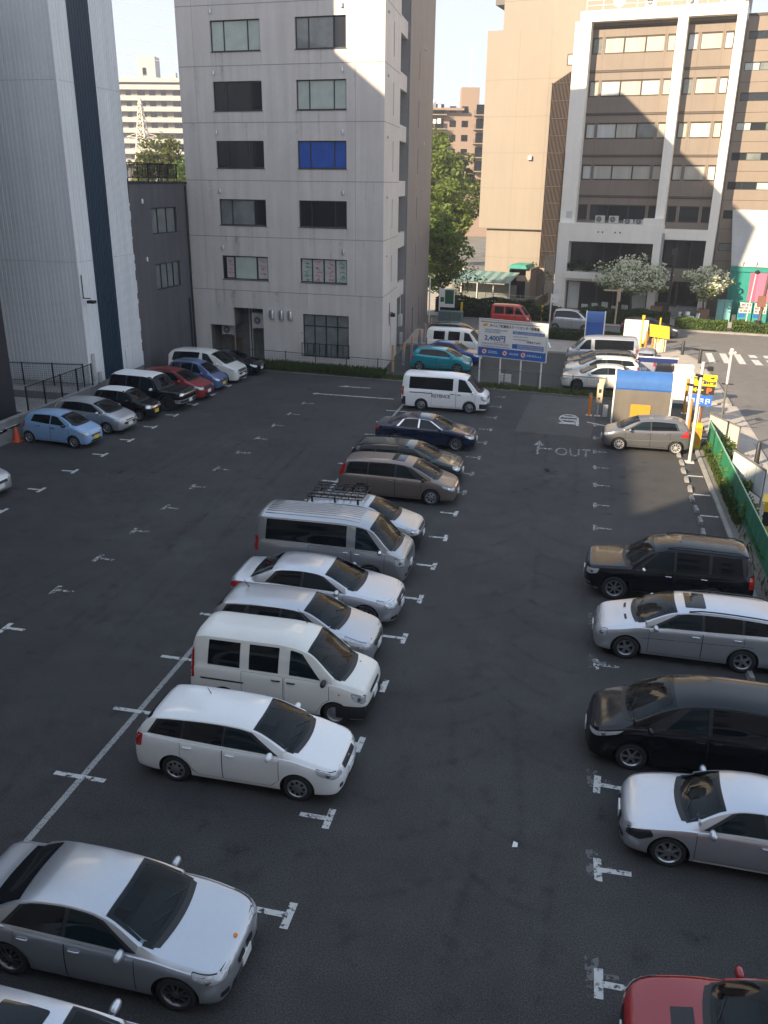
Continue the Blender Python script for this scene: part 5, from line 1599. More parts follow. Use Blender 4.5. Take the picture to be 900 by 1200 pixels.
def paint(name, c, metal=0.0, rough=.32, var=.03):
    return mat(name, c, rough, metal, var=var, scale=1.2, coat=.8 if metal < .5 else .5)
P_SILVER = paint('silver_paint', (.53, .55, .58), .75, .34)
P_SILVER2 = paint('bright_silver_paint', (.62, .64, .68), .75, .33)
P_SILVERD = paint('steel_silver_paint', (.46, .47, .485), .75, .34)
P_WHITE = paint('white_car_paint', (.86, .865, .86), 0, .28)
P_CREAM = paint('cream_white_paint', (.80, .79, .73), 0, .38)
P_PEARL = paint('pearl_white_paint', (.74, .73, .68), .1, .25)
P_BLACK = mat('black_car_paint', (.006, .006, .008), .16, 0, spec=.35, coat=.25)
P_NAVY = paint('navy_paint', (.008, .014, .045), .2, .18, 0)
P_DGREEN = paint('dark_green_paint', (.018, .032, .030), .3, .2, 0)
P_BROWN = paint('bronze_paint', (.25, .205, .18), .6, .32)
P_LBLUE = paint('light_blue_paint', (.27, .44, .68), .1, .3)
P_KBLUE = paint('dull_blue_paint', (.11, .17, .34), .4, .32)
P_RED = paint('red_paint', (.33, .018, .022), .1, .22)
P_DRED = paint('dark_red_paint', (.26, .02, .022), .1, .3)
P_VRED = paint('post_red_paint', (.55, .03, .018), 0, .4)
P_TEAL = paint('teal_paint', (.0, .30, .38), .3, .28)
P_BLUE = paint('deep_blue_paint', (.01, .045, .22), .35, .25)
P_GREY = paint('grey_silver_paint', (.20, .205, .22), .65, .33)
P_DGREY = paint('dark_grey_paint', (.05, .052, .06), .5, .25)

BASE = {
 'sedan': dict(L=4.55, W=1.78, H=1.44,
  top=[(0, .50), (.02, .60), (.06, .67), (.15, .73), (.5, .83), (1.10, .95), (1.20, .985), (1.95, 1.355), (2.25, 1.42), (2.6, 1.44), (3.05, 1.42), (3.35, 1.355), (3.95, 1.08), (4.1, 1.055), (4.4, 1.03), (4.5, .97), (4.55, .80)],
  belt=[(0, .44), (.06, .60), (.2, .69), (.6, .79), (1.2, .885), (2.5, .93), (3.7, .965), (4.3, .96), (4.5, .90), (4.55, .72)],
  cowl=1.18, rooff=1.98, tumble=.52, dlo=(1.42, 1.98, 3.52, 3.25), wins=[(1.50, 2.06, 2.50, 2.48), (2.57, 2.55, 3.42, 3.18)], rwt=(3.38, 3.97),
  doors=[(1.40, 2.52), (2.54, 3.38)], hl=[(.05, .58), (.09, .68), (.46, .77), (.40, .67), (.15, .575)], tl=[(.02, .74), (.03, .90), (.30, .92), (.24, .76)]),
 'wagon': dict(L=4.42, W=1.695, H=1.475,
  top=[(0, .5), (.02, .6), (.07, .68), (.16, .76), (.5, .87), (.96, 1.0), (1.04, 1.03), (1.85, 1.41), (2.2, 1.46), (2.7, 1.475), (3.5, 1.45), (3.95, 1.40), (4.15, 1.28), (4.33, 1.02), (4.40, .92), (4.42, .7)],
  belt=[(0, .44), (.07, .6), (.2, .72), (.6, .82), (1.05, .92), (2.5, .97), (4.1, 1.02), (4.3, .95), (4.42, .62)],
  cowl=1.02, rooff=1.88, tumble=.42, dlo=(1.28, 1.86, 4.06, 3.88), wins=[(1.38, 1.96, 2.41, 2.39), (2.47, 2.45, 3.28, 3.26), (3.34, 3.32, 4.0, 3.82)], rwb=(1.06, 1.34),
  doors=[(1.26, 2.43), (2.45, 3.34)], hl=[(.05, .60), (.09, .70), (.5, .80), (.46, .70), (.16, .60)], tl=[(.02, .72), (.10, 1.0), (.26, 1.02), (.22, .76)]),
 'hatch': dict(L=3.9, W=1.695, H=1.5,
  top=[(0, .5), (.02, .62), (.07, .7), (.15, .79), (.45, .9), (.76, 1.01), (.84, 1.04), (1.62, 1.42), (2.0, 1.48), (2.4, 1.5), (3.0, 1.475), (3.45, 1.42), (3.62, 1.32), (3.8, 1.03), (3.88, .92), (3.9, .7)],
  belt=[(0, .44), (.07, .62), (.2, .75), (.5, .85), (.86, .93), (2.2, .98), (3.5, 1.04), (3.75, .98), (3.9, .62)],
  cowl=.82, rooff=1.66, tumble=.40, dlo=(1.04, 1.64, 3.36, 3.2), wins=[(1.16, 1.74, 2.1, 2.08), (2.16, 2.14, 3.28, 3.12)], rwb=(1.06, 1.36),
  doors=[(1.03, 2.12), (2.14, 2.98)], hl=[(.05, .62), (.09, .72), (.46, .84), (.42, .72), (.15, .61)], tl=[(.02, .76), (.12, 1.04), (.28, 1.05), (.22, .78)]),
 'minivan': dict(L=4.8, W=1.8, H=1.75,
  top=[(0, .55), (.02, .66), (.07, .75), (.15, .83), (.5, .97), (.80, 1.09), (.88, 1.13), (1.75, 1.60), (2.2, 1.71), (2.8, 1.75), (3.8, 1.73), (4.4, 1.66), (4.6, 1.5), (4.74, 1.1), (4.78, .95), (4.8, .7)],
  belt=[(0, .46), (.07, .66), (.2, .79), (.5, .9), (.9, 1.0), (2.2, 1.05), (4.3, 1.08), (4.6, 1.0), (4.8, .64)],
  cowl=.86, rooff=1.80, tumble=.32, dlo=(1.12, 1.80, 4.46, 4.34), wins=[(1.55, 2.0, 2.38, 2.36), (2.46, 2.44, 3.5, 3.48), (3.56, 3.54, 4.40, 4.28)], rwb=(1.12, 1.58),
  doors=[(1.36, 2.40), (2.42, 3.5, True)], hl=[(.05, .64), (.09, .76), (.55, .90), (.50, .80), (.16, .66)], tl=[(.02, .8), (.12, 1.3), (.22, 1.3), (.24, .8)]),
 'cabvan': dict(L=4.7, W=1.695, H=1.98,
  top=[(0, .62), (.015, .75), (.05, .88), (.12, .98), (.3, 1.08), (.42, 1.13), (.48, 1.16), (1.12, 1.82), (1.5, 1.93), (2.2, 1.98), (4.4, 1.97), (4.58, 1.90), (4.65, 1.5), (4.69, 1.0), (4.7, .6)],
  belt=[(0, .5), (.05, .78), (.12, .90), (.3, 1.0), (.5, 1.06), (2, 1.10), (4.4, 1.12), (4.62, 1.0), (4.7, .6)],
  cowl=.46, rooff=1.15, tumble=.17, bow=.12, nose=[(0, .62), (.02, .78), (.06, .88), (.14, .94), (.3, .98), (.6, 1)],
  tail=[(0, .86), (.02, .93), (.06, .97), (.2, .99), (.6, 1), (1.1, 1.0)],
  dlo=(.62, 1.18, 4.42, 4.40), wins=[(.74, 1.22, 1.56, 1.55), (1.76, 1.75, 2.98, 2.97), (3.03, 3.02, 4.36, 4.34)], rwb=(1.15, 1.78),
  doors=[(.64, 1.62), (1.66, 2.95, True)], hl=[(.04, .72), (.07, .90), (.34, .94), (.30, .76), (.12, .70)], tl=[(.02, .8), (.04, 1.25), (.16, 1.25), (.16, .8)], mirror=.78),
 'suv': dict(L=4.77, W=1.875, H=1.79,
  top=[(0, .62), (.015, .78), (.05, .9), (.12, .98), (.5, 1.04), (1.20, 1.11), (1.28, 1.14), (1.95, 1.64), (2.3, 1.74), (2.7, 1.77), (4.2, 1.75), (4.5, 1.68), (4.66, 1.3), (4.74, 1.0), (4.77, .7)],
  belt=[(0, .5), (.05, .82), (.15, .93), (.6, .99), (1.28, 1.03), (2.5, 1.06), (4.5, 1.1), (4.7, 1.0), (4.77, .64)],
  bot=[(0, .42), (.12, .34), (.6, .33), (4.2, .33), (4.67, .36), (4.77, .45)],
  cowl=1.26, rooff=1.99, tumble=.32, dlo=(1.44, 1.99, 4.48, 4.4), wins=[(1.56, 2.06, 2.5, 2.48), (2.57, 2.55, 3.46, 3.44), (3.54, 3.52, 4.40, 4.3)], rwb=(1.15, 1.6),
  doors=[(1.42, 2.52), (2.54, 3.5)], hl=[(.05, .76), (.08, .90), (.42, .95), (.36, .80), (.14, .74)], tl=[(.02, .8), (.06, 1.15), (.2, 1.15), (.2, .8)], gap=.075, sill=.33),
 'coupe': dict(L=4.04, W=1.765, H=1.345,
  top=[(0, .45), (.02, .55), (.07, .64), (.17, .71), (.5, .81), (1.03, .89), (1.16, .925), (1.74, 1.235), (2.05, 1.325), (2.35, 1.345), (2.8, 1.275), (3.35, 1.05), (3.75, .87), (3.98, .77), (4.04, .6)],
  belt=[(0, .4), (.07, .56), (.2, .66), (.6, .76), (1.2, .84), (2.5, .88), (3.4, .88), (3.9, .78), (4.04, .55)],
  cowl=1.14, rooff=1.80, tumble=.58, dlo=(1.40, 1.86, 2.95, 2.62), wins=[(1.48, 1.94, 2.46, 2.36), (2.52, 2.42, 2.86, 2.58)], rwt=(2.78, 3.3),
  doors=[(1.30, 2.62)], hl=[(.06, .53), (.10, .64), (.52, .74), (.50, .64), (.2, .53)], tl=[(.04, .62), (.05, .78), (.26, .82), (.2, .66)]),
}

def spec(kind, L, W, H, wb, fo, R_, **over):
    b = BASE[kind]
    kx, kz = L / b['L'], H / b['H']
    def sz(l): return [(round(s * kx, 4), z * kz) for s, z in l]
    S = dict(b)
    for k in ('top', 'belt', 'hl', 'tl', 'bot'):
        if k in b: S[k] = sz(b[k])
    S['wins'] = [tuple(x * kx for x in w) for w in b['wins']]
    S['dlo'] = tuple(x * kx for x in b['dlo'])
    S['doors'] = [tuple([d[0] * kx, d[1] * kx] + list(d[2:])) for d in b['doors']]
    for k in ('cowl', 'rooff', 'mirror'):
        if k in b: S[k] = b[k] * kx
    if 'rwt' in b: S['rwt'] = tuple(x * kx for x in b['rwt'])
    if 'rwb' in b: S['rwb'] = tuple(x * kz for x in b['rwb'])
    S.update(L=L, W=W, H=H, wb=wb, fo=fo, R=R_)
    S['plate'] = .46 * kz if kind not in ('cabvan', 'suv') else .55
    S.update(over)
    return S

def rect(y0, y1, z0, z1): return [(y0, z0), (y1, z0), (y1, z1), (y0, z1)]

# extras -----------------------------------------------------------
def sunroof(s0, s1, wy, m=None):
    def f(c):
        c.patch('sunroof', c.roundp([(c.X(s0), wy), (c.X(s1), wy), (c.X(s1), -wy), (c.X(s0), -wy)], .05), 't', m or M_TINT, .006, .09)
    return f
def roof_rails(s0, s1, m, inset=.05, h=.045):
    def f(c):
        for sg in (1, -1):
            pts = []
            for s in np.linspace(s0, s1, 9):
                yr, zr = c.rail(s)
                e = 0 if s0 + .01 < s < s1 - .01 else -.03
                pts.append((c.X(s), sg * (yr - inset), c.cast('t', c.X(s), sg * (yr - inset))[0].z + h + e))
            MB().tube(pts, .018, 6).build('roof_rail', m, c.root, 180)
    return f
def antenna(s, y, ln=.35, lean=-.5):
    def f(c):
        p = c.cast('t', c.X(s), y)[0]
        MB().tube([p - Vector((0, 0, .01)), p + Vector((lean * ln, 0, ln * .75))], [.012, .005], 5).build('antenna', M_BLACKPL, c.root)
    return f
def top_panel(s0, s1, m, name='roof', ins=.0):
    def f(c):
        a = [(c.X(s), c.rail(s)[0] - ins) for s in np.linspace(s0, s1, 10)]
        c.patch(name, a + [(x, -y) for x, y in a[::-1]], 't', m, .004, .09)
    return f
def side_strip(s0, s1, z0, z1, m, name='side_moulding', off=.008):
    def f(c):
        for sg in ('s+', 's-'):
            a = np.linspace(s0, s1, 8)
            c.patch(name, [(c.X(s), c.zs(s) + z0) for s in a] + [(c.X(s), c.zs(s) + z1) for s in a[::-1]], sg, m, off, .08)
    return f
def low_strip(s0, s1, z0, z1, m, name='sill_trim', off=.006):
    def f(c):
        for sg in ('s+', 's-'):
            c.patch(name, [(c.X(s0), z0), (c.X(s1), z0), (c.X(s1), z1), (c.X(s0), z1)], sg, m, off, .08)
    return f
def front_cover(z0, z1, sdepth, m, name='front_bumper'):
    """dark bumper wrapping round the nose"""
    def f(c):
        w = c.W / 2
        c.patch(name, [(-w * .86, z0), (w * .86, z0), (w * .86, z1), (-w * .86, z1)], 'f', m, .007, .05)
        for sg in ('s+', 's-'):
            c.patch(name, [(c.X(.05), z0), (c.X(sdepth), z0), (c.X(sdepth), z1), (c.X(.05), z1)], sg, m, .0065, .05)
    return f
def ribs(s0, s1, n, m):
    def f(c):
        mb = MB()
        for k in range(n):
            t = (k + .5) / n * 2 - 1
            q = [c.cast('t', c.X(s), t * (c.rail(s)[0] - .10))[0] for s in np.linspace(s0, s1, 8)]
            mb.tube([p + Vector((0, 0, .002)) for p in q], .014, 6)
        mb.build('roof_rib', m, c.root, 180)
    return f
def fender(m, w=.06):
    def f(c):
        R_, ra = c.S['R'], c.S['R'] + c.S.get('gap', .055)
        for sg in ('s+', 's-'):
            for x in c.wx:
                t = np.linspace(-.15, math.pi + .15, 18)
                o = [(x + (ra + w) * math.cos(a), R_ + (ra + w) * math.sin(a)) for a in t]
                i = [(x + (ra + .004) * math.cos(a), R_ + (ra + .004) * math.sin(a)) for a in t[::-1]]
                c.patch('fender_flare', o + i, sg, m, .014, .06)
    return f
def side_text(body, s, z, size, m, sg='s-'):
    def f(c):
        V, F = text_geo(body, size, 1.0, .006)
        P = []
        w = max(v[0] for v in V)
        for u, v in V:
            x = c.X(s) + (u if sg == 's-' else -u)
            p, n = c.cast(sg, x, z + v)
            P.append(tuple(p + n * .010))
        MB().add(P, F if sg == 's-' else F).build('lettering', m, c.root)
    return f
def roof_rack(s0, s1, m):
    def f(c):
        mb = MB()
        W = c.rail((s0 + s1) / 2)[0] - .04
        z = max(c.zt(s) for s in np.linspace(s0, s1, 5)) + .13
        for k in range(9):
            s = s0 + (s1 - s0) * k / 8
            mb.bar((c.X(s), -W - .06, z), (c.X(s), W + .06, z), .03, .025)
        for y in (-W - .06, -W * .5, 0, W * .5, W + .06):
            mb.bar((c.X(s0), y, z - .03), (c.X(s1), y, z - .03), .03, .03)
        for y in (-W - .05, W + .05):
            mb.bar((c.X(s0), y, z + .06), (c.X(s1), y, z + .06), .025, .025)
            for s in (s0 + .15, (s0 + s1) / 2, s1 - .15):
                p = c.cast('t', c.X(s), y * .9)[0]
                mb.bar((c.X(s), y * .9, p.z - .01), (c.X(s), y, z), .06, .06)
        mb.build('roof_rack', m, c.root)
    return f
def hood_badge(s, r, m):
    def f(c):
        p, n = c.cast('t', c.X(s), 0)
        MB().lathe([(r, -.002), (r, .008), (r * .8, .012), (0, .013)], 14, 'z', p).build('emblem', m, c.root)
    return f
def hood_patch(poly, m, name='hood_vent'):
    def f(c): c.patch(name, [(c.X(s), y) for s, y in poly], 't', m, .006, .05)
    return f
def front_mark(y, z, r, m):
    def f(c):
        p, n = c.cast('f', y, z)
        mb = MB(); q = []
        for k in range(13):
            t = 2 * math.pi * k / 12
            q.append((p.x + .012, y + r * math.cos(t), z + r * .72 * math.sin(t)))
        mb.tube(q, r * .14, 5); mb.build('emblem', m, c.root)
    return f

# ------------------------------------------------------------------ the parked cars
BK = M_BLACKPL
G_C, G_R, G_L = 'cars parked in the middle row', 'cars parked in the row along the green fence', 'cars parked along the left wall'
G_B = 'cars in the second lot behind the wire fence'
def grille(w, z0, z1, m=BK, r=.03): return ('grille', rect(-w, w, z0, z1), m, r, .008)
def intake(w, z0, z1): return ('lower_intake', [(-w, z0), (w, z0), (w * .88, z1), (-w * .88, z1)], BK, .03, .006)
def fogs(y0, y1, z0, z1): return [('fog_lamp_recess', rect(s * y0, s * y1, z0, z1) if s > 0 else rect(-y1, -y0, z0, z1), BK, .03, .006) for s in (1, -1)]
def slats(w, zs_): return [('grille_bar', rect(-w, w, z - .012, z + .012), M_CHROME, .005, .012) for z in zs_]

def park(name, label, cat, S, fwx, cy, paint_, group, head=0.0, flip=False, full=True):
    d = S['L'] / 2 - S['fo']
    cx = fwx + d if flip else fwx - d
    return Car(name, label, cat, S, (cx, cy, 0), R(head) + (math.pi if flip else 0), paint_, group, full).finish()

# --- middle row, noses to the right, from near to far
S = spec('sedan', 4.6, 1.8, 1.46, 2.75, .85, .32, front=[grille(.4, .5, .62)], extras=[sunroof(2.15, 2.85, .40)])
park('parked_car', 'silver car with black sunroof cut off by the lower left corner', 'car', S, -4.6, 6.55, P_SILVER2, G_C)
S = spec('sedan', 4.53, 1.815, 1.43, 2.76, .77, .325, spokes=10, spw=.09, rim=.228, rimm=mat('grey_alloy', (.22, .22, .23), .35, .8), wins=[(1.44, 2.02, 2.52, 2.50), (2.59, 2.57, 3.50, 3.26)], dlo=(1.36, 1.95, 3.58, 3.32),
         front=[('grille', [(.03, .47), (.27, .48), (.29, .57), (.05, .60)], BK, .05, .007), ('grille', [(-.03, .47), (-.27, .48), (-.29, .57), (-.05, .60)], BK, .05, .007), intake(.55, .26, .38)] + fogs(.58, .74, .30, .40),
         extras=[hood_badge(.16, .04, M_ORANGE)],
         hl=[(.05, .60), (.07, .68), (.50, .78), (.46, .70), (.2, .60)], plate=.40)
park('parked_car', 'silver sedan with split kidney grille in the lower left corner', 'car', S, -4.92, 9.22, P_SILVER, G_C)
S = spec('wagon', 4.42, 1.695, 1.475, 2.6, .88, .305, wheel='cap', spokes=8, rim=.205, front=[grille(.36, .60, .70), ('emblem', rect(-.05, .05, .63, .67), M_CHROME, .02, .014), intake(.42, .28, .36)] + fogs(.5, .62, .33, .42),
         extras=[antenna(3.1, .3, .16), side_strip(1.3, 1.31, -.2, 0, P_WHITE, 'fender_seam')])
park('parked_car', 'white estate car with grey wheel caps, nearest white car of the middle row', 'car', S, -4.63, 14.0, P_WHITE, G_C)
S = spec('cabvan', 4.25, 1.675, 1.92, 2.65, .74, .30, wheel='steel', rim=.19, rimm=M_STEEL,
         top=[(0, .60), (.015, .72), (.05, .84), (.12, .93), (.35, 1.03), (.60, 1.09), (.68, 1.12), (1.42, 1.77), (1.75, 1.87), (2.2, 1.91), (3.8, 1.91), (4.1, 1.85), (4.19, 1.45), (4.24, .95), (4.25, .6)],
         belt=[(0, .5), (.05, .74), (.12, .84), (.35, .93), (.7, 1.02), (1.8, 1.08), (4.0, 1.10), (4.18, 1.0), (4.25, .6)],
         cowl=.66, rooff=1.45, tumble=.22, dlo=(1.0, 1.46, 1.9, 1.9), wins=[(1.08, 1.52, 1.82, 1.80, .05, .05), (2.08, 2.06, 2.78, 2.77, .05, .06), (3.0, 2.99, 3.78, 3.75, .05, .06)],
         doors=[(.88, 1.92), (1.96, 2.95, True)], mirror=1.0, hl=[(.05, .68), (.07, .82), (.36, .88), (.32, .74), (.14, .67)], tl=[(.02, .8), (.05, 1.5), (.14, 1.5), (.14, .8)], gap=.05,
         front=[grille(.38, .70, .78), intake(.5, .30, .40)], handm=BK, mirm=BK, trimm=P_CREAM, rwb=(1.2, 1.7),
         extras=[front_cover(.24, .58, .72, BK), antenna(1.75, .45, .45), side_strip(2.9, 3.95, -.30, -.26, BK, 'sliding_rail'),
                 low_strip(3.95, 4.22, .26, .5, BK, 'rear_bumper'), hood_patch([(.45, .3), (.45, .34), (.41, .34), (.41, .3)], BK, 'washer_jet'), low_strip(.62, .66, .82, .86, M_AMBER, 'side_marker')])
park('parked_van', 'cream white delivery van with black front bumper in the middle row', 'van', S, -4.6, 16.62, P_CREAM, G_C)
S = spec('wagon', 4.41, 1.695, 1.54, 2.5, .90, .305, front=[('grille', [(-.42, .60), (.42, .60), (.36, .70), (-.36, .70)], M_CHROME, .03, .008), ('grille', [(-.36, .55), (.36, .55), (.40, .62), (-.40, .62)], BK, .02, .011), intake(.5, .28, .40)],
         hl=[(.05, .64), (.08, .74), (.72, .93), (.66, .80), (.2, .63)], extras=[antenna(3.6, .25, .3)], wins=[(1.36, 1.98, 2.41, 2.39), (2.47, 2.45, 3.28, 3.26), (3.5, 3.34, 4.05, 3.8)])
park('parked_car', 'silver hatchback wagon between the cream van and a silver saloon', 'car', S, -5.2, 18.95, P_SILVER, G_C)
S = spec('sedan', 4.88, 1.855, 1.47, 2.875, .86, .33, front=[grille(.42, .52, .70), *slats(.40, (.57, .63)), intake(.5, .26, .36)] + fogs(.56, .8, .27, .37), hlm=M_LAMP,
         hl=[(.06, .60), (.08, .72), (.56, .82), (.50, .70), (.2, .60)], tl=[(.02, .78), (.03, .93), (.42, .96), (.34, .80)],
         extras=[front_mark(0, .61, .10, M_CHROME), side_strip(.9, 4.2, -.22, -.205, P_SILVERD, 'side_crease')])
park('parked_car', 'silver executive saloon with star emblem grille beside the silver high-roof van', 'car', S, -5.05, 21.35, P_SILVER2, G_C)
S = spec('cabvan', 4.84, 1.88, 2.02, 2.57, 1.1, .33, rim=.21, front=[grille(.5, .82, .90, M_CHROME), *slats(.5, (.78,)), intake(.55, .36, .5)] + fogs(.6, .78, .36, .46),
         wins=[(.74, 1.24, 1.58, 1.57), (1.86, 1.85, 4.44, 4.40, .05, .05)], trimm=P_SILVERD, dlo=(.66, 1.2, 4.5, 4.48), mirm=M_CHROME, handm=M_CHROME,
         extras=[ribs(1.5, 4.5, 9, P_SILVERD), hood_patch([(.32, .66), (.40, .66), (.44, -.66), (.36, -.66)], BK, 'hood_slot')])
park('parked_van', 'silver passenger van with ribbed high roof in the middle row', 'van', S, -5.55, 23.95, P_SILVERD, G_C)
S = spec('wagon', 4.3, 1.69, 1.53, 2.55, .76, .30, wheel='steel', rimm=M_STEEL, front=[grille(.4, .66, .74)], bumpm=BK, handm=BK, mirm=BK,
         extras=[front_cover(.24, .60, .62, BK), roof_rack(2.0, 3.9, BK), antenna(1.1, -.66, .4, -.2)])
park('parked_car', 'silver estate car carrying a black roof rack', 'car', S, -5.3, 26.6, P_SILVER, G_C)
S = spec('minivan', 4.66, 1.745, 1.60, 2.75, .93, .315, wheel='cap', spokes=7, front=[grille(.36, .62, .70, M_CHROME), intake(.5, .26, .4)], rim=.21, hlm=M_LAMP,
         extras=[sunroof(2.05, 2.55, .42, M_GLASS), sunroof(2.95, 3.5, .36, P_BROWN)], mirm=BK, tl=[(.02, .95), (.10, 1.42), (.34, 1.36), (.26, .95)])
park('parked_minivan', 'bronze brown minivan with roof window in the middle row', 'minivan', S, -4.95, 31.25, P_BROWN, G_C)
S = spec('wagon', 4.75, 1.81, 1.5, 2.83, .82, .325, front=[grille(.38, .60, .74), *slats(.36, (.64, .70)), intake(.5, .28, .36)],
         hl=[(.05, .60), (.08, .74), (.34, .80), (.30, .68), (.14, .60)], extras=[roof_rails(2.2, 4.3, BK)])
park('parked_car', 'dark green estate car between the bronze minivan and a navy saloon', 'car', S, -5.0, 33.75, P_DGREEN, G_C)
S = spec('sedan', 4.73, 1.775, 1.435, 2.85, .87, .325, spokes=10, spw=.12, rim=.23, front=[grille(.40, .56, .68), *slats(.38, (.60, .64)), intake(.5, .27, .36)],
         trimm=M_CHROME, tl=[(.02, .78), (.03, .92), (.26, .94), (.22, .80)])
park('parked_car', 'dark navy saloon with bright window trim in the middle row', 'car', S, -5.07, 38.6, P_NAVY, G_C)
S = spec('cabvan', 4.69, 1.695, 1.99, 2.62, .93, .315, wheel='cap', spokes=8, rim=.2, front=[grille(.42, .74, .84), intake(.55, .40, .52)], bumpm=BK,
         wins=[(.76, 1.22, 1.58, 1.57), (1.86, 1.85, 4.25, 4.22, .05, .06)], trimm=P_WHITE, doors=[(.64, 1.66), (1.70, 3.0, True)], handm=BK,
         extras=[front_cover(.30, .56, .40, BK), low_strip(4.42, 4.66, .28, .74, BK, 'rear_bumper'), side_strip(2.95, 4.2, -.16, -.12, BK, 'sliding_rail'),
                 side_text('KEYENCE', 3.0, .78, .24, mat('logo_grey', (.07, .07, .10), .5)), side_text('K', 3.0, .781, .24, mat('logo_red', (.6, .04, .05), .5))])
park('parked_van', 'white passenger van lettered on its side, last of the middle row', 'van', S, -5.35, 45.6, P_WHITE, G_C, -1)

# --- row along the green fence, noses to the left
S = spec('sedan', 4.7, 1.78, 1.47, 2.75, .9, .32, front=[grille(.4, .5, .62)], extras=[hood_patch([(.62, .26), (.62, -.26), (.92, -.26), (.92, .26)], BK, 'hood_scoop')])
park('parked_car', 'dark red car with black hood scoop cut off at the lower right', 'car', S, 2.35, 9.1, P_RED, G_R, 0, True)
S = spec('coupe', 4.04, 1.765, 1.345, 2.42, .86, .315, wheel='spoke', spokes=7, spw=.26, rim=.225,
         front=[('grille', rect(-.34, .34, .40, .56), BK, .03, .008), ('lip', rect(-.62, .62, .25, .285), M_WHITE, .005, .007), intake(.34, .29, .36)] + [('lower_intake', rect(s * .42, s * .66, .33, .42) if s > 0 else rect(-.66, -.42, .33, .42), BK, .03, .006) for s in (1, -1)],
         hl=[(.10, .52), (.13, .63), (.50, .72), (.56, .62), (.34, .52)], hlm=mat('dark_lamp', (.02, .022, .025), .1, coat=1.0), bulb=False,
         extras=[low_strip(1.3, 2.75, .235, .27, M_WHITE, 'sill_trim')], tumble=.62)
park('parked_car', 'silver round-roofed coupe nearest the dark red car', 'sports car', S, 2.42, 13.9, P_SILVER2, G_R, -1, True)
S = spec('minivan', 4.8, 1.8, 1.75, 2.95, .95, .325, spokes=6, spw=.2, rim=.22, front=[('grille', rect(-.3, .3, .52, .60), BK, .02, .008), intake(.5, .28, .42)], tint=M_TINT,
         hl=[(.06, .70), (.08, .75), (.74, .94), (.62, .84), (.2, .70)], cowl=.86)
park('parked_minivan', 'black wedge-nosed minivan beside the silver coupe', 'minivan', S, 1.88, 16.6, P_BLACK, G_R, -1, True)
S = spec('wagon', 4.84, 1.82, 1.5, 2.854, .84, .33, spokes=5, spw=.3, rim=.215, front=[grille(.36, .56, .72, M_STEEL), *slats(.34, (.6, .64, .68)), intake(.5, .28, .36)],
         hl=[(.06, .58), (.08, .74), (.34, .78), (.34, .62), (.16, .56)], extras=[sunroof(2.22, 2.72, .44), roof_rails(2.3, 4.5, BK, .04), side_strip(1.2, 3.9, -.26, -.245, M_CHROME, 'side_moulding'),
         hood_patch([(.76, .46), (.82, .48), (.80, .2), (.74, .2)], BK, 'hood_vent'), hood_patch([(.76, -.46), (.82, -.48), (.80, -.2), (.74, -.2)], BK, 'hood_vent')], mirm=P_SILVER2)
park('parked_car', 'silver estate car with sunroof and oval lamps next to the black off-roader', 'car', S, 1.92, 21.3, P_SILVER2, G_R, -.6, True)
S = spec('suv', 4.77, 1.875, 1.79, 2.675, .9, .375, front=[grille(.48, .82, .96, M_CHROME), grille(.42, .84, .92), intake(.55, .5, .62), ('front_bumper', rect(-.84, .84, .44, .50), M_CHROME, .02, .012)],
         mirm=M_CHROME, handm=M_CHROME, extras=[roof_rails(2.3, 4.5, BK, .08, .06), side_strip(1.3, 3.9, -.28, -.22, P_BLACK, 'side_moulding', .02)])
park('parked_suv', 'black off-road wagon with roof rails at the green fence', 'suv', S, 1.72, 24.75, P_BLACK, G_R, -1.5, True)
S = spec('hatch', 3.95, 1.695, 1.525, 2.53, .80, .30, spokes=9, spw=.13, rim=.215, rimm=mat('bright_alloy', (.72, .72, .72), .3, .6), front=[grille(.5, .66, .73), intake(.5, .3, .46)],
         hl=[(.05, .68), (.08, .76), (.58, .90), (.5, .78), (.16, .67)], tl=[(.03, .80), (.16, 1.12), (.26, 1.08), (.50, .84)], extras=[side_strip(1.0, 3.5, -.42, -.405, P_SILVERD, 'side_crease'), antenna(3.3, 0, .2)])
park('parked_car', 'grey silver hatchback alone by the blue-topped pay booth', 'car', S, 2.28, 40.62, P_GREY, G_R, 0, True)

# --- row along the left wall, noses to the right
S = spec('hatch', 4.1, 1.695, 1.5, 2.5, .82, .3, front=[grille(.4, .55, .65)])
park('parked_car', 'silver car whose nose just enters at the left edge', 'car', S, -21.95, 27.3, P_SILVER, G_L, -4)
S = spec('hatch', 3.55, 1.5, 1.5, 2.45, .72, .285, wheel='cap', spokes=8, rim=.19, front=[grille(.34, .52, .60), intake(.4, .28, .38)], kei=True, handm=BK, mirm=BK, trimm=P_LBLUE)
park('parked_car', 'light blue kei hatchback beside the orange traffic cone', 'car', S, -22.0, 34.5, P_LBLUE, G_L, -5)
S = spec('hatch', 3.9, 1.695, 1.5, 2.51, .8, .29, wheel='cap', rim=.19, front=[grille(.44, .46, .56), ('grille_bar', rect(-.3, .3, .62, .66), BK, .01, .008)])
park('parked_car', 'silver hatchback next to the light blue kei car', 'car', S, -21.75, 37.1, P_SILVER, G_L, -5)
S = spec('hatch', 3.4, 1.475, 1.5, 2.45, .62, .275, front=[grille(.3, .56, .72, M_CHROME), grille(.26, .59, .69)], kei=True, hl=[(.03, .64), (.03, .78), (.22, .82), (.22, .66)], extras=[top_panel(1.46, 3.16, M_WHITE)],
         top=[(0, .5), (.02, .66), (.06, .76), (.12, .82), (.45, .9), (.74, .96), (.8, .99), (1.32, 1.40), (1.6, 1.48), (2.1, 1.5), (2.8, 1.48), (3.1, 1.42), (3.25, 1.25), (3.35, 1.0), (3.39, .9), (3.4, .7)], cowl=.78, rooff=1.36)
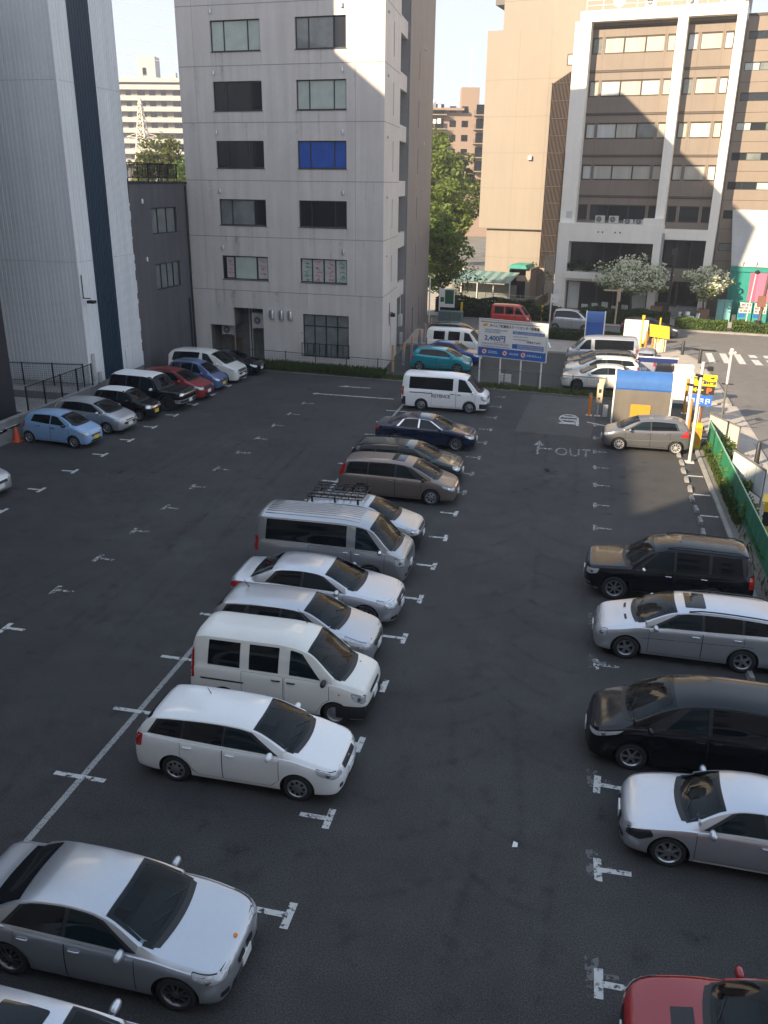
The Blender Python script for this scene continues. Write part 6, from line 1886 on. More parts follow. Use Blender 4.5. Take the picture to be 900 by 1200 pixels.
park('parked_car', 'small black kei car with a white roof and chrome mouth', 'car', S, -21.45, 39.6, P_BLACK, G_L, -5)
S = spec('suv', 4.6, 1.9, 1.83, 2.69, .92, .40, front=[grille(.72, .84, 1.0), ('front_bumper', rect(-.8, .8, .5, .62), BK, .02, .02), *slats(.6, (.92,))],
         top=[(0, .62), (.015, .82), (.05, .95), (.12, 1.03), (.5, 1.09), (1.30, 1.14), (1.38, 1.17), (1.78, 1.66), (2.0, 1.78), (2.5, 1.83), (4.1, 1.83), (4.35, 1.76), (4.5, 1.35), (4.56, 1.05), (4.6, .75)], cowl=1.36, rooff=1.80,
         dlo=(1.52, 1.82, 3.4, 3.4), wins=[(1.60, 1.86, 2.5, 2.48), (2.57, 2.56, 3.3, 3.28)], extras=[top_panel(1.84, 4.36, M_WHITE), fender(BK, .07), front_cover(.46, .66, .42, M_STEEL)],
         hl=[(.02, .84), (.03, .98), (.16, 1.0), (.16, .84)], mirm=M_WHITE, wheel='steel', rimm=BK)
park('parked_suv', 'boxy black off-roader with a white roof on wide tyres', 'suv', S, -20.95, 42.0, P_BLACK, G_L, -5)
S = spec('wagon', 4.2, 1.75, 1.6, 2.55, .85, .34, front=[grille(.44, .62, .78), intake(.5, .3, .45)], extras=[roof_rails(2.0, 3.8, BK), sunroof(2.1, 3.2, .42, P_DRED)])
park('parked_car', 'dark red estate car between the white-roofed off-roader and a blue kei wagon', 'car', S, -20.85, 44.4, P_DRED, G_L, -5)
S = spec('minivan', 3.4, 1.475, 1.68, 2.4, .66, .28, front=[grille(.3, .58, .68, M_CHROME)], kei=True, extras=[roof_rails(1.6, 3.1, P_SILVERD, .04, .03)], trimm=P_KBLUE)
park('parked_car', 'dull blue kei wagon beside the big white minivan', 'car', S, -20.75, 46.7, P_KBLUE, G_L, -5)
S = spec('minivan', 4.86, 1.83, 1.89, 2.95, .93, .335, front=[grille(.55, .68, .84, M_CHROME), grille(.5, .52, .64), intake(.6, .28, .42)], wins=[(1.5, 2.0, 2.30, 2.36), (2.62, 2.52, 4.40, 4.26)], trimm=P_PEARL, spokes=8)
park('parked_minivan', 'large pearl white minivan parked near the grey building', 'minivan', S, -20.75, 49.1, P_PEARL, G_L, -4)
S = spec('sedan', 4.5, 1.75, 1.45, 2.7, .85, .31, front=[grille(.4, .56, .68), *slats(.36, (.6, .64))])
park('parked_car', 'black car mostly hidden behind the pearl white minivan', 'car', S, -20.35, 51.4, P_BLACK, G_L, -3)

# --- second lot, beyond the wire fence
S = spec('hatch', 4.0, 1.695, 1.5, 2.53, .8, .3, front=[grille(.44, .6, .68)])
park('parked_car', 'turquoise hatchback parked behind the white van', 'car', S, -7.45, 55.9, P_TEAL, G_B, -3, full=False)
S = spec('sedan', 4.3, 1.74, 1.47, 2.65, .85, .31, front=[grille(.4, .56, .66)])
park('parked_car', 'deep blue saloon behind the turquoise hatchback', 'car', S, -7.2, 58.6, P_BLUE, G_B, -3, full=False)
S = spec('cabvan', 4.2, 1.68, 1.9, 2.5, .8, .3, front=[grille(.42, .74, .84)], wheel='steel', wins=[(.72, 1.05, 1.4, 1.4, .05, .05), (1.72, 1.70, 2.55, 2.54, .05, .06), (2.8, 2.79, 3.62, 3.6, .05, .06)], trimm=P_CREAM, doors=[(.6, 1.5), (1.56, 2.62, True)])
park('parked_van', 'off-white van with three side windows behind the deep blue saloon', 'van', S, -7.25, 61.6, P_CREAM, G_B, -3, full=False)
S = spec('wagon', 4.6, 1.75, 1.56, 2.65, .9, .31, front=[grille(.4, .6, .7)], extras=[roof_rails(2.0, 4.1, M_STEEL)])
park('parked_car', 'dark grey estate car with roof rails behind the off-white van', 'car', S, -7.75, 66.2, P_DGREY, G_B, -3, full=False)
S = spec('sedan', 4.85, 1.79, 1.46, 2.85, .93, .33, spokes=10, spw=.1, rim=.235, rimm=mat('dark_alloy', (.10, .10, .11), .35, .8), front=[grille(.44, .5, .68)])
park('parked_car', 'white saloon with dark alloy wheels behind the wire fence', 'car', S, .12, 53.1, P_PEARL, G_B, 2, True, False)
S = spec('wagon', 4.7, 1.78, 1.48, 2.8, .9, .32, front=[grille(.4, .56, .68)])
park('parked_car', 'cream estate car beyond the white saloon', 'car', S, .15, 55.7, P_CREAM, G_B, 2, True, False)
S = spec('wagon', 4.6, 1.76, 1.46, 2.75, .9, .31, front=[grille(.4, .56, .68)])
park('parked_car', 'charcoal car between the cream estate and a silver van', 'car', S, .2, 58.1, P_DGREY, G_B, 2, True, False)
S = spec('cabvan', 4.7, 1.70, 1.99, 2.57, 1.1, .32, front=[grille(.46, .8, .9, BK)], wins=[(.74, 1.22, 1.56, 1.55), (1.80, 1.79, 4.36, 4.34, .05, .06)], trimm=P_SILVER)
park('parked_van', 'silver van with long dark side window in the second lot', 'van', S, .4, 60.6, P_SILVER, G_B, 2, True, False)
S = spec('minivan', 3.4, 1.475, 1.7, 2.4, .66, .28, front=[grille(.3, .58, .68)])
park('parked_car', 'pale blue grey kei wagon showing its rear behind the sign frame', 'car', S, 5.5, 58.5, paint('pale_blue_grey_paint', (.34, .37, .42), .4), G_B, 84, False, False)
# --- on the street
S = spec('cabvan', 3.4, 1.475, 1.88, 2.4, .50, .27, front=[grille(.3, .7, .76)], wheel='steel', trimm=P_VRED, wins=[(.56, .92, 1.25, 1.24, .04, .05), (1.42, 1.41, 2.1, 2.1, .04, .06), (2.25, 2.24, 3.05, 3.03, .04, .06)],
         extras=[low_strip(1.3, 1.62, .42, .60, M_WHITE, 'door_panel_mark')])
park('parked_van', 'small bright red delivery van on the street behind the tariff sign', 'van', S, -4.65, 76.0, P_VRED, 'vehicles on the cross street', -6, full=False)
S = spec('minivan', 3.4, 1.475, 1.76, 2.45, .6, .28, front=[grille(.3, .58, .68)])
park('parked_car', 'silver kei wagon on the street behind the low hedge', 'car', S, .5, 75.4, P_SILVER, 'vehicles on the cross street', -6, full=False)
S = spec('wagon', 4.6, 1.76, 1.5, 2.7, .9, .32, front=[grille(.4, .56, .68)])
park('parked_car', 'charcoal estate car on the street in front of the stone steps', 'car', S, 7.0, 74.0, P_DGREY, 'vehicles on the cross street', -5, full=False)
S = spec('minivan', 3.4, 1.475, 1.85, 2.4, .6, .28, front=[grille(.3, .58, .68)])
park('parked_car', 'pale kei van far down the side street beneath the trees', 'car', S, -15.3, 118.0, P_CREAM, 'vehicles on the cross street', -80, full=False)

# ------------------------------------------------------------------ street furniture, signs, fences
M_SIGNW = mat('sign_white', (.78, .76, .71), .45, var=.03)
M_SIGNB = mat('sign_blue', (.02, .12, .42), .4)
M_INK = mat('sign_ink', (.03, .035, .07), .5)
M_INKB = mat('sign_ink_blue', (.03, .09, .28), .5)
M_INKR = mat('sign_red', (.6, .06, .05), .5)
M_INKO = mat('sign_orange', (.8, .36, .03), .5)

def txt(parent, name, body, x, z, size, m, y=-.012, sx=1.0, bold=.0, shear=0.0):
    V, F = text_geo(body, size, sx, bold, 'LEFT', shear)
    return MB().add([(x + u, y, z + v) for u, v in V], F).build(name, m, parent)
def dashes(mb, x0, x1, z, h, seed, y=-.008, mi=0):
    """strokes too small to read"""
    rnd = random.Random(seed); x = x0
    while x < x1:
        w = h * rnd.uniform(.5, .95)
        mb.box(x, x + w, y, y + .004, z, z + h * .22, mi); mb.box(x + w * .3, x + w * .5, y - .002, y + .002, z, z + h, mi)
        if rnd.random() < .7: mb.box(x, x + w, y, y + .004, z + h * .7, z + h * .9, mi)
        x += w + h * rnd.uniform(.1, .3)

# tariff sign on four posts
ts = empty('tariff_sign', (-5.85, 52.42, 0), math.atan2(-1.14, 3.82))
tag(ts, 'big white parking tariff board reading 2,400 yen on four posts', 'sign')
LW = 4.25; Z0, Z1 = 1.75, 3.93
for k, u in enumerate((.05, 1.4, 2.72, 4.0)): MB().tube([(u, .08, 0), (u, .08, 2.2)], .05, 8).build('post', M_SIGNW, ts)
b = MB(); b.box(-.05, LW, 0, .06, Z0, Z1); bd = b.build('board', M_SIGNW, ts)
b = MB()
b.box(-.09, LW + .04, -.03, .09, Z1, Z1 + .05); b.box(-.09, LW + .04, -.03, .09, Z0 - .05, Z0); b.box(-.09, -.05, -.03, .09, Z0, Z1); b.box(LW, LW + .04, -.03, .09, Z0, Z1)
b.build('board_frame', M_GREYPOLE, ts)
MB().box(-.05, LW, -.006, 0, Z0, Z0 + .52).build('blue_band', M_SIGNB, ts)
MB().box(.05, LW - .1, -.006, 0, Z1 - .17, Z1 - .10).build('top_rule', mat('rule_grey', (.35, .34, .32), .6), ts)
txt(ts, 'lettering', 'タイムズ新横浜スケートセンター駐車場', .62, Z1 - .40, .19, M_INK, sx=.92, bold=.004)
b = MB(); b.extr([(.14, Z1 - .40), (.42, Z1 - .40), (.52, Z1 - .24), (.24, Z1 - .24)], -.010, -.004); b.build('logo', M_INKO, ts)
txt(ts, 'lettering', '2,400円', .32, Z0 + .98, .38, M_INKB, sx=1.12, bold=.010)
b = MB()
dashes(b, .34, 1.75, Z1 - .62, .085, 1); dashes(b, .34, 1.3, Z1 - .75, .085, 2); dashes(b, .95, 1.7, Z0 + .86, .05, 3)
dashes(b, .15, 1.95, Z0 + .73, .075, 4); dashes(b, .15, 1.95, Z0 + .58, .075, 5); dashes(b, 2.15, 3.1, Z1 - .88, .05, 6); dashes(b, 2.15, 3.1, Z1 - 1.05, .05, 7)
b.build('small_lettering', M_INKB, ts)
txt(ts, 'lettering', '3時間まで300円', 3.02, Z1 - 1.18, .15, M_INK, sx=.82, bold=.002)
b = MB(); b.box(2.12, 4.1, -.006, 0, Z1 - .72, Z1 - .55); b.box(2.12, 4.1, -.006, 0, Z0 + .60, Z0 + .88); b.build('blue_bar', M_SIGNB, ts)
b = MB(); dashes(b, 2.18, 4.04, Z1 - .68, .085, 8, -.012); dashes(b, 2.45, 4.05, Z0 + .76, .08, 9, -.012); dashes(b, 2.45, 4.05, Z0 + .64, .08, 10, -.012)
dashes(b, .62, 1.25, Z0 + .20, .14, 11, -.012); dashes(b, 1.98, 2.5, Z0 + .22, .11, 12, -.012); dashes(b, 3.1, 3.95, Z0 + .22, .11, 13, -.012); b.build('white_lettering', M_SIGNW, ts)
for u in (.35, 1.68, 2.85):
    b = MB(); b.lathe([(0, -.010), (.17, -.010), (.17, -.004)], 20, 'y', (u, 0, Z0 + .27), 0); b.lathe([(.135, -.014), (.17, -.014), (.17, -.010)], 20, 'y', (u, 0, Z0 + .27), 1)
    b.bar((u - .1, -.016, Z0 + .37), (u + .1, -.016, Z0 + .17), .004, .03, 1); b.lathe([(0, -.013), (.06, -.013)], 10, 'y', (u, 0, Z0 + .27), 2)
    b.build('prohibition_icon', [M_SIGNW, M_INKR, M_INK], ts)
MB().box(1.48, 2.18, -.02, .04, .3, .78).build('small_plate', M_SIGNW, ts)
b = MB(); b.tube([(LW + .1, 0, 2.9), (LW + .35, -.35, 2.65)], .06, 8); b.build('side_lamp', M_WHITE, ts)

# wire fence at the end of the lot
M_FG = mat('fence_green', (.05, .10, .085), .5)
wf = empty('wire_fence', (0, 0, 0)); tag(wf, 'thin dark wire fence on the grass bank below the tariff sign', 'fence')
def wire_fence(parent, pts, h, m, cell=.16):
    q = MB()
    for a, c in zip(pts, pts[1:]):
        a, c = Vector(a), Vector(c); L = (c - a).length; n = int(L / cell)
        for j in range(int(h / cell) + 1): q.bar((a.x, a.y, .08 + j * cell), (c.x, c.y, .08 + j * cell), .007, .007)
        for i in range(n): p = a.lerp(c, i / n); q.bar((p.x, p.y, .06), (p.x, p.y, h), .007, .007)
        q.bar((a.x, a.y, h), (c.x, c.y, h), .035, .035)
    q.build('wire_mesh', m, parent)
    for a, c in zip(pts, pts[1:]):
        a, c = Vector(a), Vector(c); n = max(1, round((c - a).length / 2))
        for i in range(n + 1):
            p = a.lerp(c, i / n); MB().box(p.x - .025, p.x + .025, p.y - .025, p.y + .025, 0, h + .08).build('post', m, parent)
wire_fence(wf, [(-23.0, 54.2), (-12.3, 52.9), (-.1, 51.05), (1.8, 50.95)], 1.05, M_FG)
wf2 = empty('wire_fence', (0, 0, 0)); tag(wf2, 'short green wire fence between the pay booth and the exit lane', 'fence')
wire_fence(wf2, [(4.95, 50.7), (6.4, 50.6)], 1.1, M_FG)

# green net fence along the right side
nf = empty('net_fence', (0, 0, 0)); tag(nf, 'bright green net fence along the right edge of the lot', 'fence')
M_NET = mat('green_net', (.012, .17, .085), .65, var=.12, scale=1.2, streak=.1)
b = MB(); ys = np.linspace(42.0, 10, 130); k = 0
v = []; f = []
for i, y in enumerate(ys):
    w = .02 * math.sin(y * 3.3) + .012 * math.sin(y * 7.9)
    for z in (.10, .45, .8, 1.16): v.append((6.44 + w * math.sin(z * 3), y, z))
for i in range(len(ys) - 1):
    for j in range(3): a = i * 4 + j; f.append((a, a + 1, a + 5, a + 4))
b.add(v, f); b.build('net', M_NET, nf)
MB().bar((6.44, 42, 1.17), (6.44, 10, 1.17), .04, .04).build('rail', mat('rail_green', (.25, .42, .30), .5), nf)
for q in range(17): MB().box(6.46, 6.50, 42 - q * 2 - .02, 42 - q * 2 + .02, 0, 1.2).build('post', M_FG, nf)

# pay booth with blue rounded roof
def booth(x0, x1, y, h, label, yellow, panel):
    r_ = empty('pay_booth', (x0, y, 0), -.03); tag(r_, label, 'booth', 'blue-topped shelters for pay machines')
    w = x1 - x0; zt = h * .70
    MB().box(.06, w - .06, 0, .03, .05, zt).build('back_panel', panel, r_)
    prof = [(0, zt), (.03, h * .82), (.15, h * .93), (.4, h * .99), (.95, h)]
    b = MB(); v = []
    for y_, z_ in prof: v += [(.05, y_, z_), (w - .05, y_, z_)]
    n = len(prof); b.add(v, [(2 * i, 2 * i + 1, 2 * i + 3, 2 * i + 2) for i in range(n - 1)])
    b.add([(a, y_ + .03, z_ - .02) for a, y_, z_ in v], [(2 * i + 2, 2 * i + 3, 2 * i + 1, 2 * i) for i in range(n - 1)])
    b.build('roof', mat('booth_blue', (.04, .13, .36), .45, var=.08), r_, 60)
    for x in (.03, w - .03): MB().tube([(x, 0, 0), (x, 0, zt)] + [(x, q[0], q[1] + .01) for q in prof[1:]], .045, 8).build('side_frame', M_WHITE, r_)
    MB().box(.03, w - .03, -.02, .02, zt - .03, zt + .03).build('crossbar', M_BLUE, r_)
    for x in (.1, w - .1): MB().box(x - .03, x + .03, .85, .91, 0, h).build('post', M_GREYPOLE, r_)
    if yellow: MB().box(.92, 1.90, -.035, 0, .28, 1.05).build('yellow_panel', M_YELLOWO, r_)
    if yellow:
        c = empty('pay_machine', (x0, y, 0), -.03); tag(c, 'orange pay machine inside the nearer blue-topped shelter', 'pay machine')
        MB().box(.95, 1.85, .3, .75, 0, 1.5).build('cabinet', M_YELLOWO, c)
    return r_
M_YELLOWO = mat('orange_yellow', (.60, .27, .03), .5, var=.03)
M_STAIN = mat('stainless', (.40, .36, .31), .42, .75, var=.05, scale=1.5, streak=.1)
booth(2.02, 4.92, 44.85, 2.62, 'stainless pay booth with blue rounded roof behind the grey silver hatchback', True, M_STAIN)
booth(.42, 1.86, 67.9, 2.5, 'all blue shelter behind the silver van in the second lot', False, M_BLUE)

# ticket machine, orange post, white bag
tm = empty('ticket_machine', (1.35, 46.05, 0)); tag(tm, 'cream ticket machine on a post left of the pay booth', 'ticket machine')
MB().box(-.04, .04, -.04, .04, 0, 1.0).box(-.16, .16, -.1, .1, 0, .04).build('post', M_GREYPOLE, tm)
b = MB(); b.box(-.13, .17, -.14, .14, .75, 1.75); b.box(-.07, .20, -.12, .16, 1.75, 2.0); b.build('cabinet', mat('cream_box', (.62, .50, .36), .5, var=.06), tm)
MB().box(-.05, .09, -.15, -.14, 1.3, 1.5).build('screen', M_INK, tm); MB().box(-.04, .05, -.15, -.14, .95, 1.05).build('slot', M_INK, tm)
op = empty('orange_bollard', (.92, 46.1, 0)); tag(op, 'orange guard post beside the cream ticket machine', 'bollard')
b = MB(); b.tube([(0, 0, 0), (.0, 0, 1.15)], .09, 10); b.build('post', M_ORANGE, op); MB().box(-.16, .16, -.16, .16, 0, .03).build('base_plate', M_GREYPOLE, op); MB().tube([(0, 0, 1.15), (0, 0, 1.2)], .095, 10).build('cap', M_INKB, op)
b = MB(); b.box(1.62, 1.86, 46.0, 46.2, 0, .62); b.box(1.66, 1.82, 45.98, 46.0, .3, .5); tag(b.build('white_board', mat('plastic_white', (.68, .70, .72), .4, var=.1, scale=4)), 'white plastic block at the corner of the pay booth', 'block')

# barrier gear and masts at the exit
def barrier(x, y, label, h=1.15, m=M_ORANGE):
    r_ = empty('barrier_post', (x, y, 0)); tag(r_, label, 'post', 'orange guard posts at the exit'); MB().tube([(0, 0, 0), (0, 0, h)], .085, 10).build('post', m, r_); MB().box(-.14, .14, -.14, .14, 0, .03).build('base_plate', M_GREYPOLE, r_); return r_
barrier(5.95, 47.9, 'yellow orange guard post nearest the white cabinet at the exit', 1.9, M_YELLOWO); barrier(5.75, 43.9, 'thick orange guard post left of the white masts', 1.7, M_YELLOWO); barrier(6.15, 44.6, 'deep orange guard post right of the white masts', 1.3)
yc = empty('yellow_cabinet', (5.75, 40.9, 0)); tag(yc, 'yellow barrier cabinet behind the tail of the grey silver hatchback', 'cabinet')
MB().box(-.22, .22, -.2, .2, 0, 1.25).build('cabinet_body', M_YELLOW, yc); MB().box(-.18, .18, -.21, -.2, .3, 1.1).build('cabinet_door', M_YELLOWO, yc)
yc2 = empty('yellow_signboard', (6.45, 45.9, 0), .4); tag(yc2, 'small slanted yellow board below the blue car park sign', 'sign')
b = MB(); b.box(-.02, .3, -.04, .04, .9, 1.6); b.build('board', M_YELLOW, yc2); MB().box(.1, .16, -.03, .03, 0, .9).build('post', M_ORANGE, yc2)
def mast(x, y, h, label, cam_=False, r_=.07):
    o = empty('mast', (x, y, 0)); tag(o, label, 'pole', 'white masts at the exit')
    MB().tube([(0, 0, 0), (0, 0, h)], r_, 12).build('pole', mat('mast_white', (.62, .58, .53), .45, var=.05), o, 60); MB().box(-.2, .2, -.2, .2, 0, .03).build('base_plate', M_GREYPOLE, o)
    b = MB(); b.bar((-.1, 0, h - .25), (.35, 0, h - .25), .05, .05); b.box(.2, .42, -.15, .1, h - .35, h - .18); b.tube([(-.25, -.1, h - .55), (.05, -.05, h - .6)], .06, 8); b.build('camera_bracket', M_BLACKPL, o)
    return o
mast(5.33, 38.75, 4.5, 'tall white camera mast standing by the tail of the grey silver hatchback'); mast(5.55, 43.0, 3.2, 'shorter white mast beside the yellow car park sign')

# yellow car park sign
cp = empty('parking_sign', (6.12, 45.6, 0), -.10); tag(cp, 'yellow and black car park sign with a red P above a blue panel', 'sign')
MB().tube([(.35, .18, 0), (.35, .18, 2.5)], .06, 8).build('pole', M_GREYPOLE, cp)
cp.scale = (.77, .77, .66)
zb = 1.55
MB().box(-.35, 1.18, 0, .12, zb + 1.55, zb + 2.42).build('yellow_panel', M_YELLOWS := mat('sign_yellow', (.72, .58, .02), .4), cp)
MB().box(-.35, 1.12, .002, .118, zb + .92, zb + 1.545).build('black_panel', mat('sign_black', (.03, .028, .025), .45), cp)
MB().box(-.45, 1.05, 0, .12, zb, zb + .80).build('blue_panel', mat('sign_blue_bright', (.03, .14, .55), .4), cp)
txt(cp, 'lettering', 'Times', .10, zb + 1.72, .42, M_INK, -.008, 1.0, .022, .2)
b = MB(); b.extr([(.08, zb + 2.26), (.34, zb + 2.26), (.18, zb + 2.14)], -.008, -.002); b.extr([(.66, zb + 2.22), (1.06, zb + 2.28), (.95, zb + 2.08)], -.008, -.002); b.build('wing_logo', M_INK, cp)
b = MB(); b.box(-.1, .42, -.008, 0, zb + 1.19, zb + 1.28); b.extr([(-.28, zb + 1.235), (-.02, zb + 1.42), (-.02, zb + 1.05)], -.008, -.001); b.build('arrow', M_YELLOWS, cp)
txt(cp, 'letter', 'P', .62, zb + 1.02, .56, mat('sign_red_orange', (.85, .13, .05), .4), -.006, 1.1, .03)
b = MB()
for u in (-.30, .25, .66):
    b.box(u, u + .26, -.006, 0, zb + .50, zb + .56); b.box(u, u + .05, -.006, 0, zb + .24, zb + .495); b.box(u + .21, u + .26, -.006, 0, zb + .24, zb + .495); b.box(u + .055, u + .205, -.006, 0, zb + .34, zb + .39)
    b.box(u - .02, u + .10, -.008, -.001, zb + .16, zb + .21)
b.build('pictogram', M_SIGNW, cp)
MB().box(-.58, -.46, .0, .1, zb + .25, zb + .62).build('side_plate', M_SIGNW, cp)

# white cabinet, sign frame, lean-to boards of the second lot
wc = empty('white_cabinet', (5.35, 49.15, 0)); tag(wc, 'tall white equipment cabinet right of the pay booth', 'cabinet')
b = MB(); b.box(0, .95, 0, .6, .25, 2.25); b.box(-.04, .99, -.04, .64, 2.25, 2.33); b.build('cabinet_body', mat('cabinet_white', (.58, .60, .60), .4, var=.05), wc); MB().box(.1, .42, -.01, 0, .4, 1.1).box(.52, .85, -.01, 0, .4, 1.1).build('cabinet_door', M_SIGNW, wc); MB().box(.05, .9, .05, .55, 0, .25).build('plinth', M_FG, wc)
sf = empty('navy_sign', (3.48, 50.75, 0), -.06); tag(sf, 'navy topped sign frame standing behind the pay booth', 'sign')
MB().box(0, 2.1, 0, .06, 2.15, 2.42).build('header', mat('navy_board', (.015, .03, .13), .4), sf); MB().box(-.03, 2.13, -.01, .07, 2.42, 2.48).build('header_edge', M_SIGNW, sf)
for x in (.02, 2.0): MB().box(x, x + .07, 0, .06, 0, 2.15).build('post', mat('navy_post', (.02, .03, .07), .5), sf)
wbx = empty('white_hoarding', (3.35, 68.8, 0), -.1); tag(wbx, 'large white board behind the silver van', 'hoarding')
b = MB(); b.box(0, 1.75, 0, .5, .1, .55, 1); b.box(0, 1.75, 0, .5, .56, 1.95, 0); b.build('panel', [M_SIGNW, mat('pale_grey_panel', (.42, .43, .43), .5)], wbx)
ysn = empty('yellow_sign', (5.1, 66.2, 0), -.1); tag(ysn, 'yellow tilted signboard above a cream cabinet at the street corner', 'sign')
b = MB(); b.add([(0, 0, 1.2), (1.4, 0, 1.08), (1.3, .1, 1.95), (-.1, .1, 2.08)], [(0, 1, 2, 3)]); b.add([(0, .06, 1.2), (1.4, .06, 1.08), (1.3, .16, 1.95), (-.1, .16, 2.08)], [(3, 2, 1, 0)]); b.build('board', M_YELLOW, ysn)
b = MB(); b.box(.2, 1.2, .2, .7, .1, 1.0); b.build('cabinet', mat('cream_cabinet', (.62, .58, .42), .5), ysn)
MB().bar((.35, -.02, 0), (.35, 0, 1.3), .05, .05).bar((.95, -.02, 0), (.95, 0, 1.3), .05, .05).bar((.62, .2, .8), (.62, .25, 2.55), .12, .10).build('post', M_YELLOW, ysn)
MB().bar((-.5, -.3, .1), (-.1, .3, 1.3), .10, .35).build('side_wing', M_YELLOW, ysn)
yp = empty('yellow_post', (4.55, 66.6, 0)); tag(yp, 'slim yellow post in front of the large white board', 'post')
MB().tube([(0, 0, 0), (0, 0, 2.6)], .06, 8).build('pole', M_YELLOW, yp); MB().box(-.1, .1, -.08, .08, 2.4, 2.65).build('cap', M_YELLOW, yp)
for i, (x, y) in enumerate(((4.75, 64.2), (5.05, 62.3), (4.35, 61.6))):
    barrier(x, y, ('rusty orange post right behind the silver van, farthest back', 'rusty orange post next to the pale blue grey kei wagon', 'rusty orange post nearest the tail of the silver van')[i], 1.9 - .25 * i, mat('rust_orange', (.50, .20, .08), .6, var=.1))

# guard posts along the grey building
i = 0
for x, y, h in ((-11.62, 54.3, 1.75), (-11.35, 56.6, 1.5), (-11.3, 59.2, 1.55), (-11.35, 62.4, 1.5), (-11.5, 65.4, 1.5), (-11.6, 68.6, 1.45)):
    o = empty('guard_post', (x, y, 0))
    tag(o, ('cream painted guard post at the fence corner of the grey building', 'orange and grey guard post behind the turquoise hatchback', 'orange and grey guard post level with the deep blue saloon', 'orange and grey guard post level with the off-white van', 'orange and grey guard post beyond the off-white van', 'last orange and grey guard post beside the grey building')[i], 'post', 'guard posts along the grey building')
    MB().tube([(0, 0, 0), (0, 0, h)], .085, 10).build('pole', mat('tan_post', (.45, .30, .16), .6) if i == 0 else M_ORANGE, o, 60) if i == 0 else MB().tube([(0, 0, h * .55), (0, 0, h)], .085, 10).build('pole', mat('dull_orange', (.52, .27, .13), .6, var=.1), o, 60)
    if i: MB().tube([(-.03, 0, 0), (-.03, 0, h * .75)], .10, 10).build('sleeve', mat('sleeve_grey', (.30, .29, .33), .5), o, 60)
    i += 1

# boards standing on the pavement side
def hoard(x0, y0, x1, y1, h0, h1, label, m):
    a, c = Vector((x0, y0)), Vector((x1, y1)); d = c - a; L = d.length
    o = empty('white_board', (x0, y0, 0), math.atan2(d.y, d.x)); tag(o, label, 'board', 'panel boards beside the green fence')
    b = MB(); b.box(0, L, 0, .03, h0, h1); b.build('panel', m, o)
    b = MB()
    for k in (.25, .5, .75): b.box(L * k - .01, L * k + .01, -.004, 0, h0, h1)
    b.build('panel_joint', M_STEEL, o)
    MB().box(-.04, L + .04, -.03, .06, h1, h1 + .05).box(-.04, L + .04, -.02, .05, h0 - .04, h0).build('edge', mat('edge_grey', (.16, .15, .14), .6), o)
    for x in (.0, L * .27, L - .05): MB().box(x, x + .06, .032, .09, 0, h1).build('post', mat('edge_grey', (.16, .15, .14), .6), o)
hoard(6.44, 42.15, 7.43, 40.05, .36, 1.42, 'white panel board tinted cream like sunlight beside the green fence', mat('board_sunlit_tone', (.50, .485, .43), .5, var=.03))  # white board, warm sunlight put into its colour
hoard(6.52, 35.4, 7.26, 33.0, .56, 1.6, 'white panel board tinted pale grey like shade beside the green fence', mat('board_shaded_tone', (.62, .65, .67), .5, var=.03))  # same kind of white board, cool shade put into its colour
ym = empty('yellow_machine', (6.56, 29.4, 0), -.25); tag(ym, 'bright yellow frame of a machine cut off by the right edge', 'machine')
b = MB(); b.box(0, 1.6, 0, .9, 1.25, 1.6); b.box(0, 1.6, 0, .9, .5, .72); b.build('hood', M_YELLOW, ym)
b = MB(); b.box(.1, 1.5, .05, .85, .72, 1.25); b.build('grille', M_BLACKPL, ym); MB().bar((-.05, -.05, 0), (.06, -.03, 1.55), .1, .08).build('leg', M_GREYPOLE, ym)

# street poles, bollards, cone
lp = empty('street_pole', (6.95, 37.9, 0)); lp.location = (7.3, 44.2, .0); tag(lp, 'tall pale pole with a cross arm on the right pavement', 'pole')
MB().tube([(0, 0, 0), (0, 0, 2.5)], .05, 8, 0).build('lower_pole', mat('pole_grey', (.13, .125, .12), .5), lp); MB().tube([(0, 0, 2.5), (.0, .0, 4.05)], .06, 8).build('upper_pole', mat('mast_white', (.62, .58, .53), .45), lp)
MB().bar((-.25, 0, 2.5), (.3, 0, 2.5), .05, .05).build('bracket', M_BLACKPL, lp); MB().tube([(-.12, 0, 3.98), (.2, 0, 4.03)], .07, 8).lathe([(0, 4.0), (.1, 4.05), (.1, 4.2), (0, 4.25)], 10, 'z', (.0, 0, 0)).build('lamp_head', mat('mast_white', (.62, .58, .53), .45), lp)
b = MB(); b.bar((-.62, .06, 1.03), (.75, .06, 1.0), .05, .07); b.build('cross_arm', mat('pole_grey', (.13, .125, .12), .5), lp)
for i, (x, y, lab) in enumerate(((7.45, 65.5, 'black bollard at the street corner nearest the yellow sign'), (8.3, 62.4, 'black bollard on the corner before the crosswalk'), (8.15, 38.9, 'black bollard on the pavement behind the shade-tinted panel board'))):
    o = empty('bollard', (x, y, .11)); tag(o, lab, 'bollard', 'black bollards on the pavement')
    MB().lathe([(.12, 0), (.11, .1), (.095, .95), (.06, 1.0), (0, 1.0)], 14).build('post', M_BLACKPL, o, 50)
cn = empty('traffic_cone', (-25.22, 34.0, 0)); tag(cn, 'orange traffic cone against the low wall by the light blue kei car', 'traffic cone')
b = MB(); b.lathe([(.17, .03), (.045, .68), (.03, .70), (0, .70)], 18); b.build('cone', mat('cone_orange', (.75, .10, .03), .45), cn, 50); MB().box(-.2, .2, -.2, .2, 0, .035).build('base', mat('cone_orange', (.75, .10, .03), .45), cn)
ch = MB()
for q in range(7): ch.box(-25.44, -25.40, 32.3 + q * .25, 33.14 + q * .25, .62 - .03 * math.sin(q), .69 - .03 * math.sin(q), q % 2)
tag(ch.build('striped_tape', [M_INK, M_SIGNW]), 'black and white striped tape on the low wall behind the traffic cone', 'tape')

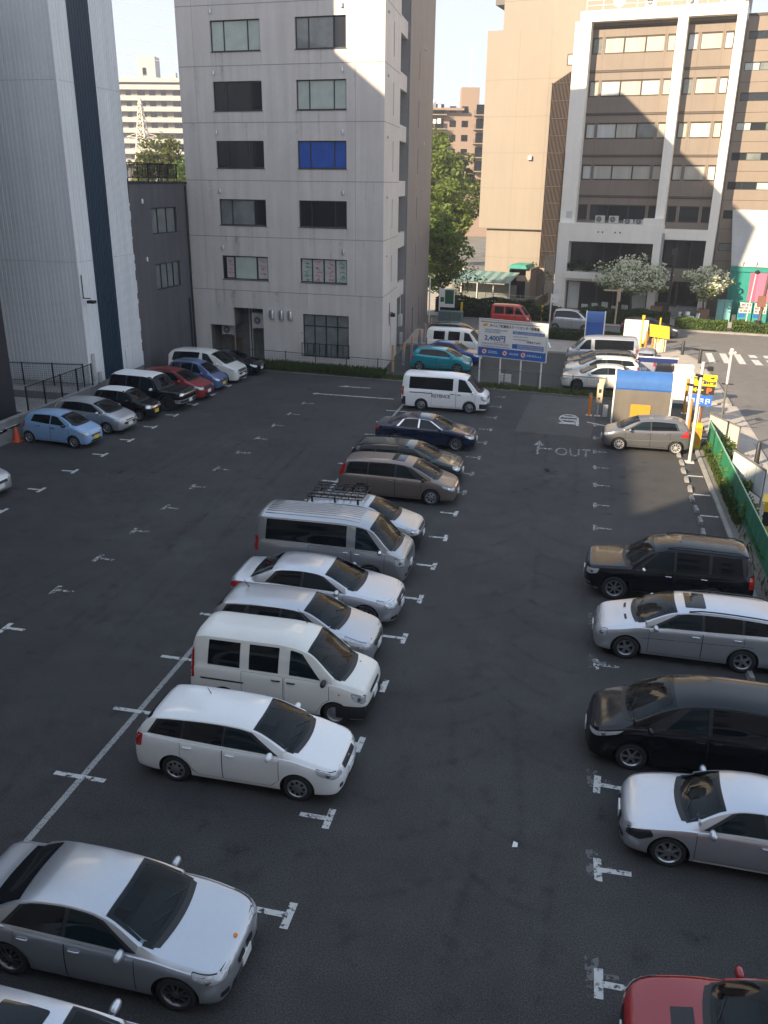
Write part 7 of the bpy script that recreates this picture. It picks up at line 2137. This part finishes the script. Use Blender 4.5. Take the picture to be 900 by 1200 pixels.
# things across the street
dp_ = empty('dark_street_pole', (7.4, 80.2, .1)); tag(dp_, 'black street lamp pole in front of the white building entrance', 'street lamp')
MB().tube([(0, 0, 0), (0, 0, 6.1)], [.13, .09], 10).build('pole', M_BLACKMETAL, dp_, 60); MB().box(-.42, .2, -.2, .2, 3.3, 3.7).box(-.2, .25, -.15, .15, 5.9, 6.4).build('lamp_head', M_BLACKPL, dp_)
dp2 = empty('dark_street_pole', (14.6, 78.0, .1), 0); tag(dp2, 'dark pole with a brown box before the vending machines', 'pole')
MB().tube([(0, 0, 0), (.4, 0, 8.5)], [.16, .08], 10).build('pole', mat('pole_brown', (.09, .06, .05), .6), dp2, 60); MB().box(-.32, .3, -.22, .1, 2.1, 3.0).build('box', mat('box_brown', (.20, .09, .06), .6), dp2); MB().lathe([(.28, 0), (.22, .5), (.18, 1.0)], 12).build('pole_base', M_BLACKMETAL, dp2)
wp = empty('lamp_post', (13.85, 79.6, .1)); tag(wp, 'slim pale lamp post before the pink wall panel', 'street lamp')
MB().tube([(0, 0, 0), (.25, 0, 4.6)], .05, 8).build('pole', M_GREYPOLE, wp); MB().lathe([(0, 4.55), (.2, 4.65), (.22, 4.8), (0, 4.95)], 12, 'z', (.35, 0, 0)).build('lamp_head', M_BLACKPL, wp)
bs = empty('bus_stop', (4.6, 76.9, .0)); bs.location = (3.0, 78.9, .1); tag(bs, 'tan street pole with a short arm over the hedge', 'pole')
MB().tube([(0, 0, 0), (.05, 0, 3.0)], .08, 8).build('pole', mat('tan_pole', (.50, .38, .26), .6), bs); MB().box(-1.2, .1, -.05, .05, 2.85, 2.98).box(-.05, .25, -.1, .1, 2.0, 3.05).build('arm', mat('tan_pole', (.50, .38, .26), .6), bs)
sp = empty('sign_pole', (-2.6, 77.6, .1)); tag(sp, 'white sign pole left of the silver kei wagon', 'pole')
MB().tube([(0, 0, 0), (0, 0, 2.6)], .06, 8).build('pole', M_SIGNW, sp); MB().box(-.02, .6, -.04, -.01, 2.2, 2.55).box(.0, .55, -.04, -.01, 1.85, 2.1).build('plate', M_SIGNW, sp)
nb = empty('notice_board', (-12.1, 75.6, .0), -.1); tag(nb, 'green and white notice board on two white poles beside the grey building', 'notice board')
MB().tube([(-.9, 0, 0), (-.9, 0, 3.9)], .06, 8).tube([(.0, 0, 0), (.0, 0, 3.1)], .06, 8).build('pole', M_SIGNW, nb)
MB().box(.02, 1.35, -.04, .04, 1.45, 3.02).build('board', M_SIGNW, nb); b = MB(); b.box(.5, 1.27, -.05, -.04, 1.75, 2.92); b.box(.1, .42, -.05, -.04, 1.9, 2.3); b.build('poster', M_GREEN, nb)
ub = empty('utility_box', (-11.8, 73.3, .1), -.1); tag(ub, 'grey green utility box beside the notice board', 'utility box')
MB().box(0, 2.0, 0, .8, .05, 1.3).build('cabinet', mat('utility_green', (.10, .14, .135), .6, var=.06), ub); MB().box(.98, 1.0, -.01, 0, .15, 1.2).build('door_gap', M_DARK, ub)
def wallrun(pts, h, label):
    o = MB()
    for a, c in zip(pts, pts[1:]): o.bar((a[0], a[1], h / 2), (c[0], c[1], h / 2), .25, h)
    return tag(o.build('low_wall', mat('low_wall_brown', (.16, .12, .085), .8, var=.15)), label, 'wall', 'low walls of the ramp behind the red van')
wallrun([(-3.2, 81.4), (.0 - 2.6, 92.0)], 1.2, 'brown ramp wall nearer the white building')
wallrun([(-5.0, 82.0), (-3.6, 93.0)], 1.1, 'brown ramp wall farther from the white building')
pw_ = empty('plaza_fence', (0, 0, 0)); tag(pw_, 'thin steel fence in front of the turquoise canopied gate', 'fence')
wire_fence(pw_, [(-9.5, 88.5), (-4.2, 87.5)], 1.2, M_STEEL, .3)

# scooters by the steps
def scooter(x, y, rz, label, m):
    o = empty('scooter', (x, y, .1), rz); tag(o, label, 'scooter', 'scooters by the stone steps')
    for wx_ in (-.62, .62):
        MB().lathe([(.14, -.05), (.23, -.06), (.25, 0), (.23, .06), (.14, .05), (.14, -.05)], 18, 'y', (wx_, 0, .25)).build('wheel', M_RUBBER, o, 60)
    b = MB(); b.extr([(-.75, .45), (-.2, .32), (.25, .25), (.45, .3), (.5, .9), (.4, .95), (.28, .42), (-.05, .5), (-.15, .72), (-.75, .78)], -.14, .14); b.build('body', m, o)
    MB().box(-.7, -.05, -.13, .13, .74, .84).build('seat', M_BLACKPL, o); b = MB(); b.tube([(.6, 0, .25), (.42, 0, 1.0)], .03, 6); b.tube([(.40, -.32, 1.02), (.40, .32, 1.02)], .02, 6); b.build('handlebar', M_BLACKPL, o)
    MB().box(.38, .56, -.1, .1, .85, .98).build('headlight', M_LAMP, o); MB().box(-1.0, -.66, -.2, .2, .82, 1.15).build('top_box', m, o)
scooter(8.8, 81.6, 1.9, 'white and grey scooter parked beside the planter left of the steps', M_STEEL); scooter(9.8, 81.2, .6, 'white delivery scooter in front of the stone steps', M_WHITE)

# ------------------------------------------------------------------ thin evening haze
hz = MB().box(-495, 495, -495, 495, -1.1, 52).build('haze', None)
hz['kind'] = 'stuff'
hm = bpy.data.materials.new('haze_air'); hm.use_nodes = True
nt = hm.node_tree; nt.nodes.remove(nt.nodes['Principled BSDF'])
pv_ = nt.nodes.new('ShaderNodeVolumePrincipled'); pv_.inputs['Color'].default_value = (.92, .94, 1.0, 1); pv_.inputs['Density'].default_value = .0006; pv_.inputs['Anisotropy'].default_value = .2
nt.links.new(pv_.outputs[0], nt.nodes['Material Output'].inputs['Volume'])
hz.data.materials.clear(); hz.data.materials.append(hm)
